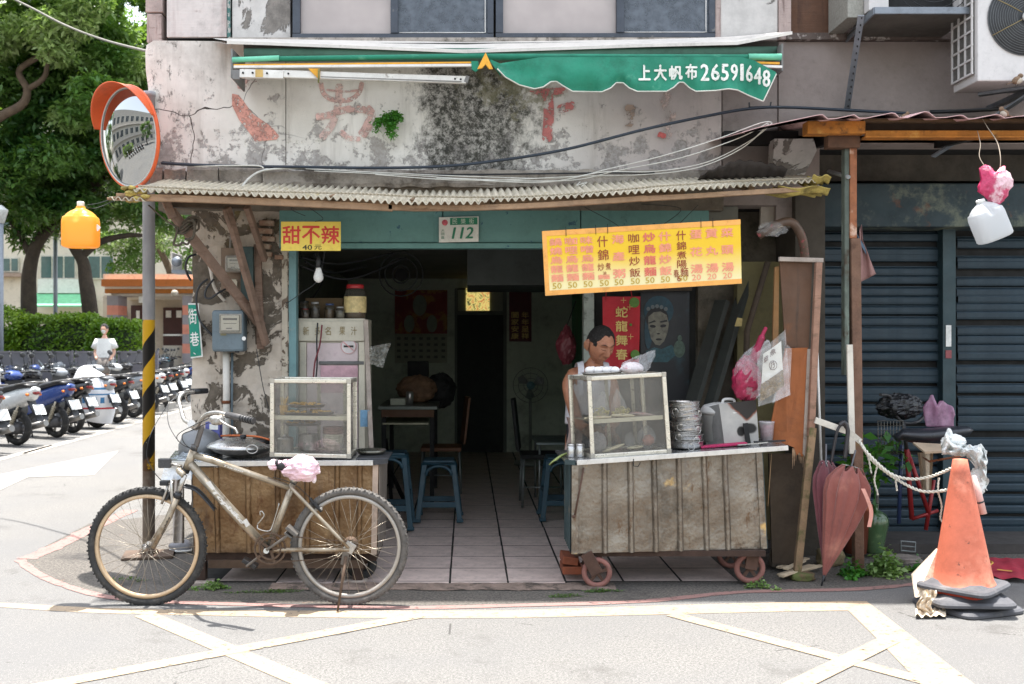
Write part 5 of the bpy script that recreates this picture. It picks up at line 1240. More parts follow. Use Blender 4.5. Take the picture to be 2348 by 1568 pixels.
# ---- left cart
LC = thing('food_cart','rusty tan metal clad food cart behind the bicycle, left of the doorway','food cart',(-1.1,6.4,0))
TL,TR,BR,BL = U(440,1072,6.16),U(868,1064,6.12),U(864,1270,6.12),U(446,1266,6.16)
cladding(LC,TL,TR,BR,BL,(.13,.30,.46,.62,.78,.90),cpL,7)
obj('side_panel',G().slab([TR+V(.004,0,0),V(TR.x+.004,6.7,TR.z),V(BR.x+.004,6.7,BR.z),BR+V(.004,0,0)],V(.004,0,0)),mat('left_side',(120,112,104),.6,.2,.2,6),LC)
obj('side_panel',G().slab([TL+V(-.004,0,0),V(TL.x-.004,6.7,TL.z),V(BL.x-.004,6.7,BL.z),BL+V(-.004,0,0)],V(-.004,0,0)),MATS['left_side'],LC)
obj('corner_strip',G().bar(TR+V(-.018,-.012,0),BR+V(-.018,-.012,0),.034,.006,up=(0,1,0)),mat('strip_pink',(176,156,140),.6,.2,.2,8),LC)
zt0 = U(0,1058,6.1).z
g = G().slab([V(U(388,0,6.2).x,6.14,zt0-.005),V(U(856,0,6.1).x,6.08,zt0+.006),V(U(888,0,6.2).x,6.15,zt0+.012),V(U(882,0,6.7).x,6.72,zt0+.012),V(U(400,0,6.7).x,6.72,zt0)],V(0,0,-.012)); obj('counter_top',g,steel_top,LC)
obj('counter_edge',G().bar(V(U(388,0,6.2).x,6.134,zt0-.018),V(U(856,0,6.1).x,6.074,zt0-.005),.006,.032),steel_edge,LC,bev=.002)
obj('counter_edge',G().bar(V(U(858,0,6.1).x,6.076,zt0-.004),V(U(890,0,6.2).x,6.15,zt0-.002),.006,.03),mat('edge_dark',(70,72,76),.5,.4),LC)
obj('underframe',G().box((TL.x+.03,6.18,.14),(TR.x-.02,6.66,.21)),MATS['dark_rust'],LC); obj('skirt_board',G().box((TL.x+.1,6.16,.10),(TR.x-.1,6.18,.15)),mat('skirt',(84,66,52),.9,0,.3,6),LC)
for x in (462,820): obj('leg',G().box((U(x,0,6.2).x-.03,6.17,.02),(U(x,0,6.2).x+.03,6.23,.2)),MATS['dark_rust'],LC)
wheel(LC,V(U(828,0,6.25).x,6.25,.11),.10,.03,.05,wrust,rubber,5)
bk = thing('timber_block','pale wood offcut under the left foot of the left cart','wood block',GR(460,1340)); obj('block',G().cbox(V(U(462,0,6.2).x,6.16,.012),(.17,.12,.022),Matrix.Rotation(R(8),3,'Z')),wood_grey,bk,bev=.003)
bk = thing('timber_block','pale wood offcut under the wheel of the left cart','wood block',GR(818,1330)); obj('block',G().cbox(V(U(815,0,6.2).x,6.2,.012),(.14,.12,.022)),wood_grey,bk,bev=.003)
zL = zt0+.004
# ---- display cases
cg = glass('case_glass',(240,240,238),dirt=.07)
case_al = mat('case_aluminium',(212,206,192),.32,.7,.1,14,stains=[((150,130,100),30,.68,.74)],bump=(.1,60))
def case(label,TL,TR,BR,BL,dep,bw_=.026,shelf=.42,name='display_case',ratio=None,dirt=cg,back_x=0):
    t = thing(name,label,'display case',(BL+BR)/2)
    D = dep+V(back_x,0,0)
    F = [TL,TR,BR,BL]; B = [p+D for p in F]
    w3 = (TR-TL).normalized(); h3 = (TL-BL).normalized(); dn = D.normalized()
    for nm,a,b in (('frame_bar',F[0],F[1]),('frame_bar',F[3],F[2]),('frame_bar',B[0],B[1]),('frame_bar',B[3],B[2])): obj(nm,G().bar(a,b,bw_,bw_,ext=-bw_/2),case_al,t,bev=.005)
    for a,b in ((F[0],F[3]),(F[1],F[2]),(B[0],B[3]),(B[1],B[2])): obj('frame_bar',G().bar(a,b,bw_,bw_,ext=-bw_/2),case_al,t,bev=.005)
    for a,b in zip(F,B): obj('frame_bar',G().bar(a,b,bw_*.9,bw_*.9,ext=-bw_/2),case_al,t,bev=.004)
    g = G()
    for p in F+B: g.cbox(p,(bw_*1.08,)*3)
    obj('corner_block',g,mat('corner_cast',(172,166,154),.5,.4,.15,20),t,kind='stuff',bev=.003)
    i = bw_/2
    def pane(a,b,c_,d,nm='pane'): return obj(nm,G().slab([a,b,c_,d],(b-a).cross(c_-b).normalized()*.003),cg,t)
    pane(F[0],F[1],F[2],F[3]); pane(F[1],B[1],B[2],F[2]); pane(F[0],B[0],B[3],F[3]); pane(F[0],F[1],B[1],B[0])
    obj('floor_plate',G().slab([F[3],F[2],B[2],B[3]],h3*.004),steel,t)
    m_ = lambda P: [P[3].lerp(P[0],shelf),P[2].lerp(P[1],shelf)]
    a,b = m_(F); c_,d = m_(B); e = dn*.02
    obj('shelf',G().slab([a+e+w3*.01,b+e-w3*.01,d-e-w3*.01,c_-e+w3*.01],h3*.005),mat('shelf_plate',(196,186,166),.5,.3,.1),t)
    obj('shelf_lip',G().bar(a+e+w3*.012,b+e-w3*.012,.006,.026),mat('shelf_lip',(214,208,188),.5,.2,.06,8),t,bev=.002)
    x = .5; obj('back_rail',G().bar(B[3].lerp(B[2],x),B[0].lerp(B[1],x),.022,.012),case_al,t); obj('back_rail',G().bar(B[3].lerp(B[2],.86),B[0].lerp(B[1],.86),.022,.012),case_al,t)
    obj('back_pane',G().slab([B[0]-e*.5,B[1]-e*.5,B[2]-e*.5,B[3]-e*.5],dn*.002),cg,t)
    return t,F,B
YK = 6.16
LCs,LF,LB = case('upright aluminium glass display case on the left cart, holding trays and bowls',U(624,873,YK),U(800,874,YK),U(800,1046,YK),U(624,1042,YK),V(0,.34,0),shelf=.50)
for k in (LCs,): pass
# contents of the left case: trays, pots, bowls
steelp = mat('pot_steel',(176,172,168),.35,.8,.1,20); fried = mat('fried_food',(206,166,96),.7,0,.3,30,bump=(.6,60)); bowlw = mat('bowl_white',(222,218,206),.35,0,.05); bowlp = mat('bowl_mauve',(168,138,132),.4,0,.08)
zs = LF[3].z+(LF[0].z-LF[3].z)*.50+.008; s_ = 6.3/FOC
def tray(x,y,z,rx,ry,label,food=True):
    t = thing('food_tray',label,'tray',V(x,y,z))
    g = G().lathe([(.0005,0),(rx*.9,0),(rx,.016),(rx*1.03,.017)],32); g.v = [V(v.x,v.y*ry/rx,v.z)+V(x,y,z) for v in g.v]; obj('dish',g,steelp,t)
    if food:
        g = G(); random.seed(int(x*1000))
        for i in range(26):
            a = random.random()*6.28; r_ = random.random()**.5*.8; g.blob((x+rx*r_*math.cos(a),y+ry*r_*math.sin(a),z+.014+random.random()*.012),(.018,.012,.008),8,5,.3,3,M=Matrix.Rotation(a,3,'Z'),seed=i)
        obj('fried_snack',g,fried,t,kind='stuff')
tray(U(700,0,6.3).x+.02,6.32,zs,.165,.11,'lower tray of golden fried food on the shelf of the left case'); tray(U(700,0,6.3).x+.0,6.36,zs+.045,.12,.09,'smaller tray of golden fried food raised behind the lower one in the left case')
def bowl(x,y,z,r_,h_,m,label,group=None,cat='bowl',ring=False,tilt=0,name='bowl',ra=0):
    t = thing(name,label,cat,V(x,y,z),group)
    M = Matrix.Rotation(R(tilt),3,'Y')
    prof = [(.001,.004),(r_*.42,.004),(r_*.45,0),(r_*.5,.0),(r_*.62,h_*.18),(r_*.86,h_*.62),(r_*.98,h_*.95),(r_*1.03,h_),(r_*1.0,h_+.001),(r_*.95,h_*.94),(r_*.8,h_*.55),(r_*.45,h_*.12),(.001,h_*.09)] if not ring else [(.001,0),(r_*.80,0),(r_*.93,.008),(r_*.98,h_*.45),(r_,h_*.93),(r_*1.05,h_*.95),(r_*1.05,h_),(r_*.97,h_),(r_*.95,h_*.5),(r_*.8,.01),(.001,.01)]
    obj('rim_shell',G().lathe(prof,40,(x,y,z),M),m,t)
    if ring:
        for sgn in (ra,):
            a = R(sgn); c = V(x,y,z)+M @ V(r_*1.05*math.cos(a),r_*1.05*math.sin(a),h_*.72)
            tx = V(-math.sin(a),math.cos(a),0); g = G().tube([c+tx*.021*math.cos(q)+V(math.cos(a)*.006,math.sin(a)*.006,0)+V(0,0,-.018+.021*math.sin(q)) for q in [i*math.pi/12 for i in range(24)]],.0017,5,closed=True)
            g.cbox(c,(.012,.012,.01)); obj('ring_handle',g,steel,t)
    return t
bx_ = U(764,0,6.28).x
for k in range(8): bowl(bx_,6.27,LF[3].z+.008+k*.0145,.068 if k < 5 else .066,.052,bowlw if k < 5 else bowlp,['lowest white bowl of the stack in the left display case','second white bowl from the bottom of the stack in the left case','third white bowl from the bottom of the stack in the left case','fourth white bowl from the bottom of the stack in the left case','uppermost white bowl, just beneath the mauve ones in the left case','lowest mauve bowl, resting on the white ones in the left case','middle mauve bowl of the stack in the left case','topmost mauve bowl of the stack in the left case'][k],'bowls stacked in the left display case')
def pot(x,y,z,r_,h_,label,m=steelp,lid=True):
    t = thing('pot',label,'pot',V(x,y,z)); obj('vessel',G().lathe([(.001,0),(r_*.95,0),(r_,.008),(r_,h_),(r_*1.04,h_+.003),(r_*.97,h_),(r_*.96,h_*.8)],32,(x,y,z)),m,t)
    if lid: obj('lid',G().lathe([(r_*1.05,h_+.003),(r_*.95,h_+.012),(r_*.3,h_+.02),(.012,h_+.022),(.012,h_+.03),(.001,h_+.031)],32,(x,y,z)),m,t)
    return t
pot(U(655,0,6.28).x,6.27,LF[3].z+.008,.05,.075,'small lidded steel pot at the left in the bottom of the left case'); pot(U(708,0,6.34).x,6.33,LF[3].z+.008,.06,.10,'taller steel pot in the middle of the left case bottom',lid=False)
tray(U(695,0,6.4).x,6.40,LF[3].z+.16,.12,.07,'orange rimmed tray standing high at the back of the left case bottom')
# utensils in a cup
ut = thing('utensil_cup','cup of wooden chopsticks at the left of the left case shelf','cup',V(U(650,0,6.3).x,6.3,zs)); x = U(650,0,6.3).x
obj('cup',G().lathe([(.02,0),(.026,.06),(.024,.06),(.019,.005)],20,(x,6.3,zs)),fried,ut)
g = G()
for k in range(10): g.tube([V(x+random.uniform(-.01,.01),6.3,zs+.01),V(x+random.uniform(-.03,.03),6.3+random.uniform(-.01,.02),zs+.10+random.random()*.02)],.002,5)
obj('chopsticks',g,mat('chopstick',(214,180,120),.7),ut,kind='stuff')
# wok and lid on the left cart
wx = U(548,0,6.36).x
wk = thing('wok','wide shallow steel wok with domed lid on the left cart','wok',V(wx,6.36,zL))
obj('pan',G().lathe([(.001,.0),(.09,.004),(.17,.03),(.205,.058),(.21,.060),(.2,.058),(.16,.03)],48,(wx+.02,6.36,zL)),steelp,wk)
obj('lid',G().lathe([(.195,.055),(.198,.062),(.17,.082),(.11,.105),(.05,.116),(.001,.12)],48,(wx-.01,6.36,zL),Matrix.Rotation(R(2),3,'Y')),steel,wk)
obj('lid_knob',G().lathe([(.014,.118),(.022,.13),(.020,.142),(.001,.143)],16,(wx+.03,6.34,zL-.006)),black_pl,wk)
c = U(577,1030,6.13); obj('ring_handle',G().tube([c+V(.034*math.cos(t*math.pi/12),.01,.026*math.sin(t*math.pi/12)) for t in range(24)],.003,6,closed=True),steel,wk)
hb = thing('gas_hose','orange gas hose curving behind the wok lid','hose',V(wx,6.5,zL)); obj('hose',G().tube(catmull([U(452,1016,6.5),U(500,1000,6.55),U(580,1000,6.6),U(618,1008,6.5)],8),.007,8),mat('orange_hose',(208,112,62),.6),hb)
pt = thing('dark_pot','low dark pan behind the wok against the left glass case','pan',U(598,1000,6.6)); obj('pan',G().lathe([(.001,0),(.06,0),(.075,.05),(.07,.05)],24,U(598,1024,6.58)),black_pl,pt)
cd = thing('blue_carton','small blue and white carton standing on the left cart behind the handlebars','carton',U(488,1000,6.6)); obj('box',G().box(U(478,1015,6.6),U(503,968,6.52)),mat('carton_blue',(92,96,160),.6,0,.1),cd); obj('label_face',G().box(U(480,985,6.515),U(500,972,6.519)),white_pl,cd)
ck = thing('covered_stove','grey domed stove cover wrapped in plastic at the left end of the left cart','stove',U(440,1030,6.4)); obj('dome',G().lathe([(.14,0),(.14,.06),(.11,.13),(.05,.16),(.001,.165)],30,V(U(455,0,6.45).x,6.5,zL)),mat('stove_grey',(120,122,124),.5,.4,.2,8),ck)
def shf(u,v): return V(U(385+95*u,0,6.25).x,6.10+.5*v,zt0+.035*math.sin(math.pi*u)*(.3+v)+.015*mnoise.noise(V(u*7,v*7,1))-(.12*(1-v)**6 if u < .75 else 0))
sh_ = thing('plastic_sheet','clear plastic sheet draped over the left corner of the left cart','plastic sheet',U(420,1040,6.2)); obj('sheet',G().grid(shf,26,22),film('clear_sheet',(186,196,204),.55,.2,None,30,.7),sh_)
ds = thing('shallow_dish','shallow steel dish on the dark tray at the right end of the left cart','dish',V(U(850,0,6.4).x,6.4,zL)); obj('dish',G().lathe([(.001,.01),(.07,.012),(.095,.036),(.098,.037),(.08,.012),(.001,.008)],32,V(U(850,0,6.35).x,6.36,zL+.005)),mat('dark_steel',(120,118,108),.3,.8,.15),ds); obj('tray',G().box((U(818,0,6.2).x,6.13,zL+.002),(U(892,0,6.2).x,6.5,zL+.012)),MATS['edge_dark'],ds,bev=.003)
# legs and shoe behind the pole: a hanging grey cloth and one shoe
clo = thing('grey_trouser_leg','pale grey cloth hanging at the left end of the left cart','cloth',U(405,1240,6.5)); obj('cloth',G().grid(lambda u,v: U(396+26*u-3*v*math.sin(u*6),1090+155*v,6.5+.02*math.sin(u*12+v*3)),14,12),mat('cloth_grey',(176,168,160),.9,0,.15,8),clo)
sho = thing('grey_shoe','grey sneaker on the pavement behind the front bicycle wheel','shoe',GR(415,1268)); c = GR(413,1266)
obj('upper',G().blob(c+V(0,0,.045),(.085,.045,.045),18,10,fn=lambda p,d: V(p.x,p.y,max(p.z,-.03)*(1.25 if d.x > 0 else .8))),mat('shoe_grey',(150,150,156),.7),sho); obj('sole',G().blob(c+V(0,0,.015),(.095,.05,.014),18,8),white_pl,sho)
# ---- right case, leaning
YK2 = 6.10
a,b,c_,d = U(1350,868,YK2),U(1521,858,YK2),U(1533,1034,YK2),U(1358,1046,YK2)
RCs,RF,RB = case('leaning aluminium glass display case on the right cart with eggs on its roof',a,b,c_,d,V(-.085,.30,.0),shelf=.44)
def rc(u,v,w_): # inside the right case
    return quad(*RF,u,v)+(RB[0]-RF[0])*w_
egg_t = thing('egg_tray','steel tray of white eggs on top of the right display case','tray',rc(.2,1,.4)); tc = rc(.30,1.0,.45)+V(0,0,.016)
g = G().lathe([(.001,0),(.118,0),(.126,.014),(.13,.015),(.12,.004)],32); g.v = [Matrix.Rotation(R(-3),3,'Y') @ V(v.x,v.y*.62,v.z)+tc for v in g.v]; obj('tray',g,steelp,egg_t)
eggm = mat('egg_white',(228,226,226),.5,0,.03)
for k,(ex,ey) in enumerate(((-.082,-.03),(-.03,-.034),(.022,-.034),(.075,-.028),(-.056,.03),(0,.034),(.055,.03))):
    e_ = thing('egg',['leftmost white egg in the front row on the case roof','second white egg from the left in the front row on the case roof','third white egg from the left in the front row on the case roof','rightmost white egg in the front row on the case roof','left white egg of the back row on the tray','middle white egg of the back row on the tray','right white egg of the back row on the tray'][k],'egg',tc+V(ex,ey,.02),'eggs in the steel tray')
    obj('shell',G().blob(tc+V(ex,ey,.025),(.031,.024,.023),20,12,M=Matrix.Rotation(R(12*(k % 3)),3,'Z')),eggm,e_)
clearf = film('clear_bag_film',(226,226,228),.20,.12,None,22,.9)
wb_ = thing('plastic_bag','pointed clear bag of white and red meat on top of the right case','bag',rc(.72,1,.4)); c = rc(.72,1.0,.4)+V(0,0,.045)
obj('contents',G().blob(c+V(-.01,0,-.004),(.072,.05,.038),24,14,.2,2,seed=4),mat('meat_white',(226,216,218),.45,0,.06,12,stains=[((198,120,132),26,.56,.64)]),wb_)
def f(p,d): k = max(0,d.x*.75+d.z*.65); return p+V(.06,0,.075)*k**4
obj('film',crumple(c,(.088,.055,.052),6,f,amp=.15),clearf,wb_)
nood = mat('noodles',(226,212,140),.6,0,.15,30,bump=(.6,80))
def noodlebag(u,label,seed):
    c = rc(u,.455,.45)+V(0,0,.03); t = thing('noodle_bag',label,'bag',c-V(0,0,.03),'bags of yellow noodles'); random.seed(seed)
    g = G()
    for k in range(34):
        o = c+V(random.gauss(0,.022),random.gauss(0,.012),random.gauss(0,.009)); r_ = random.uniform(.012,.02); ax = V(random.gauss(0,1),random.gauss(0,1),random.gauss(0,1)).normalized(); bx2 = ax.orthogonal().normalized(); cx2 = ax.cross(bx2)
        g.tube([o+(bx2*math.cos(q)+cx2*math.sin(q))*r_ for q in [i*math.pi/5 for i in range(10)]],.0024,4,closed=True)
    obj('noodles',g,nood,t,kind='stuff')
    def f(p,d): s = max(0,d.z); return V(p.x*(1-.35*s)+.02*s*(1 if seed % 2 else -1),p.y*(1-.4*s),p.z*(1+2.6*s))
    obj('film',crumple(c,(.062,.034,.040),seed,f,amp=.2),clearf,t)
noodlebag(.24,'bag of yellow noodles at the left on the shelf of the right case',3); noodlebag(.52,'bag of yellow noodles in the middle of the right case shelf',4)
dough = mat('dough',(226,214,184),.6,0,.08,9)
random.seed(4)
for k,(u,v,w_,ang,L,lb) in enumerate(((.16,.45,.25,0,.17,'long white wrapped packet front left on the case shelf'),(.50,.455,.28,4,.15,'long white wrapped packet front middle on the case shelf'),(.36,.035,.3,-18,.15,'white packet lying on the floor of the right case'),(.66,.02,.35,-4,.10,'short white packet right of the first on the case floor'))):
    t = thing('wrapped_packet',lb,'packet',rc(u,v,w_),'white packets in the right case'); obj('packet',G().blob(rc(u,v,w_)+V(0,0,.013),(L/2,.024,.011),20,10,.15,3,M=Matrix.Rotation(R(ang-3),3,'Y'),seed=k),dough,t)
    obj('stamp',G().cbox(rc(u,v,w_)+V(.005,-.018,.019),(.03,.003,.004),Matrix.Rotation(R(ang),3,'Y')),redp if k % 2 == 0 else dark,t)
fs = thing('fish','grey and pink fish lying at the right of the case shelf','fish',rc(.8,.46,.4)); obj('body',G().blob(rc(.80,.475,.4),(.085,.018,.014),20,10,M=Matrix.Rotation(R(4),3,'Y'),fn=lambda p,d: V(p.x,p.y*(1-.6*max(0,d.x)),p.z*(1-.6*max(0,d.x)))),mat('fish_skin',(168,150,146),.3,.2,.25,16,stains=[((190,130,120),9,.52,.66)]),fs)
b1 = thing('plastic_bag','white plastic bag slumped in the lower left of the right case','bag',rc(.13,.03,.3)); obj('bag',crumple(rc(.15,.03,.3)+V(0,0,.055),(.056,.04,.068),11,lambda p,d: V(p.x,p.y,max(p.z,-.05))),film('white_bag_film',(220,216,218),.8,.35,(230,225,225),40,.8),b1)
b2 = thing('plastic_bag','clear bag of reddish meat in the lower right of the right case','bag',rc(.85,.03,.4)); c = rc(.85,.03,.4)+V(0,0,.045); obj('contents',G().blob(c,(.038,.03,.034),16,10,.25,3,seed=2),mat('meat_red',(186,120,100),.5,0,.2,20),b2); obj('film',crumple(c+V(-.01,0,.01),(.062,.042,.062),14,lambda p,d: V(p.x,p.y,p.z*(1+.25*max(0,d.z)))),clearf,b2)
b3 = thing('plastic_bag','small empty clear bag beside the meat bag in the right case','bag',rc(.66,.03,.5)); obj('film',crumple(rc(.66,.03,.6)+V(0,0,.045),(.034,.03,.048),17,None),clearf,b3)
b4 = thing('herb_bag','bag of brown roots behind glass on the lower floor of the right case, left rear','bag',rc(.2,.2,.8)); obj('contents',G().blob(rc(.22,.26,.75),(.07,.03,.045),18,12,.4,3,seed=8),mat('roots',(120,96,80),.8,0,.4,30),b4)
# shakers, towel
for k,(x,lb) in enumerate(((1309,'left steel shaker at the corner of the right cart'),(1329,'right steel shaker beside the leaning case'))):
    p = V(U(x,0,6.18).x,6.18-.02*k,ctz(U(x,0,6.18).x)+.001); t = thing('shaker',lb,'shaker',p,'steel shakers'); obj('can',G().lathe([(.001,0),(.024,0),(.026,.004),(.026,.068),(.024,.07)],24,p),steel,t); obj('lid',G().lathe([(.027,.07),(.027,.078),(.02,.084),(.001,.085)],24,p),steel,t)
tw = thing('green_towel','pale green towel folded over the left corner of the right cart','towel',U(1282,1050,6.25))
def f(u,v): a = v*math.pi*1.1; return V(U(1268+32*u,0,6.2).x+.02*math.cos(a*1.3),6.2+.10*v-.04*math.sin(a),ctz(U(1290,0,6.2).x)+.012-.05*(1-u)**2+.022*math.cos(a))
o = obj('towel',G().grid(f,14,18),mat('towel_green',(152,166,104),.95,0,.12,20,bump=(.3,120)),tw); sm = o.modifiers.new('s','SOLIDIFY'); sm.thickness = .006
# steel bowl stack with ring handles
random.seed(8)
bx_ = U(1572,0,6.30).x; z = ctz(bx_)+.003
names = ['lowest','second from the bottom','third from the bottom','fourth from the bottom','fifth from the bottom','sixth from the bottom','third from the top','second from the top','topmost']
sp = [0,.040,.022,.040,.024,.036,.028,.030,.026]
tl = [0,0,-4,-3,-6,-7,-9,-4,0]
hh = [.058]*9
for k in range(9):
    z += sp[k]; bowl(bx_+[0,.002,-.004,.0,-.004,.004,-.006,-.012,-.014][k],6.28,z,.100-.0012*k if k else .104,.05,steel,names[k]+' steel bowl in the leaning stack on the right cart','steel bowls stacked on the right cart',ring=True,tilt=tl[k],name='steel_bowl',ra=[-88,-70,-125,-60,-118,-95,-40,-135,-110][k])
# rice cooker with rusty wind shield
YJ = 6.38; px = U(1668,0,6.46).x
rc_ = thing('rice_cooker','white domed rice cooker behind a rust-burnt metal shield on the right cart','cooker',V(px,6.46,ctz(px)))
cz = ctz(px); H_ = U(0,942,6.46).z-cz
obj('drum',G().lathe([(.15,0),(.165,.02),(.165,H_-.03),(.17,H_-.02)],40,V(px-.0,6.48,cz)),mat('enamel_grey',(168,168,164),.45,.1,.08),rc_)
obj('lid',G().lathe([(.172,H_-.02),(.174,H_),(.15,H_+.035),(.09,H_+.052),(.001,H_+.058)],40,V(px,6.48,cz)),mat('enamel_white',(206,204,200),.35,.1,.05),rc_)
obj('lid_handle',G().tube(catmull([V(px-.04,6.44,cz+H_+.045),V(px-.03,6.44,cz+H_+.075),V(px+.03,6.44,cz+H_+.075),V(px+.04,6.44,cz+H_+.045)],6),.009,8),MATS['enamel_white'],rc_)
def shieldmat():
    n = NT('burnt_shield'); X,Y,Z = n.xyz()
    c = n.mix(n.ss(n.noise(5,5,.6),.3,.7),lin((150,148,144)),lin((176,172,166)))
    # triangular burnt patch at the top and a scorched hole
    def spot(cx,cz_,rx,rz,soft=.5,amp=.9): 
        d = n.mth('ADD',n.mth('POWER',n.mth('ABSOLUTE',n.mth('DIVIDE',n.mth('SUBTRACT',X,cx),rx)),2),n.mth('POWER',n.mth('ABSOLUTE',n.mth('DIVIDE',n.mth('SUBTRACT',Z,cz_),rz)),2))
        return n.mth('ADD',d,n.mth('MULTIPLY',n.mth('SUBTRACT',n.noise(12,6,.7),.5),amp))
    tri = n.mth('ADD',n.mth('SUBTRACT',Z,n.mth('MULTIPLY',n.mth('ABSOLUTE',n.mth('SUBTRACT',X,.06)),.9)),n.mth('MULTIPLY',n.noise(14,5,.7),.04))
    t1 = n.ss(tri,.185,.197)
    s1 = spot(.075,.115,.045,.032); s2 = spot(.02,.095,.025,.03)
    c = n.mix(n.ss(tri,.165,.19),c,lin((112,60,38))); c = n.mix(t1,c,lin((38,32,28)))
    for s1_ in (s1,s2): c = n.mix(n.mth('SUBTRACT',1.0,n.ss(s1_,.6,1.5)),c,lin((26,24,22)))
    n.col(c); n.b.inputs['Roughness'].default_value = .6; n.b.inputs['Metallic'].default_value = .2; return n.m
sm_ = shieldmat()
q = [U(1625,928,6.3),U(1722,918,6.3),U(1737,1020,6.27),U(1650,1029,6.27)]
pbase = (q[2]+q[3])/2
def slabo(nm,pts,th,m,par): return obj(nm,G().slab(pts,th),m,par)
shd = thing('metal_shield','bent grey sheet metal wind shield with burnt rusty patches on the right cart','wind shield',pbase)
slabo('front_sheet',[U(1648,926,6.31),U(1733,917,6.32),U(1740,1020,6.29),U(1662,1029,6.27)],V(0,.004,0),sm_,shd)
slabo('side_sheet',[U(1617,934,6.44),U(1647.5,926,6.31),U(1661.5,1029,6.27),U(1618,1024,6.42)],V(.001,.004,0),mat('shield_side',(138,138,136),.6,.2,.1),shd)
obj('bracket',G().bar(U(1708,970,6.28),U(1716,1022,6.27),.03,.01,up=(0,1,0)),dark,shd)
cp = thing('plastic_tub','cloudy plastic tub with pinkish contents at the right end of the cart','tub',V(U(1757,0,6.4).x,6.4,ctz(U(1757,0,6.4).x))); p = V(U(1757,0,6.4).x,6.4,ctz(U(1757,0,6.4).x))
obj('tub',G().lathe([(.001,0),(.038,0),(.048,.12),(.05,.122),(.05,.13),(.046,.13)],28,p),film('tub_film',(222,216,220),.6,.35,None,20,.3),cp); obj('contents',G().lathe([(.001,.004),(.035,.004),(.043,.105),(.001,.11)],20,p),mat('tub_pink',(190,150,156),.6,0,.3,16),cp)
ms = thing('magenta_mat','magenta knitted mat lying along the back of the right cart counter','mat',U(1650,1020,6.25)); obj('strip',G().bar(U(1604,1025,6.24),U(1710,1016,6.24),.07,.014),mat('magenta_knit',(176,46,92),.9,0,.2,60,bump=(.5,120)),ms,bev=.004)
kn = thing('steel_tongs','dark handled tongs and knives lying at the right end of the cart','utensils',U(1740,1018,6.2)); obj('blade',G().bar(U(1690,1020,6.2),U(1760,1014,6.2),.012,.006),steel,kn); obj('handle',G().bar(U(1728,1013,6.22),U(1800,1010,6.25),.018,.010),black_pl,kn,bev=.003)
# ================================================================== plywood partition and clutter at its side
par = thing('plywood_partition','tall splintered plywood screen standing at the right end of the food cart','partition',GR(1836,1310))
YQ = 6.35
ply_d = mat('ply_dark',(84,60,44),.8,0,.25,3,stains=[((140,80,36),1.6,.56,.75)],streak=((52,44,38),16,.5,.7),bump=(.15,40,(1,1,.2)))
ply_o = mat('ply_orange',(146,84,42),.7,0,.2,3,stains=[((120,68,34),3,.5,.7,(1,1,.4))],streak=((136,78,38),26,.5,.7),bump=(.15,40,(1,1,.2)))
obj('upper_sheet',G().slab([U(1787,595,YQ),U(1862,596,YQ),U(1854,798,YQ),U(1800,796,YQ+.02)],V(0,.012,0)),ply_d,par)
obj('side_batten',G().slab([U(1776,612,YQ+.02),U(1786,610,YQ+.02),U(1784,800,YQ+.02),U(1770,820,YQ+.02)],V(0,.02,0)),mat('batten_ochre',(120,86,48),.8,0,.2,5),par)
low = [U(1800,798,YQ-.004),U(1851,797,YQ-.004),U(1862,900,YQ-.004),U(1848,1030,YQ-.004),U(1838,1048,YQ-.004),U(1833,1036,YQ-.004),U(1826,1044,YQ-.004),U(1820,1026,YQ-.004),U(1806,1020,YQ-.004),U(1760,1010,YQ+.06)]
obj('lower_sheet',G().slab(low,V(0,.01,0)),ply_o,par)
obj('grey_edge',G().slab([U(1851,800,YQ-.01),U(1866,800,YQ-.01),U(1862,950,YQ-.01),U(1846,1048,YQ-.01),U(1840,1040,YQ-.01)],V(0,.012,0)),wood_grey,par)
obj('top_batten',G().bar(U(1785,594,YQ-.02),U(1886,597,YQ-.02),.03,.028),wood_grey,par,bev=.003)
frame_p = mat('stud_pink',(146,112,94),.85,0,.2,8,stains=[((96,76,58),6,.5,.7,(1,1,4))],bump=(.3,40,(1,1,.15)))
obj('stud',G().bar(U(1876,602,YQ-.03),U(1858,1000,YQ-.03),.04,.04),frame_p,par,bev=.004); obj('stud',G().bar(U(1862,980,YQ-.035),V(U(1826,0,6.28).x,6.28,.02),.045,.04),mat('stud_mossy',(136,112,86),.9,0,.25,8,stains=[((84,84,48),9,.5,.64)],bump=(.4,40,(1,1,.15))),par,bev=.004)
sp_ = G()
for k in range(9): x = 1816+k*4; sp_.slab([U(x,1028,YQ),U(x+4,1028,YQ),U(x+2+random.uniform(-2,2),1050+random.uniform(0,26),YQ)],V(0,.006,0))
obj('splinter',sp_,wood_tan,par,kind='stuff')
obj('lining_board',G().slab([U(1762,1040,6.5),U(1846,1040,6.5),U(1832,1300,6.5),U(1770,1290,6.5)],V(0,.02,0)),mat('board_brown',(70,58,46),.9,0,.3,4),par)  # lining board coloured dark brown all over
wst = thing('white_rod','slim white plastic rod standing between the plywood screen and the shutters','rod',GR(1880,1290)); obj('rod',G().tube([U(1869,700,6.42),U(1884,1120,6.42)],.009,8),white_pl,wst)
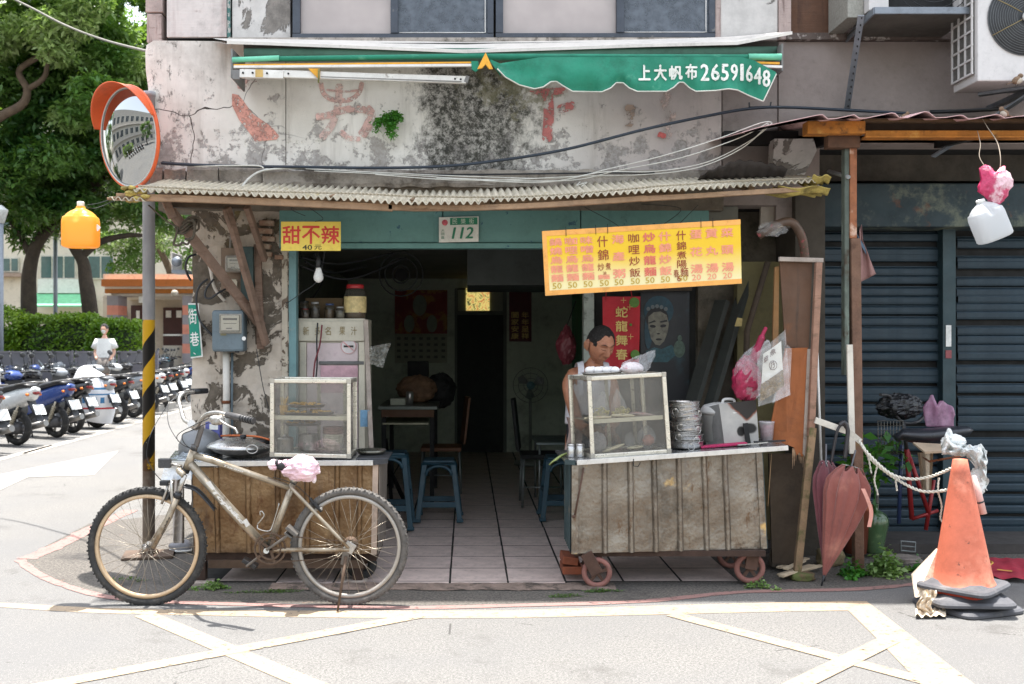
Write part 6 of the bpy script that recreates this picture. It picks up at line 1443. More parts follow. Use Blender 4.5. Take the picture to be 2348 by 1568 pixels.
# poles leaning behind the cart
for (a,b,w_,m,lb) in (((1655,690),(1570,920),.11,mat('plank_dark',(52,54,50),.85,0,.3,4),'wide dark plank leaning behind the rice cooker, the left one'),((1712,640),(1615,910),.085,MATS['plank_dark'],'dark plank leaning behind the rice cooker, the right one')):
    t = thing('leaning_plank',lb,'plank',U(*b,7.2),'dark leaning planks'); obj('plank',G().bar(U(*a,7.25),U(b[0]-20,b[1]+130,7.0),w_,.04),m,t)
t = thing('timber_prop','dark round timber leaning in the corner behind the menu board','post',U(1720,900,7.0)); obj('post',G().tube([U(1760,600,7.1),U(1712,760,7.1),U(1705,1000,7.1)],.022,8),dark_t,t)
t = thing('bent_pipe','bent pipe end wrapped in clear film and pink tape above the menu board','pipe',U(1800,560,6.9)); obj('pipe',G().tube(catmull([U(1738,540,6.8),U(1780,515,6.75),U(1815,510,6.75),U(1838,545,6.8),U(1845,590,6.85)],8),.030,14),mat('pipe_wrapped',(104,84,72),.4,0,.3,12,stains=[((176,84,90),18,.58,.66),((200,180,140),9,.6,.7)]),t)
obj('film_end',crumple(U(1770,525,6.75),(.10,.05,.05),21,amp=.2),clearf,t)
t = thing('plaster_patch','pale plaster flap with red scribbles beneath the canopy end','plaster',U(1760,500,7.0)); obj('flap',G().slab([U(1745,460,7.1),U(1800,465,7.1),U(1812,510,7.1),U(1775,540,7.1),U(1742,530,7.1)],V(0,.03,0)),mat('flap',(168,160,150),.9,0,.15,7,stains=[((170,90,90),22,.66,.7)]),t)
# hanging bags on the right: magenta and the printed fish bag
t = thing('magenta_bag','bulging magenta net bag in clear plastic hanging beside the plywood screen','bag',U(1712,915,6.35)); obj('contents',crumple(U(1712,868,6.38),(.098,.06,.145),31,lambda p,d: V(p.x*(1-.25*max(0,d.z)),p.y,p.z),amp=.15),mat('magenta',(150,26,66),.5,0,.3,20,stains=[((200,80,116),30,.6,.7)],bump=(.5,40)),t)
obj('neck',G().tube(catmull([U(1725,830,6.38),U(1738,795,6.36),U(1748,768,6.36),U(1756,750,6.36)],6),[.03]*6+[.022]*6+[.012]*6+[.008],10),MATS['magenta'],t)
obj('film',crumple(U(1722,850,6.37),(.11,.05,.19),33,lambda p,d: V(p.x+.10*max(0,d.z)**2,p.y,p.z),amp=.12),clearf,t)
t = thing('printed_bag','clear bag of brown flakes printed with dark characters, hung on the plywood screen','bag',U(1770,920,6.2))
Qb = [U(1748,800,6.26),U(1792,768,6.24),U(1800,885,6.22),U(1740,925,6.24)]
obj('white_print',G().grid(lambda u,v: quad(*Qb,.04+u*.9,.34+.56*v)+V(0,-.012*math.sin(math.pi*u)-.003,0),10,10),mat('bag_white',(206,204,194),.5,0,.05),t)
obj('flakes',G().grid(lambda u,v: quad(*Qb,.02+u*.94,.02+.33*v)+V(0,-.02*math.sin(math.pi*u)+.01*mnoise.noise(V(u*9,v*9,1)),0),16,10),mat('flakes',(120,98,56),.8,0,.5,60,bump=(.8,60)),t)
g = TG(); qtext(g,'魚',Qb,.38,.74,.66,.86,bold=.02,out=.018); qtext(g,'章',Qb,.08,.70,.30,.82,bold=.02,out=.018)
cc = quad(*Qb,.5,.56)+V(0,-.018,0); obj('round_mark',G().tube([cc+V(.024*math.cos(q_),0,.028*math.sin(q_)) for q_ in [i*math.pi/12 for i in range(24)]],.002,5,closed=True),mat('bag_print',(84,56,36),.7),t); qtext(g,'乃',Qb,.40,.49,.60,.62,bold=.02,out=.018); obj('lettering',g,mat('bag_print',(84,56,36),.7),t)
obj('film',G().grid(lambda u,v: quad(U(1735,808,6.23),U(1800,755,6.22),U(1812,905,6.2),U(1738,932,6.22),u,v)+V(0,-.025*math.sin(math.pi*u)+.012*mnoise.noise(V(u*6,v*6,5)),0),22,22),clearf,t)
obj('film',G().slab([U(1805,790,6.3),U(1815,800,6.3),U(1810,905,6.3),U(1770,925,6.3)],V(0,.004,0)),clearf,t)
t = thing('folded_card','folded ochre card wedged behind the magenta bag','card',U(1690,760,7.0)); obj('card',G().slab([U(1690,728,6.95),U(1702,730,6.95),U(1700,748,6.95),U(1684,748,6.95)],V(0,.01,0)),mat('card',(170,150,96),.8),t)
# ================================================================== posters and interior things
pr = thing('red_banner','red new year banner with four gold characters behind the stall keeper','banner',U(1425,850,7.38))
QB = [U(1381,680,7.40),U(1467,680,7.40),U(1464,850,7.38),U(1384,850,7.38)]
obj('cloth',G().grid(lambda u,v: quad(*QB,u,v)+V(0,.012*math.sin(u*9+v*3),0),14,14),mat('banner_red',(186,30,44),.6,0,.1,5),pr)
gold = mat('gold_print',(214,184,110),.5,.2,.1)
g = TG()
for k,ch in enumerate('蛇龍舞春'): qtext(g,ch,QB,.34,.72-.19*k,.66,.86-.19*k,bold=.02,out=.016)
obj('lettering',g,gold,pr)
g = TG([G().blob(quad(*QB,u,v)+V(0,-.014,0),(.035*s_,.003,.035*s_),14,8) for u,v,s_ in ((.84,.92,1.1),(.88,.22,1),(.12,.5,.3),(.75,.62,.3))]); obj('green_disc',g,mat('banner_green',(90,130,50),.6),pr)
g = G()
for u,v in ((.55,.95),(.75,.46),(.72,.86)): c = quad(*QB,u,v)+V(0,-.016,0); g.bar(c-V(.02,0,0),c+V(.02,0,0),.002,.004); g.bar(c-V(0,0,.02),c+V(0,0,.02),.004,.002)
obj('star_mark',g,gold,pr)
obj('red_ribbon',G().bar(U(1390,655,7.4),U(1388,690,7.4),.03,.002,up=(1,0,0)).bar(U(1444,655,7.4),U(1450,690,7.4),.03,.002,up=(1,0,0)),MATS['banner_red'],pr)
po = thing('opera_poster','dark poster of a painted woman with teal headdress, right of the red banner','poster',U(1525,1000,7.45))
obj('sheet',box3(1468,1580,668,960,7.465,.006),mat('poster_dark',(26,28,34),.45,0,.3,3,stains=[((34,66,76),3,.55,.7),((96,52,44),5,.66,.74)]),po)
YO = 7.46
def ell(g,cx,cy,rx,ry,k=0,n=22,rot=0):
    pts = []
    for i in range(n):
        a = 2*math.pi*i/n; x = rx*math.cos(a); y = ry*math.sin(a)*(1 if math.sin(a) < 0 else 1.0); r_ = R(rot)
        pts.append(U(cx+x*math.cos(r_)-y*math.sin(r_),cy+x*math.sin(r_)+y*math.cos(r_),YO-.001*k))
    g.slab(pts,V(0,-.0008,0)); return g
obj('headdress',ell(ell(G(),1510,712,34,34),1486,760,9,40),mat('p_teal',(26,64,78),.5,0,.3,20),po)
obj('hair',ell(G(),1506,730,26,26,1),mat('p_black',(16,16,20),.5),po)
fc = G(); fc.slab([U(x,y,YO-.002) for x,y in ((1486,726),(1498,716),(1514,714),(1528,722),(1533,742),(1530,762),(1522,782),(1512,792),(1502,790),(1492,776),(1486,752))],V(0,-.0008,0)); obj('face',fc,mat('p_skin',(122,118,104),.5,0,.3,14,stains=[((70,66,60),12,.5,.66)]),po)
g = TG([ell(G(),1496,748,7,3.4,4,rot=6),ell(G(),1520,747,7,3.4,4,rot=-6),ell(G(),1510,778,7,2.6,4),ell(G(),1509,765,4,1.6,4),G().slab([U(x,y,YO-.004) for x,y in ((1486,740),(1500,734),(1504,737),(1488,742))],V(0,-.0005,0)),G().slab([U(x,y,YO-.004) for x,y in ((1512,737),(1528,733),(1530,737),(1514,740))],V(0,-.0005,0))]); obj('features',g,MATS['p_black'],po)
g = G(); [ell(g,1486+k*10,708-6*math.sin(k*.8),4.4,4.6,5) for k in range(5)]; obj('bead',g,mat('p_bead',(96,104,106),.4),po)
g = G(); g.slab([U(x,y,YO-.002) for x,y in ((1480,805),(1500,796),(1516,800),(1540,790),(1552,812),(1530,830),(1486,830))],V(0,-.0008,0)); obj('collar',g,mat('p_collar',(38,78,86),.5,0,.5,30),po)
g = G(); ell(g,1558,775,5,7,3); ell(g,1557,800,13,20,3); obj('small_figure',g,mat('p_fig',(74,92,80),.5,0,.4,40),po)
sh_ = thing('poster_rail','rough wooden rail above the banner and poster','rail',U(1470,668,7.4)); obj('rail',G().bar(U(1380,664,7.42),U(1585,662,7.42),.04,.03),dark_t,sh_)
# fridge with jars on top
FR = thing('drinks_fridge','old cream upright drinks fridge with pink panel just inside the doorway','fridge',U(760,1262,7.15))
YR_ = 7.12
cream = mat('fridge_cream',(192,186,170),.5,.1,.1,4,stains=[((104,78,56),12,.64,.72)]); pinkp = mat('fridge_pink',(196,180,182),.45,.1,.12,3,stains=[((150,108,130),4,.6,.75)])
def fb(x0,x1,y0,y1,Y,th,m,nm,par=FR,bev=.004): a = U(x0,y1,Y); b = U(x1,y0,Y); return obj(nm,G().box((a.x,Y,a.z),(b.x,Y+th,b.z)),m,par,bev=bev)
fb(682,836,730,1280,YR_+.03,.5,cream,'cabinet'); fb(684,836,736,782,YR_,.03,cream,'header'); fb(686,702,784,1260,YR_,.03,cream,'door_frame'); fb(822,836,784,1260,YR_,.03,cream,'door_frame')
fb(703,821,786,1240,YR_+.012,.02,pinkp,'door_panel'); fb(731,834,828,836,YR_-.004,.02,mat('handle_grey',(96,96,96),.4,.3),'handle'); fb(735,820,838,900,YR_+.006,.01,mat('fridge_poster',(188,150,160),.5,0,.3,12),'sticker_panel',bev=0)
Qf = [U(686,738,YR_-.002),U(834,738,YR_-.002),U(834,780,YR_-.002),U(686,780,YR_-.002)]
g = TG(); [qtext(g,c,Qf,u,.28,u+.09,.74,bold=.006,out=.002) for c,u in (('新',.06),('多',.24),('名',.40),('果',.62),('汁',.80))]; obj('lettering',g,mat('fridge_letter',(136,120,84),.6),FR)
c = U(799,794,YR_+.008); g = G().lathe([(.058,0),(.058,.002)],32,c,Matrix.Rotation(R(90),3,'X')); obj('no_smoking_sticker',g,mat('sticker_white',(198,192,192),.5),FR)
g = G().tube([c+V(.053*math.cos(q),-.003,.053*math.sin(q)) for q in [i*math.pi/16 for i in range(32)]],.0022,5,closed=True); g.bar(c+V(-.036,-.004,.03),c+V(.036,-.004,-.03),.002,.006); obj('sticker_ring',g,mat('ring_pinkred',(196,130,130),.5),FR)
g = G().bar(c+V(-.035,-.003,0),c+V(.035,-.003,0),.001,.014); obj('cigarette',g,blackp,FR)
mk_ = thing('leaning_board','tall narrow pale wooden frame leaning beside the fridge','frame',U(845,1050,6.9)); obj('stile',G().bar(U(838,735,7.05),U(852,1062,6.75),.03,.03),wood_grey,mk_); obj('label_pack',G().box(U(826,978,6.85),U(846,940,6.84)),mat('pack_blue',(110,150,180),.5,0,.3,30),mk_)
zf = U(0,730,YR_).z
def jar(x,y,r_,h_,lidc,label,body=(150,140,110),lab=None,Y=7.28,name='jar'):
    p = V(U(x,0,Y).x,Y,zf+.001); t = thing(name,label,'jar',p,'jars on top of the fridge')
    obj('body',G().lathe([(.001,0),(r_*.95,0),(r_,.01),(r_,h_*.72),(r_*.72,h_*.9),(r_*.7,h_*.92)],28,p),glass('jar_glass',(206,204,190),dirt=.08),t)
    obj('contents',G().lathe([(.001,.004),(r_*.9,.004),(r_*.9,h_*.6),(.001,h_*.62)],24,p),mat('jar_in%d' % body[0],body,.6,0,.25,20),t)
    obj('lid',G().lathe([(r_*.76,h_*.9),(r_*.78,h_*.91),(r_*.78,h_),(r_*.7,h_*1.02),(.001,h_*1.02)],28,p),mat('lid%d' % lidc[0],lidc,.4,0,.1),t)
    if lab: obj('label_band',G().lathe([(r_*1.01,h_*.18),(r_*1.01,h_*.66)],28,p,cap=False),mat('jar_label',(204,184,130),.5,0,.3,26,stains=[((150,60,40),16,.60,.64)]),t)
jar(814,0,.082,.245,(170,40,44),'big plastic jar with red lid and printed label on the fridge',(120,90,50),True)
jar(756,0,.04,.11,(60,80,120),'glass jar with blue lid next to the big labelled jar',(120,116,100),Y=7.3); jar(780,0,.034,.085,(150,150,150),'short grey jar tucked between the big jar and the blue lidded one',(130,126,118),Y=7.22)
jar(722,0,.036,.12,(150,50,40),'dark sauce jar with red lid at the middle of the fridge top',(60,44,34),Y=7.26); jar(698,0,.040,.13,(40,40,40),'black lidded jar at the left end of the fridge top',(50,40,34),Y=7.3); jar(700,0,.028,.07,(120,46,40),'little red lidded jar in front of the black lidded one',(84,60,46),Y=7.18)
t = thing('storage_box','cardboard box behind the bulb above the jars','box',U(740,640,7.5)); obj('box',G().box((U(700,0,7.45).x,7.45,zf+.0),(U(785,0,7.45).x,7.62,zf+.16)),mat('box_brown',(110,90,64),.8,0,.2,6),t)
t = thing('hanging_wires','tangle of dark wires and pipes under the shop ceiling behind the bulb','wires',U(780,600,7.5)); g = G()
for a_,b_,c_ in (((690,590),(780,605),(900,580)),((690,610),(800,640),(930,590)),((720,580),(740,640),(705,700)),((700,600),(760,625),(840,610))): g.tube(catmull([U(*a_,7.4),U(*b_,7.6),U(*c_,8.0)],8),.008,6)
obj('wire',g,cable_b,t,kind='stuff')
cable([(728,740,7.08),(726,780,7.07),(727,830,7.06),(724,870,7.06)],.006,cable_b,'black cord hanging down the fridge front'); cable([(738,745,7.08),(733,790,7.06),(722,830,7.05),(718,870,7.05)],.006,mat('cord_maroon',(112,44,52),.6),'maroon cord hanging beside the black one on the fridge front')
t = thing('plastic_bag','crumpled clear bag hanging from the right side of the fridge','bag',U(870,830,7.2)); obj('film',G().grid(lambda u,v: U(842+54*u*(1-.35*v)+6*mnoise.noise(V(u*4,v*4,1)),796+36*v-10*u*(1-v)+12*u*v,7.1+.10*u+.04*mnoise.noise(V(u*6,v*6,4))),12,9,False),film('grey_bag',(170,170,164),.55,.3,None,30,.8),t)
# calendar poster on the back wall, couplet, tables, stools, chairs
t = thing('wall_calendar','red and gold calendar poster on the back wall left of the inner door','calendar',U(965,850,YB-.05)); obj('sheet',box3(905,1025,665,765,YB-.03,.01),mat('cal_red',(140,44,36),.6,0,.2,3,stains=[((176,130,60),5,.52,.6)]),t); obj('date_page',box3(905,1025,766,832,YB-.03,.01),mat('cal_page',(170,172,156),.7,0,.1),t)
g = G(); ell2 = lambda x,y,rx,ry: g.slab([U(x+rx*math.cos(a),y+ry*math.sin(a),YB-.034) for a in [i*math.pi/10 for i in range(20)]],V(0,-.002,0)); ell2(938,742,12,20); ell2(990,742,12,20); ell2(962,700,16,24); obj('figure',g,mat('cal_fig',(150,156,140),.6),t)
g = G()
for r_ in range(4):
    for c_ in range(7): g.cbox(U(914+c_*17,776+r_*14,YB-.035),(.05,.002,.035))
obj('date_print',g,mat('cal_print',(110,112,104),.7),t,kind='stuff')
t = thing('couplet_poster','narrow maroon poster with gold characters right of the inner door','poster',U(1190,785,YB-.05)); obj('sheet',box3(1167,1218,660,783,YB-.03,.01),mat('couplet',(96,30,34),.6,0,.3,5),t)
Qc = [U(1167,660,YB-.034),U(1218,660,YB-.034),U(1218,783,YB-.034),U(1167,783,YB-.034)]; g = TG()
for k,c_ in enumerate('闔家安康'): qtext(g,c_,Qc,.10,.44-.13*k,.42,.55-.13*k,out=.004,bold=.02)
for k,c_ in enumerate('年年呈祥'): qtext(g,c_,Qc,.56,.44-.13*k,.88,.55-.13*k,out=.004,bold=.02)
obj('lettering',g,gold,t)
t = thing('electric_fan','dim floor standing fan against the pale wall at the back','fan',U(1215,1010,12.0)); c = U(1216,883,12.0); rf = .21*1.0
g = G(); [g.tube([c+V(r_*math.cos(q),-.05*(1-(r_/rf)**2),r_*math.sin(q)) for q in [i*math.pi/14 for i in range(28)]],.004,4,closed=True) for r_ in (rf*.4,rf*.7,rf)]
for k in range(12): an = k*math.pi/6; g.tube([c+V(0,-.06,0),c+V(rf*math.cos(an),0,rf*math.sin(an))],.002,4)
obj('guard',g,mat('fan_wire',(120,124,116),.5),t); obj('hub',G().lathe([(.05,0),(.05,.03),(.001,.035)],20,c+V(0,-.04,0),Matrix.Rotation(R(90),3,'X')),mat('fan_hub',(90,124,130),.5),t); obj('stand',G().tube([c+V(0,.05,0),V(c.x,12.05,.05)],.018,8).lathe([(.2,0),(.19,.04),(.03,.06)],24,V(c.x,12.05,.02)),MATS['fan_wire'],t)
def blade(k): an = k*2*math.pi/3; return [c+V(rf*.85*math.cos(an+d)*r_,.0+.02*(d-.4),rf*.85*math.sin(an+d)*r_) for r_,d in ((.2,0),(.9,.1),(1,.5),(.8,.9),(.2,.6))]
g = G(); [g.slab(blade(k),V(0,.003,0)) for k in range(3)]; obj('blade',g,mat('fan_blade',(96,104,100),.4),t)
t = thing('dining_table','dark dining table with a pale edge in the left of the shop','table',V(-.45,9.4,0))
tz_ = U(0,930,9.2).z; xa_,xb_ = U(868,0,9.2).x,U(1003,0,9.2).x
obj('tabletop',G().box((xa_,9.1,tz_-.03),(xb_,10.2,tz_)),mat('table_top',(104,112,106),.4,0,.1),t,bev=.004); [obj('leg',G().box((x,y,.02),(x+.04,y+.04,tz_-.03)),dark,t) for x in (xa_+.03,xb_-.07) for y in (9.15,10.1)]
obj('shelf',G().box((xa_+.04,9.14,tz_-.17),(xb_-.08,9.9,tz_-.155)),mat('shelf_pale',(170,166,140),.6),t); obj('apron',G().box((xa_+.03,9.12,tz_-.10),(xb_-.03,9.13,tz_-.03)),mat('apron_brown',(84,56,36),.7),t)
t2_ = thing('tabletop_clutter','bags, tins and a box crowded on the dark dining table','goods',V(-.5,9.5,tz_))
obj('tin',G().lathe([(.035,0),(.035,.12),(.03,.125)],18,V(xa_+.28,9.3,tz_)),steelp,t2_); obj('bundle',crumple(V(xb_-.22,9.7,tz_+.13),(.2,.14,.14),41),mat('bundle',(112,84,62),.8,0,.3,9),t2_); obj('box',G().box((xa_+.1,9.3,tz_),(xa_+.24,9.5,tz_+.06)),mat('cal_page',(170,172,156)),t2_); obj('bundle',crumple(V(xb_+.0,10.0,tz_+.1),(.16,.14,.18),42),dark,t2_)
t = thing('black_monitor','small dark set standing at the rear of the dining table','television',V(xb_-.3,10.1,tz_)); obj('case',G().box(U(935,865,10.3),U(982,828,10.2)),dark,t,bev=.01); obj('stand',G().box(U(950,925,10.28),U(966,866,10.22)),dark,t)
def stool(x,y,h_,w_,label,group='blue plastic stools',m=None,rz=0):
    m = m or mat('stool_blue',(34,66,80),.5,0,.12,6)
    t = thing('plastic_stool',label,'stool',V(x,y,.021),group)
    tp = w_*.5*.86; bt = w_*.5*1.16; z0 = .021
    obj('seat',G().slab([V(x-tp,y-tp,z0+h_-.02),V(x+tp,y-tp,z0+h_-.02),V(x+tp,y+tp,z0+h_-.02),V(x-tp,y+tp,z0+h_-.02)],V(0,0,.02)),m,t,bev=.008)
    obj('rim',G().tube([V(x-tp,y-tp,z0+h_-.03),V(x+tp,y-tp,z0+h_-.03),V(x+tp,y+tp,z0+h_-.03),V(x-tp,y+tp,z0+h_-.03)],.014,6,closed=True),m,t)
    for sx in (-1,1):
        for sy in (-1,1):
            a = V(x+sx*tp*.92,y+sy*tp*.92,z0+h_-.03); b = V(x+sx*bt,y+sy*bt,z0+.0); obj('leg',G().bar(a,b,.042,.03,up=(0,1,0)),m,t,bev=.004)
            obj('foot',G().cbox(b+V(0,0,.012),(.056,.05,.024)),m,t,bev=.004)
    # arches under the seat
    for sy in (-1,1):
        pts = [V(x+tp*.82*math.cos(q),y+sy*(tp+.008),z0+h_-.12+.075*math.sin(q)) for q in [math.pi*i/12 for i in range(13)]]
        obj('arch',G().tube(pts,.014,6),m,t); k = .72; obj('crossbar',G().bar(V(x-(tp+(bt-tp)*k),y+sy*(tp+(bt-tp)*k)*.98,z0+h_*(1-k)),V(x+(tp+(bt-tp)*k),y+sy*(tp+(bt-tp)*k)*.98,z0+h_*(1-k)),.02,.045),m,t,bev=.003)
    for sx in (-1,1):
        pts = [V(x+sx*(tp+.008),y+tp*.82*math.cos(q),z0+h_-.12+.075*math.sin(q)) for q in [math.pi*i/12 for i in range(13)]]; obj('arch',G().tube(pts,.014,6),m,t)
        k = .55; obj('crossbar',G().bar(V(x+sx*(tp+(bt-tp)*k),y-(tp+(bt-tp)*k),z0+h_*(1-k)),V(x+sx*(tp+(bt-tp)*k),y+(tp+(bt-tp)*k),z0+h_*(1-k)),.02,.03),m,t)
    return t
stool(U(1006,0,8.25).x,8.35,.50,.30,'blue plastic stool standing clear in the middle of the tiled doorway')
stool(U(900,0,8.0).x-.02,8.0,.60,.30,'blue plastic stool half hidden behind the right end of the left cart')
stool(U(1290,0,8.3).x,8.4,.52,.30,'tall blue plastic stool hidden behind the stall keeper at the right')
def chair(x,y,label,col,face,back=(0,1),h_=.45,bh=.95):
    t = thing('chair',label,'chair',V(x,y,.02)); obj('seat',G().box((x-.2,y-.2,h_-.02),(x+.2,y+.2,h_+.02)),col,t,bev=.01)
    legm = mat('chair_leg',(120,124,122),.4,.5)
    for a in (-.18,.18):
        for b in (-.18,.18): obj('leg',G().tube([V(x+a,y+b,h_-.02),V(x+a*1.08,y+b*1.08,.02)],.012,8),legm,t)
    obj('stretcher',G().tube([V(x-.19,y-.19,.2),V(x+.19,y-.19,.2)],.008,6),legm,t)
    dx,dy = back; w_ = V(-dy,dx,0)*.19; B = V(x,y,0)+V(dx,dy,0)*.2
    obj('backrest',G().grid(lambda u,v: B+w_*(2*u-1)+V(dx,dy,0)*(.05*v+.04*(1-(2*u-1)**2))+V(0,0,h_+.05+(bh-h_-.05)*v),8,8).slab([B+w_-V(0,0,-h_-.05),B-w_-V(0,0,-h_-.05),B-w_+V(dx*.05,dy*.05,bh),B+w_+V(dx*.05,dy*.05,bh)],V(dx,dy,0)*.02),col,t)
    return t
chair(U(1245,0,9.0).x,9.1,'black padded chair with metal legs facing right, behind the stall keeper',dark,0,(-1,.1),.47,.98)
chair(U(1010,0,9.6).x,9.9,'brown wooden backed chair beside the dining table',mat('chair_brown',(104,66,40),.6,0,.2),0,(1,.1),.45,.95)
t = thing('metal_table','small metal legged table by the right wall of the shop','table',V(.95,9.2,0)); obj('top',G().box((.62,8.9,.58),(1.2,9.6,.60)),mat('metal_top',(110,120,120),.4,.4),t); [obj('leg',G().tube([V(x,y,.58),V(x,y,.02)],.012,6),MATS['chair_leg'],t) for x in (.65,1.17) for y in (8.95,9.5)]
t = thing('red_bag','dark red plastic bags hanging from the green wall behind the stall keeper','bag',U(1300,780,8.5)); obj('bag',crumple(U(1298,790,8.5),(.09,.08,.17),51,lambda p,d: V(p.x*(1-.5*max(0,d.z)),p.y,p.z)),mat('bag_darkred',(120,50,60),.5,0,.3,9),t)
obj('hook',G().tube([U(1300,745,8.5),U(1320,690,8.6)],.004,5),dark,t)
t = thing('floor_pedal_stand','black folding stand legs on the tiles behind the rear bicycle wheel','stand',GR(905,1190)); g = G(); g.bar(GR(895,1140)+V(0,0,.25),GR(945,1185),.03,.03); g.bar(GR(890,1180),GR(942,1168),.03,.03); g.bar(GR(885,1120)+V(0,0,.5),GR(900,1180),.03,.03); obj('frame',g,dark,t)
t = thing('ceiling_duct','grey ventilation hood under the ceiling in the right of the shop','hood',V(.3,9,2.1)); obj('hood',G().box((.0,8.4,1.98),(1.2,9.6,2.3)),mat('duct',(66,72,70),.6,.2,.2,3),t)
t = thing('wall_fan','dark round wall fan high on the left inside the shop','fan',U(915,650,9)); c = U(920,630,9.2); g = G(); [g.tube([c+V(r_*math.cos(q),-.05,r_*math.sin(q)) for q in [i*math.pi/12 for i in range(24)]],.006,4,closed=True) for r_ in (.08,.15,.2)]; obj('guard',g,mat('fan_dim',(74,78,78),.5),t); obj('motor',G().lathe([(.06,0),(.05,.1),(.001,.12)],16,c,Matrix.Rotation(R(-90),3,'X')),dark,t)
# ================================================================== the stall keeper
def skin_body(name,joints,bones,m,parent,root=0,sub=2,smooth=True):
    me = bpy.data.meshes.new(name); me.from_pydata([tuple(j[0]) for j in joints],bones,[]); me.update()
    o = bpy.data.objects.new(name,me); COL.objects.link(o)
    md = o.modifiers.new('skin','SKIN'); md.use_smooth_shade = True
    sl = me.skin_vertices[0].data
    for i,j in enumerate(joints): sl[i].radius = (j[1],j[2] if len(j) > 2 else j[1]); sl[i].use_root = (i == root)
    sb = o.modifiers.new('sub','SUBSURF'); sb.levels = sub; sb.render_levels = sub
    bpy.context.view_layer.update()
    new = bpy.data.meshes.new_from_object(o.evaluated_get(bpy.context.evaluated_depsgraph_get()))
    bpy.data.objects.remove(o); off = world_off(parent) if parent else Vector()
    for v in new.vertices: v.co -= off
    for p in new.polygons: p.use_smooth = True
    new.materials.clear(); new.materials.append(m); return obj(name,new,m,parent)
skinm = mat('skin_tan',(176,120,92),.48,0,.14,14,stains=[((138,84,64),16,.5,.72),((190,120,100),11,.6,.75)],sss=.08,bump=(.25,60),grime=.25)
hairm = mat('hair_black',(36,33,32),.75,0,.5,120,stains=[((96,92,90),90,.56,.70)],bump=(.9,150))
tankm = mat('tank_white',(214,212,218),.85,0,.05,9,bump=(.25,22))
MAN = thing('person','elderly man in white tank top looking down behind the right food cart','person',V(U(1365,0,6.9).x,6.92,.02))
HX,HY = U(1372,0,6.78).x,6.78
def W(x,y,Y): return U(x,y,Y)
chest = W(1366,898,6.90); neckb = W(1368,846,6.88); 
J = [(V(.88,6.98,.90),.13,.10),(V(.885,6.96,1.05),.125,.09),(V(.885,6.93,1.18),.135,.10),(V(.885,6.91,1.27),.11,.09),(V(.888,6.87,1.335),.052,.055),(V(.893,6.83,1.40),.054,.056),
     (V(.77,6.92,1.262),.062),(V(.735,6.91,1.215),.056),(V(.722,6.90,1.09),.045),(V(.735,6.85,.965),.040),(V(.80,6.70,.93),.034),(V(.90,6.57,.92),.026),
     (V(1.0,6.92,1.262),.062),(V(1.035,6.90,1.215),.056),(V(1.05,6.86,1.09),.045),(V(1.05,6.78,.97),.040),(V(.99,6.66,.93),.034),(V(.96,6.56,.92),.026),
     (V(.80,6.98,.84),.10),(V(.79,6.97,.48),.065),(V(.79,7.0,.10),.045),(V(.79,6.90,.06),.04),(V(.97,6.98,.84),.10),(V(.98,6.97,.48),.065),(V(.98,7.0,.10),.045),(V(.98,6.90,.06),.04)]
Bn = [(0,1),(1,2),(2,3),(3,4),(4,5),(3,6),(6,7),(7,8),(8,9),(9,10),(10,11),(3,12),(12,13),(13,14),(14,15),(15,16),(16,17),(0,18),(18,19),(19,20),(20,21),(0,22),(22,23),(23,24),(24,25)]
J = [(j[0]+V(-.035 if j[0].z < 1.3 else -.01,0,0),*j[1:]) for j in J]; J[8] = (V(.718,6.86,1.09),.047); J[9] = (V(.745,6.79,.975),.042)
skin_body('body',J,Bn,skinm,MAN)
def hand(wrist,dirn,up,side,par):
    wrist = Vector(wrist); d = Vector(dirn).normalized(); u = Vector(up).normalized(); s = d.cross(u)*side
    jj = [(wrist,.026,.022),(wrist+d*.05,.036,.016),(wrist+d*.085,.038,.014)]; bb = [(0,1),(1,2)]
    for k,(o,L) in enumerate(((-.030,.062),(-.010,.072),(.010,.068),(.029,.052))):
        a = len(jj); p = wrist+d*.085+s*o; jj += [(p,.0095),(p+d*L*.45-u*.008,.0088),(p+d*L*.75-u*.028,.008),(p+d*L*.8-u*.045,.007)]; bb += [(2,a),(a,a+1),(a+1,a+2),(a+2,a+3)]
    a = len(jj); p = wrist+d*.03-s*.028; jj += [(p,.012),(p-s*.022+d*.025-u*.01,.0105),(p-s*.020+d*.052-u*.025,.009)]; bb += [(1,a),(a,a+1),(a+1,a+2)]
    return skin_body('hand',jj,bb,skinm,par,sub=1)
hand((.90,6.57,.92),(.5,-.75,-.25),(0,0,1),1,MAN); hand((.96,6.56,.92),(-.3,-.8,-.25),(0,0,1),-1,MAN)
# tank top as an offset shell round the chest
def tank(u,v):
    a = 2*math.pi*u; z = .93+.40*v; c = V(.852+.06*max(0,z-1.15),6.955-.075*max(0,(z-1.0))*1.6,z)
    rx = interp([(0,.168),(.3,.165),(.6,.172),(.8,.150),(1,.085)],v); ry = interp([(0,.125),(.5,.125),(.8,.110),(1,.075)],v)
    k = 1+.02*math.sin(a*9+z*7)*(1-v)+.015*mnoise.noise(V(a*2,z*9,1))
    arm = abs(math.cos(a))**4
    z2 = z-(.16*arm*max(0,v-.62)/.38 if v > .62 else 0)-(.09*abs(math.sin(a))**3*max(0,v-.7)/.3 if math.sin(a) < 0 else 0)
    return V(c.x+rx*k*math.cos(a),c.y+ry*k*math.sin(a),z2)
o = obj('tank_top',G().grid(tank,48,22,True,True),tankm,MAN); sm = o.modifiers.new('s','SOLIDIFY'); sm.thickness = .004
g = TG()
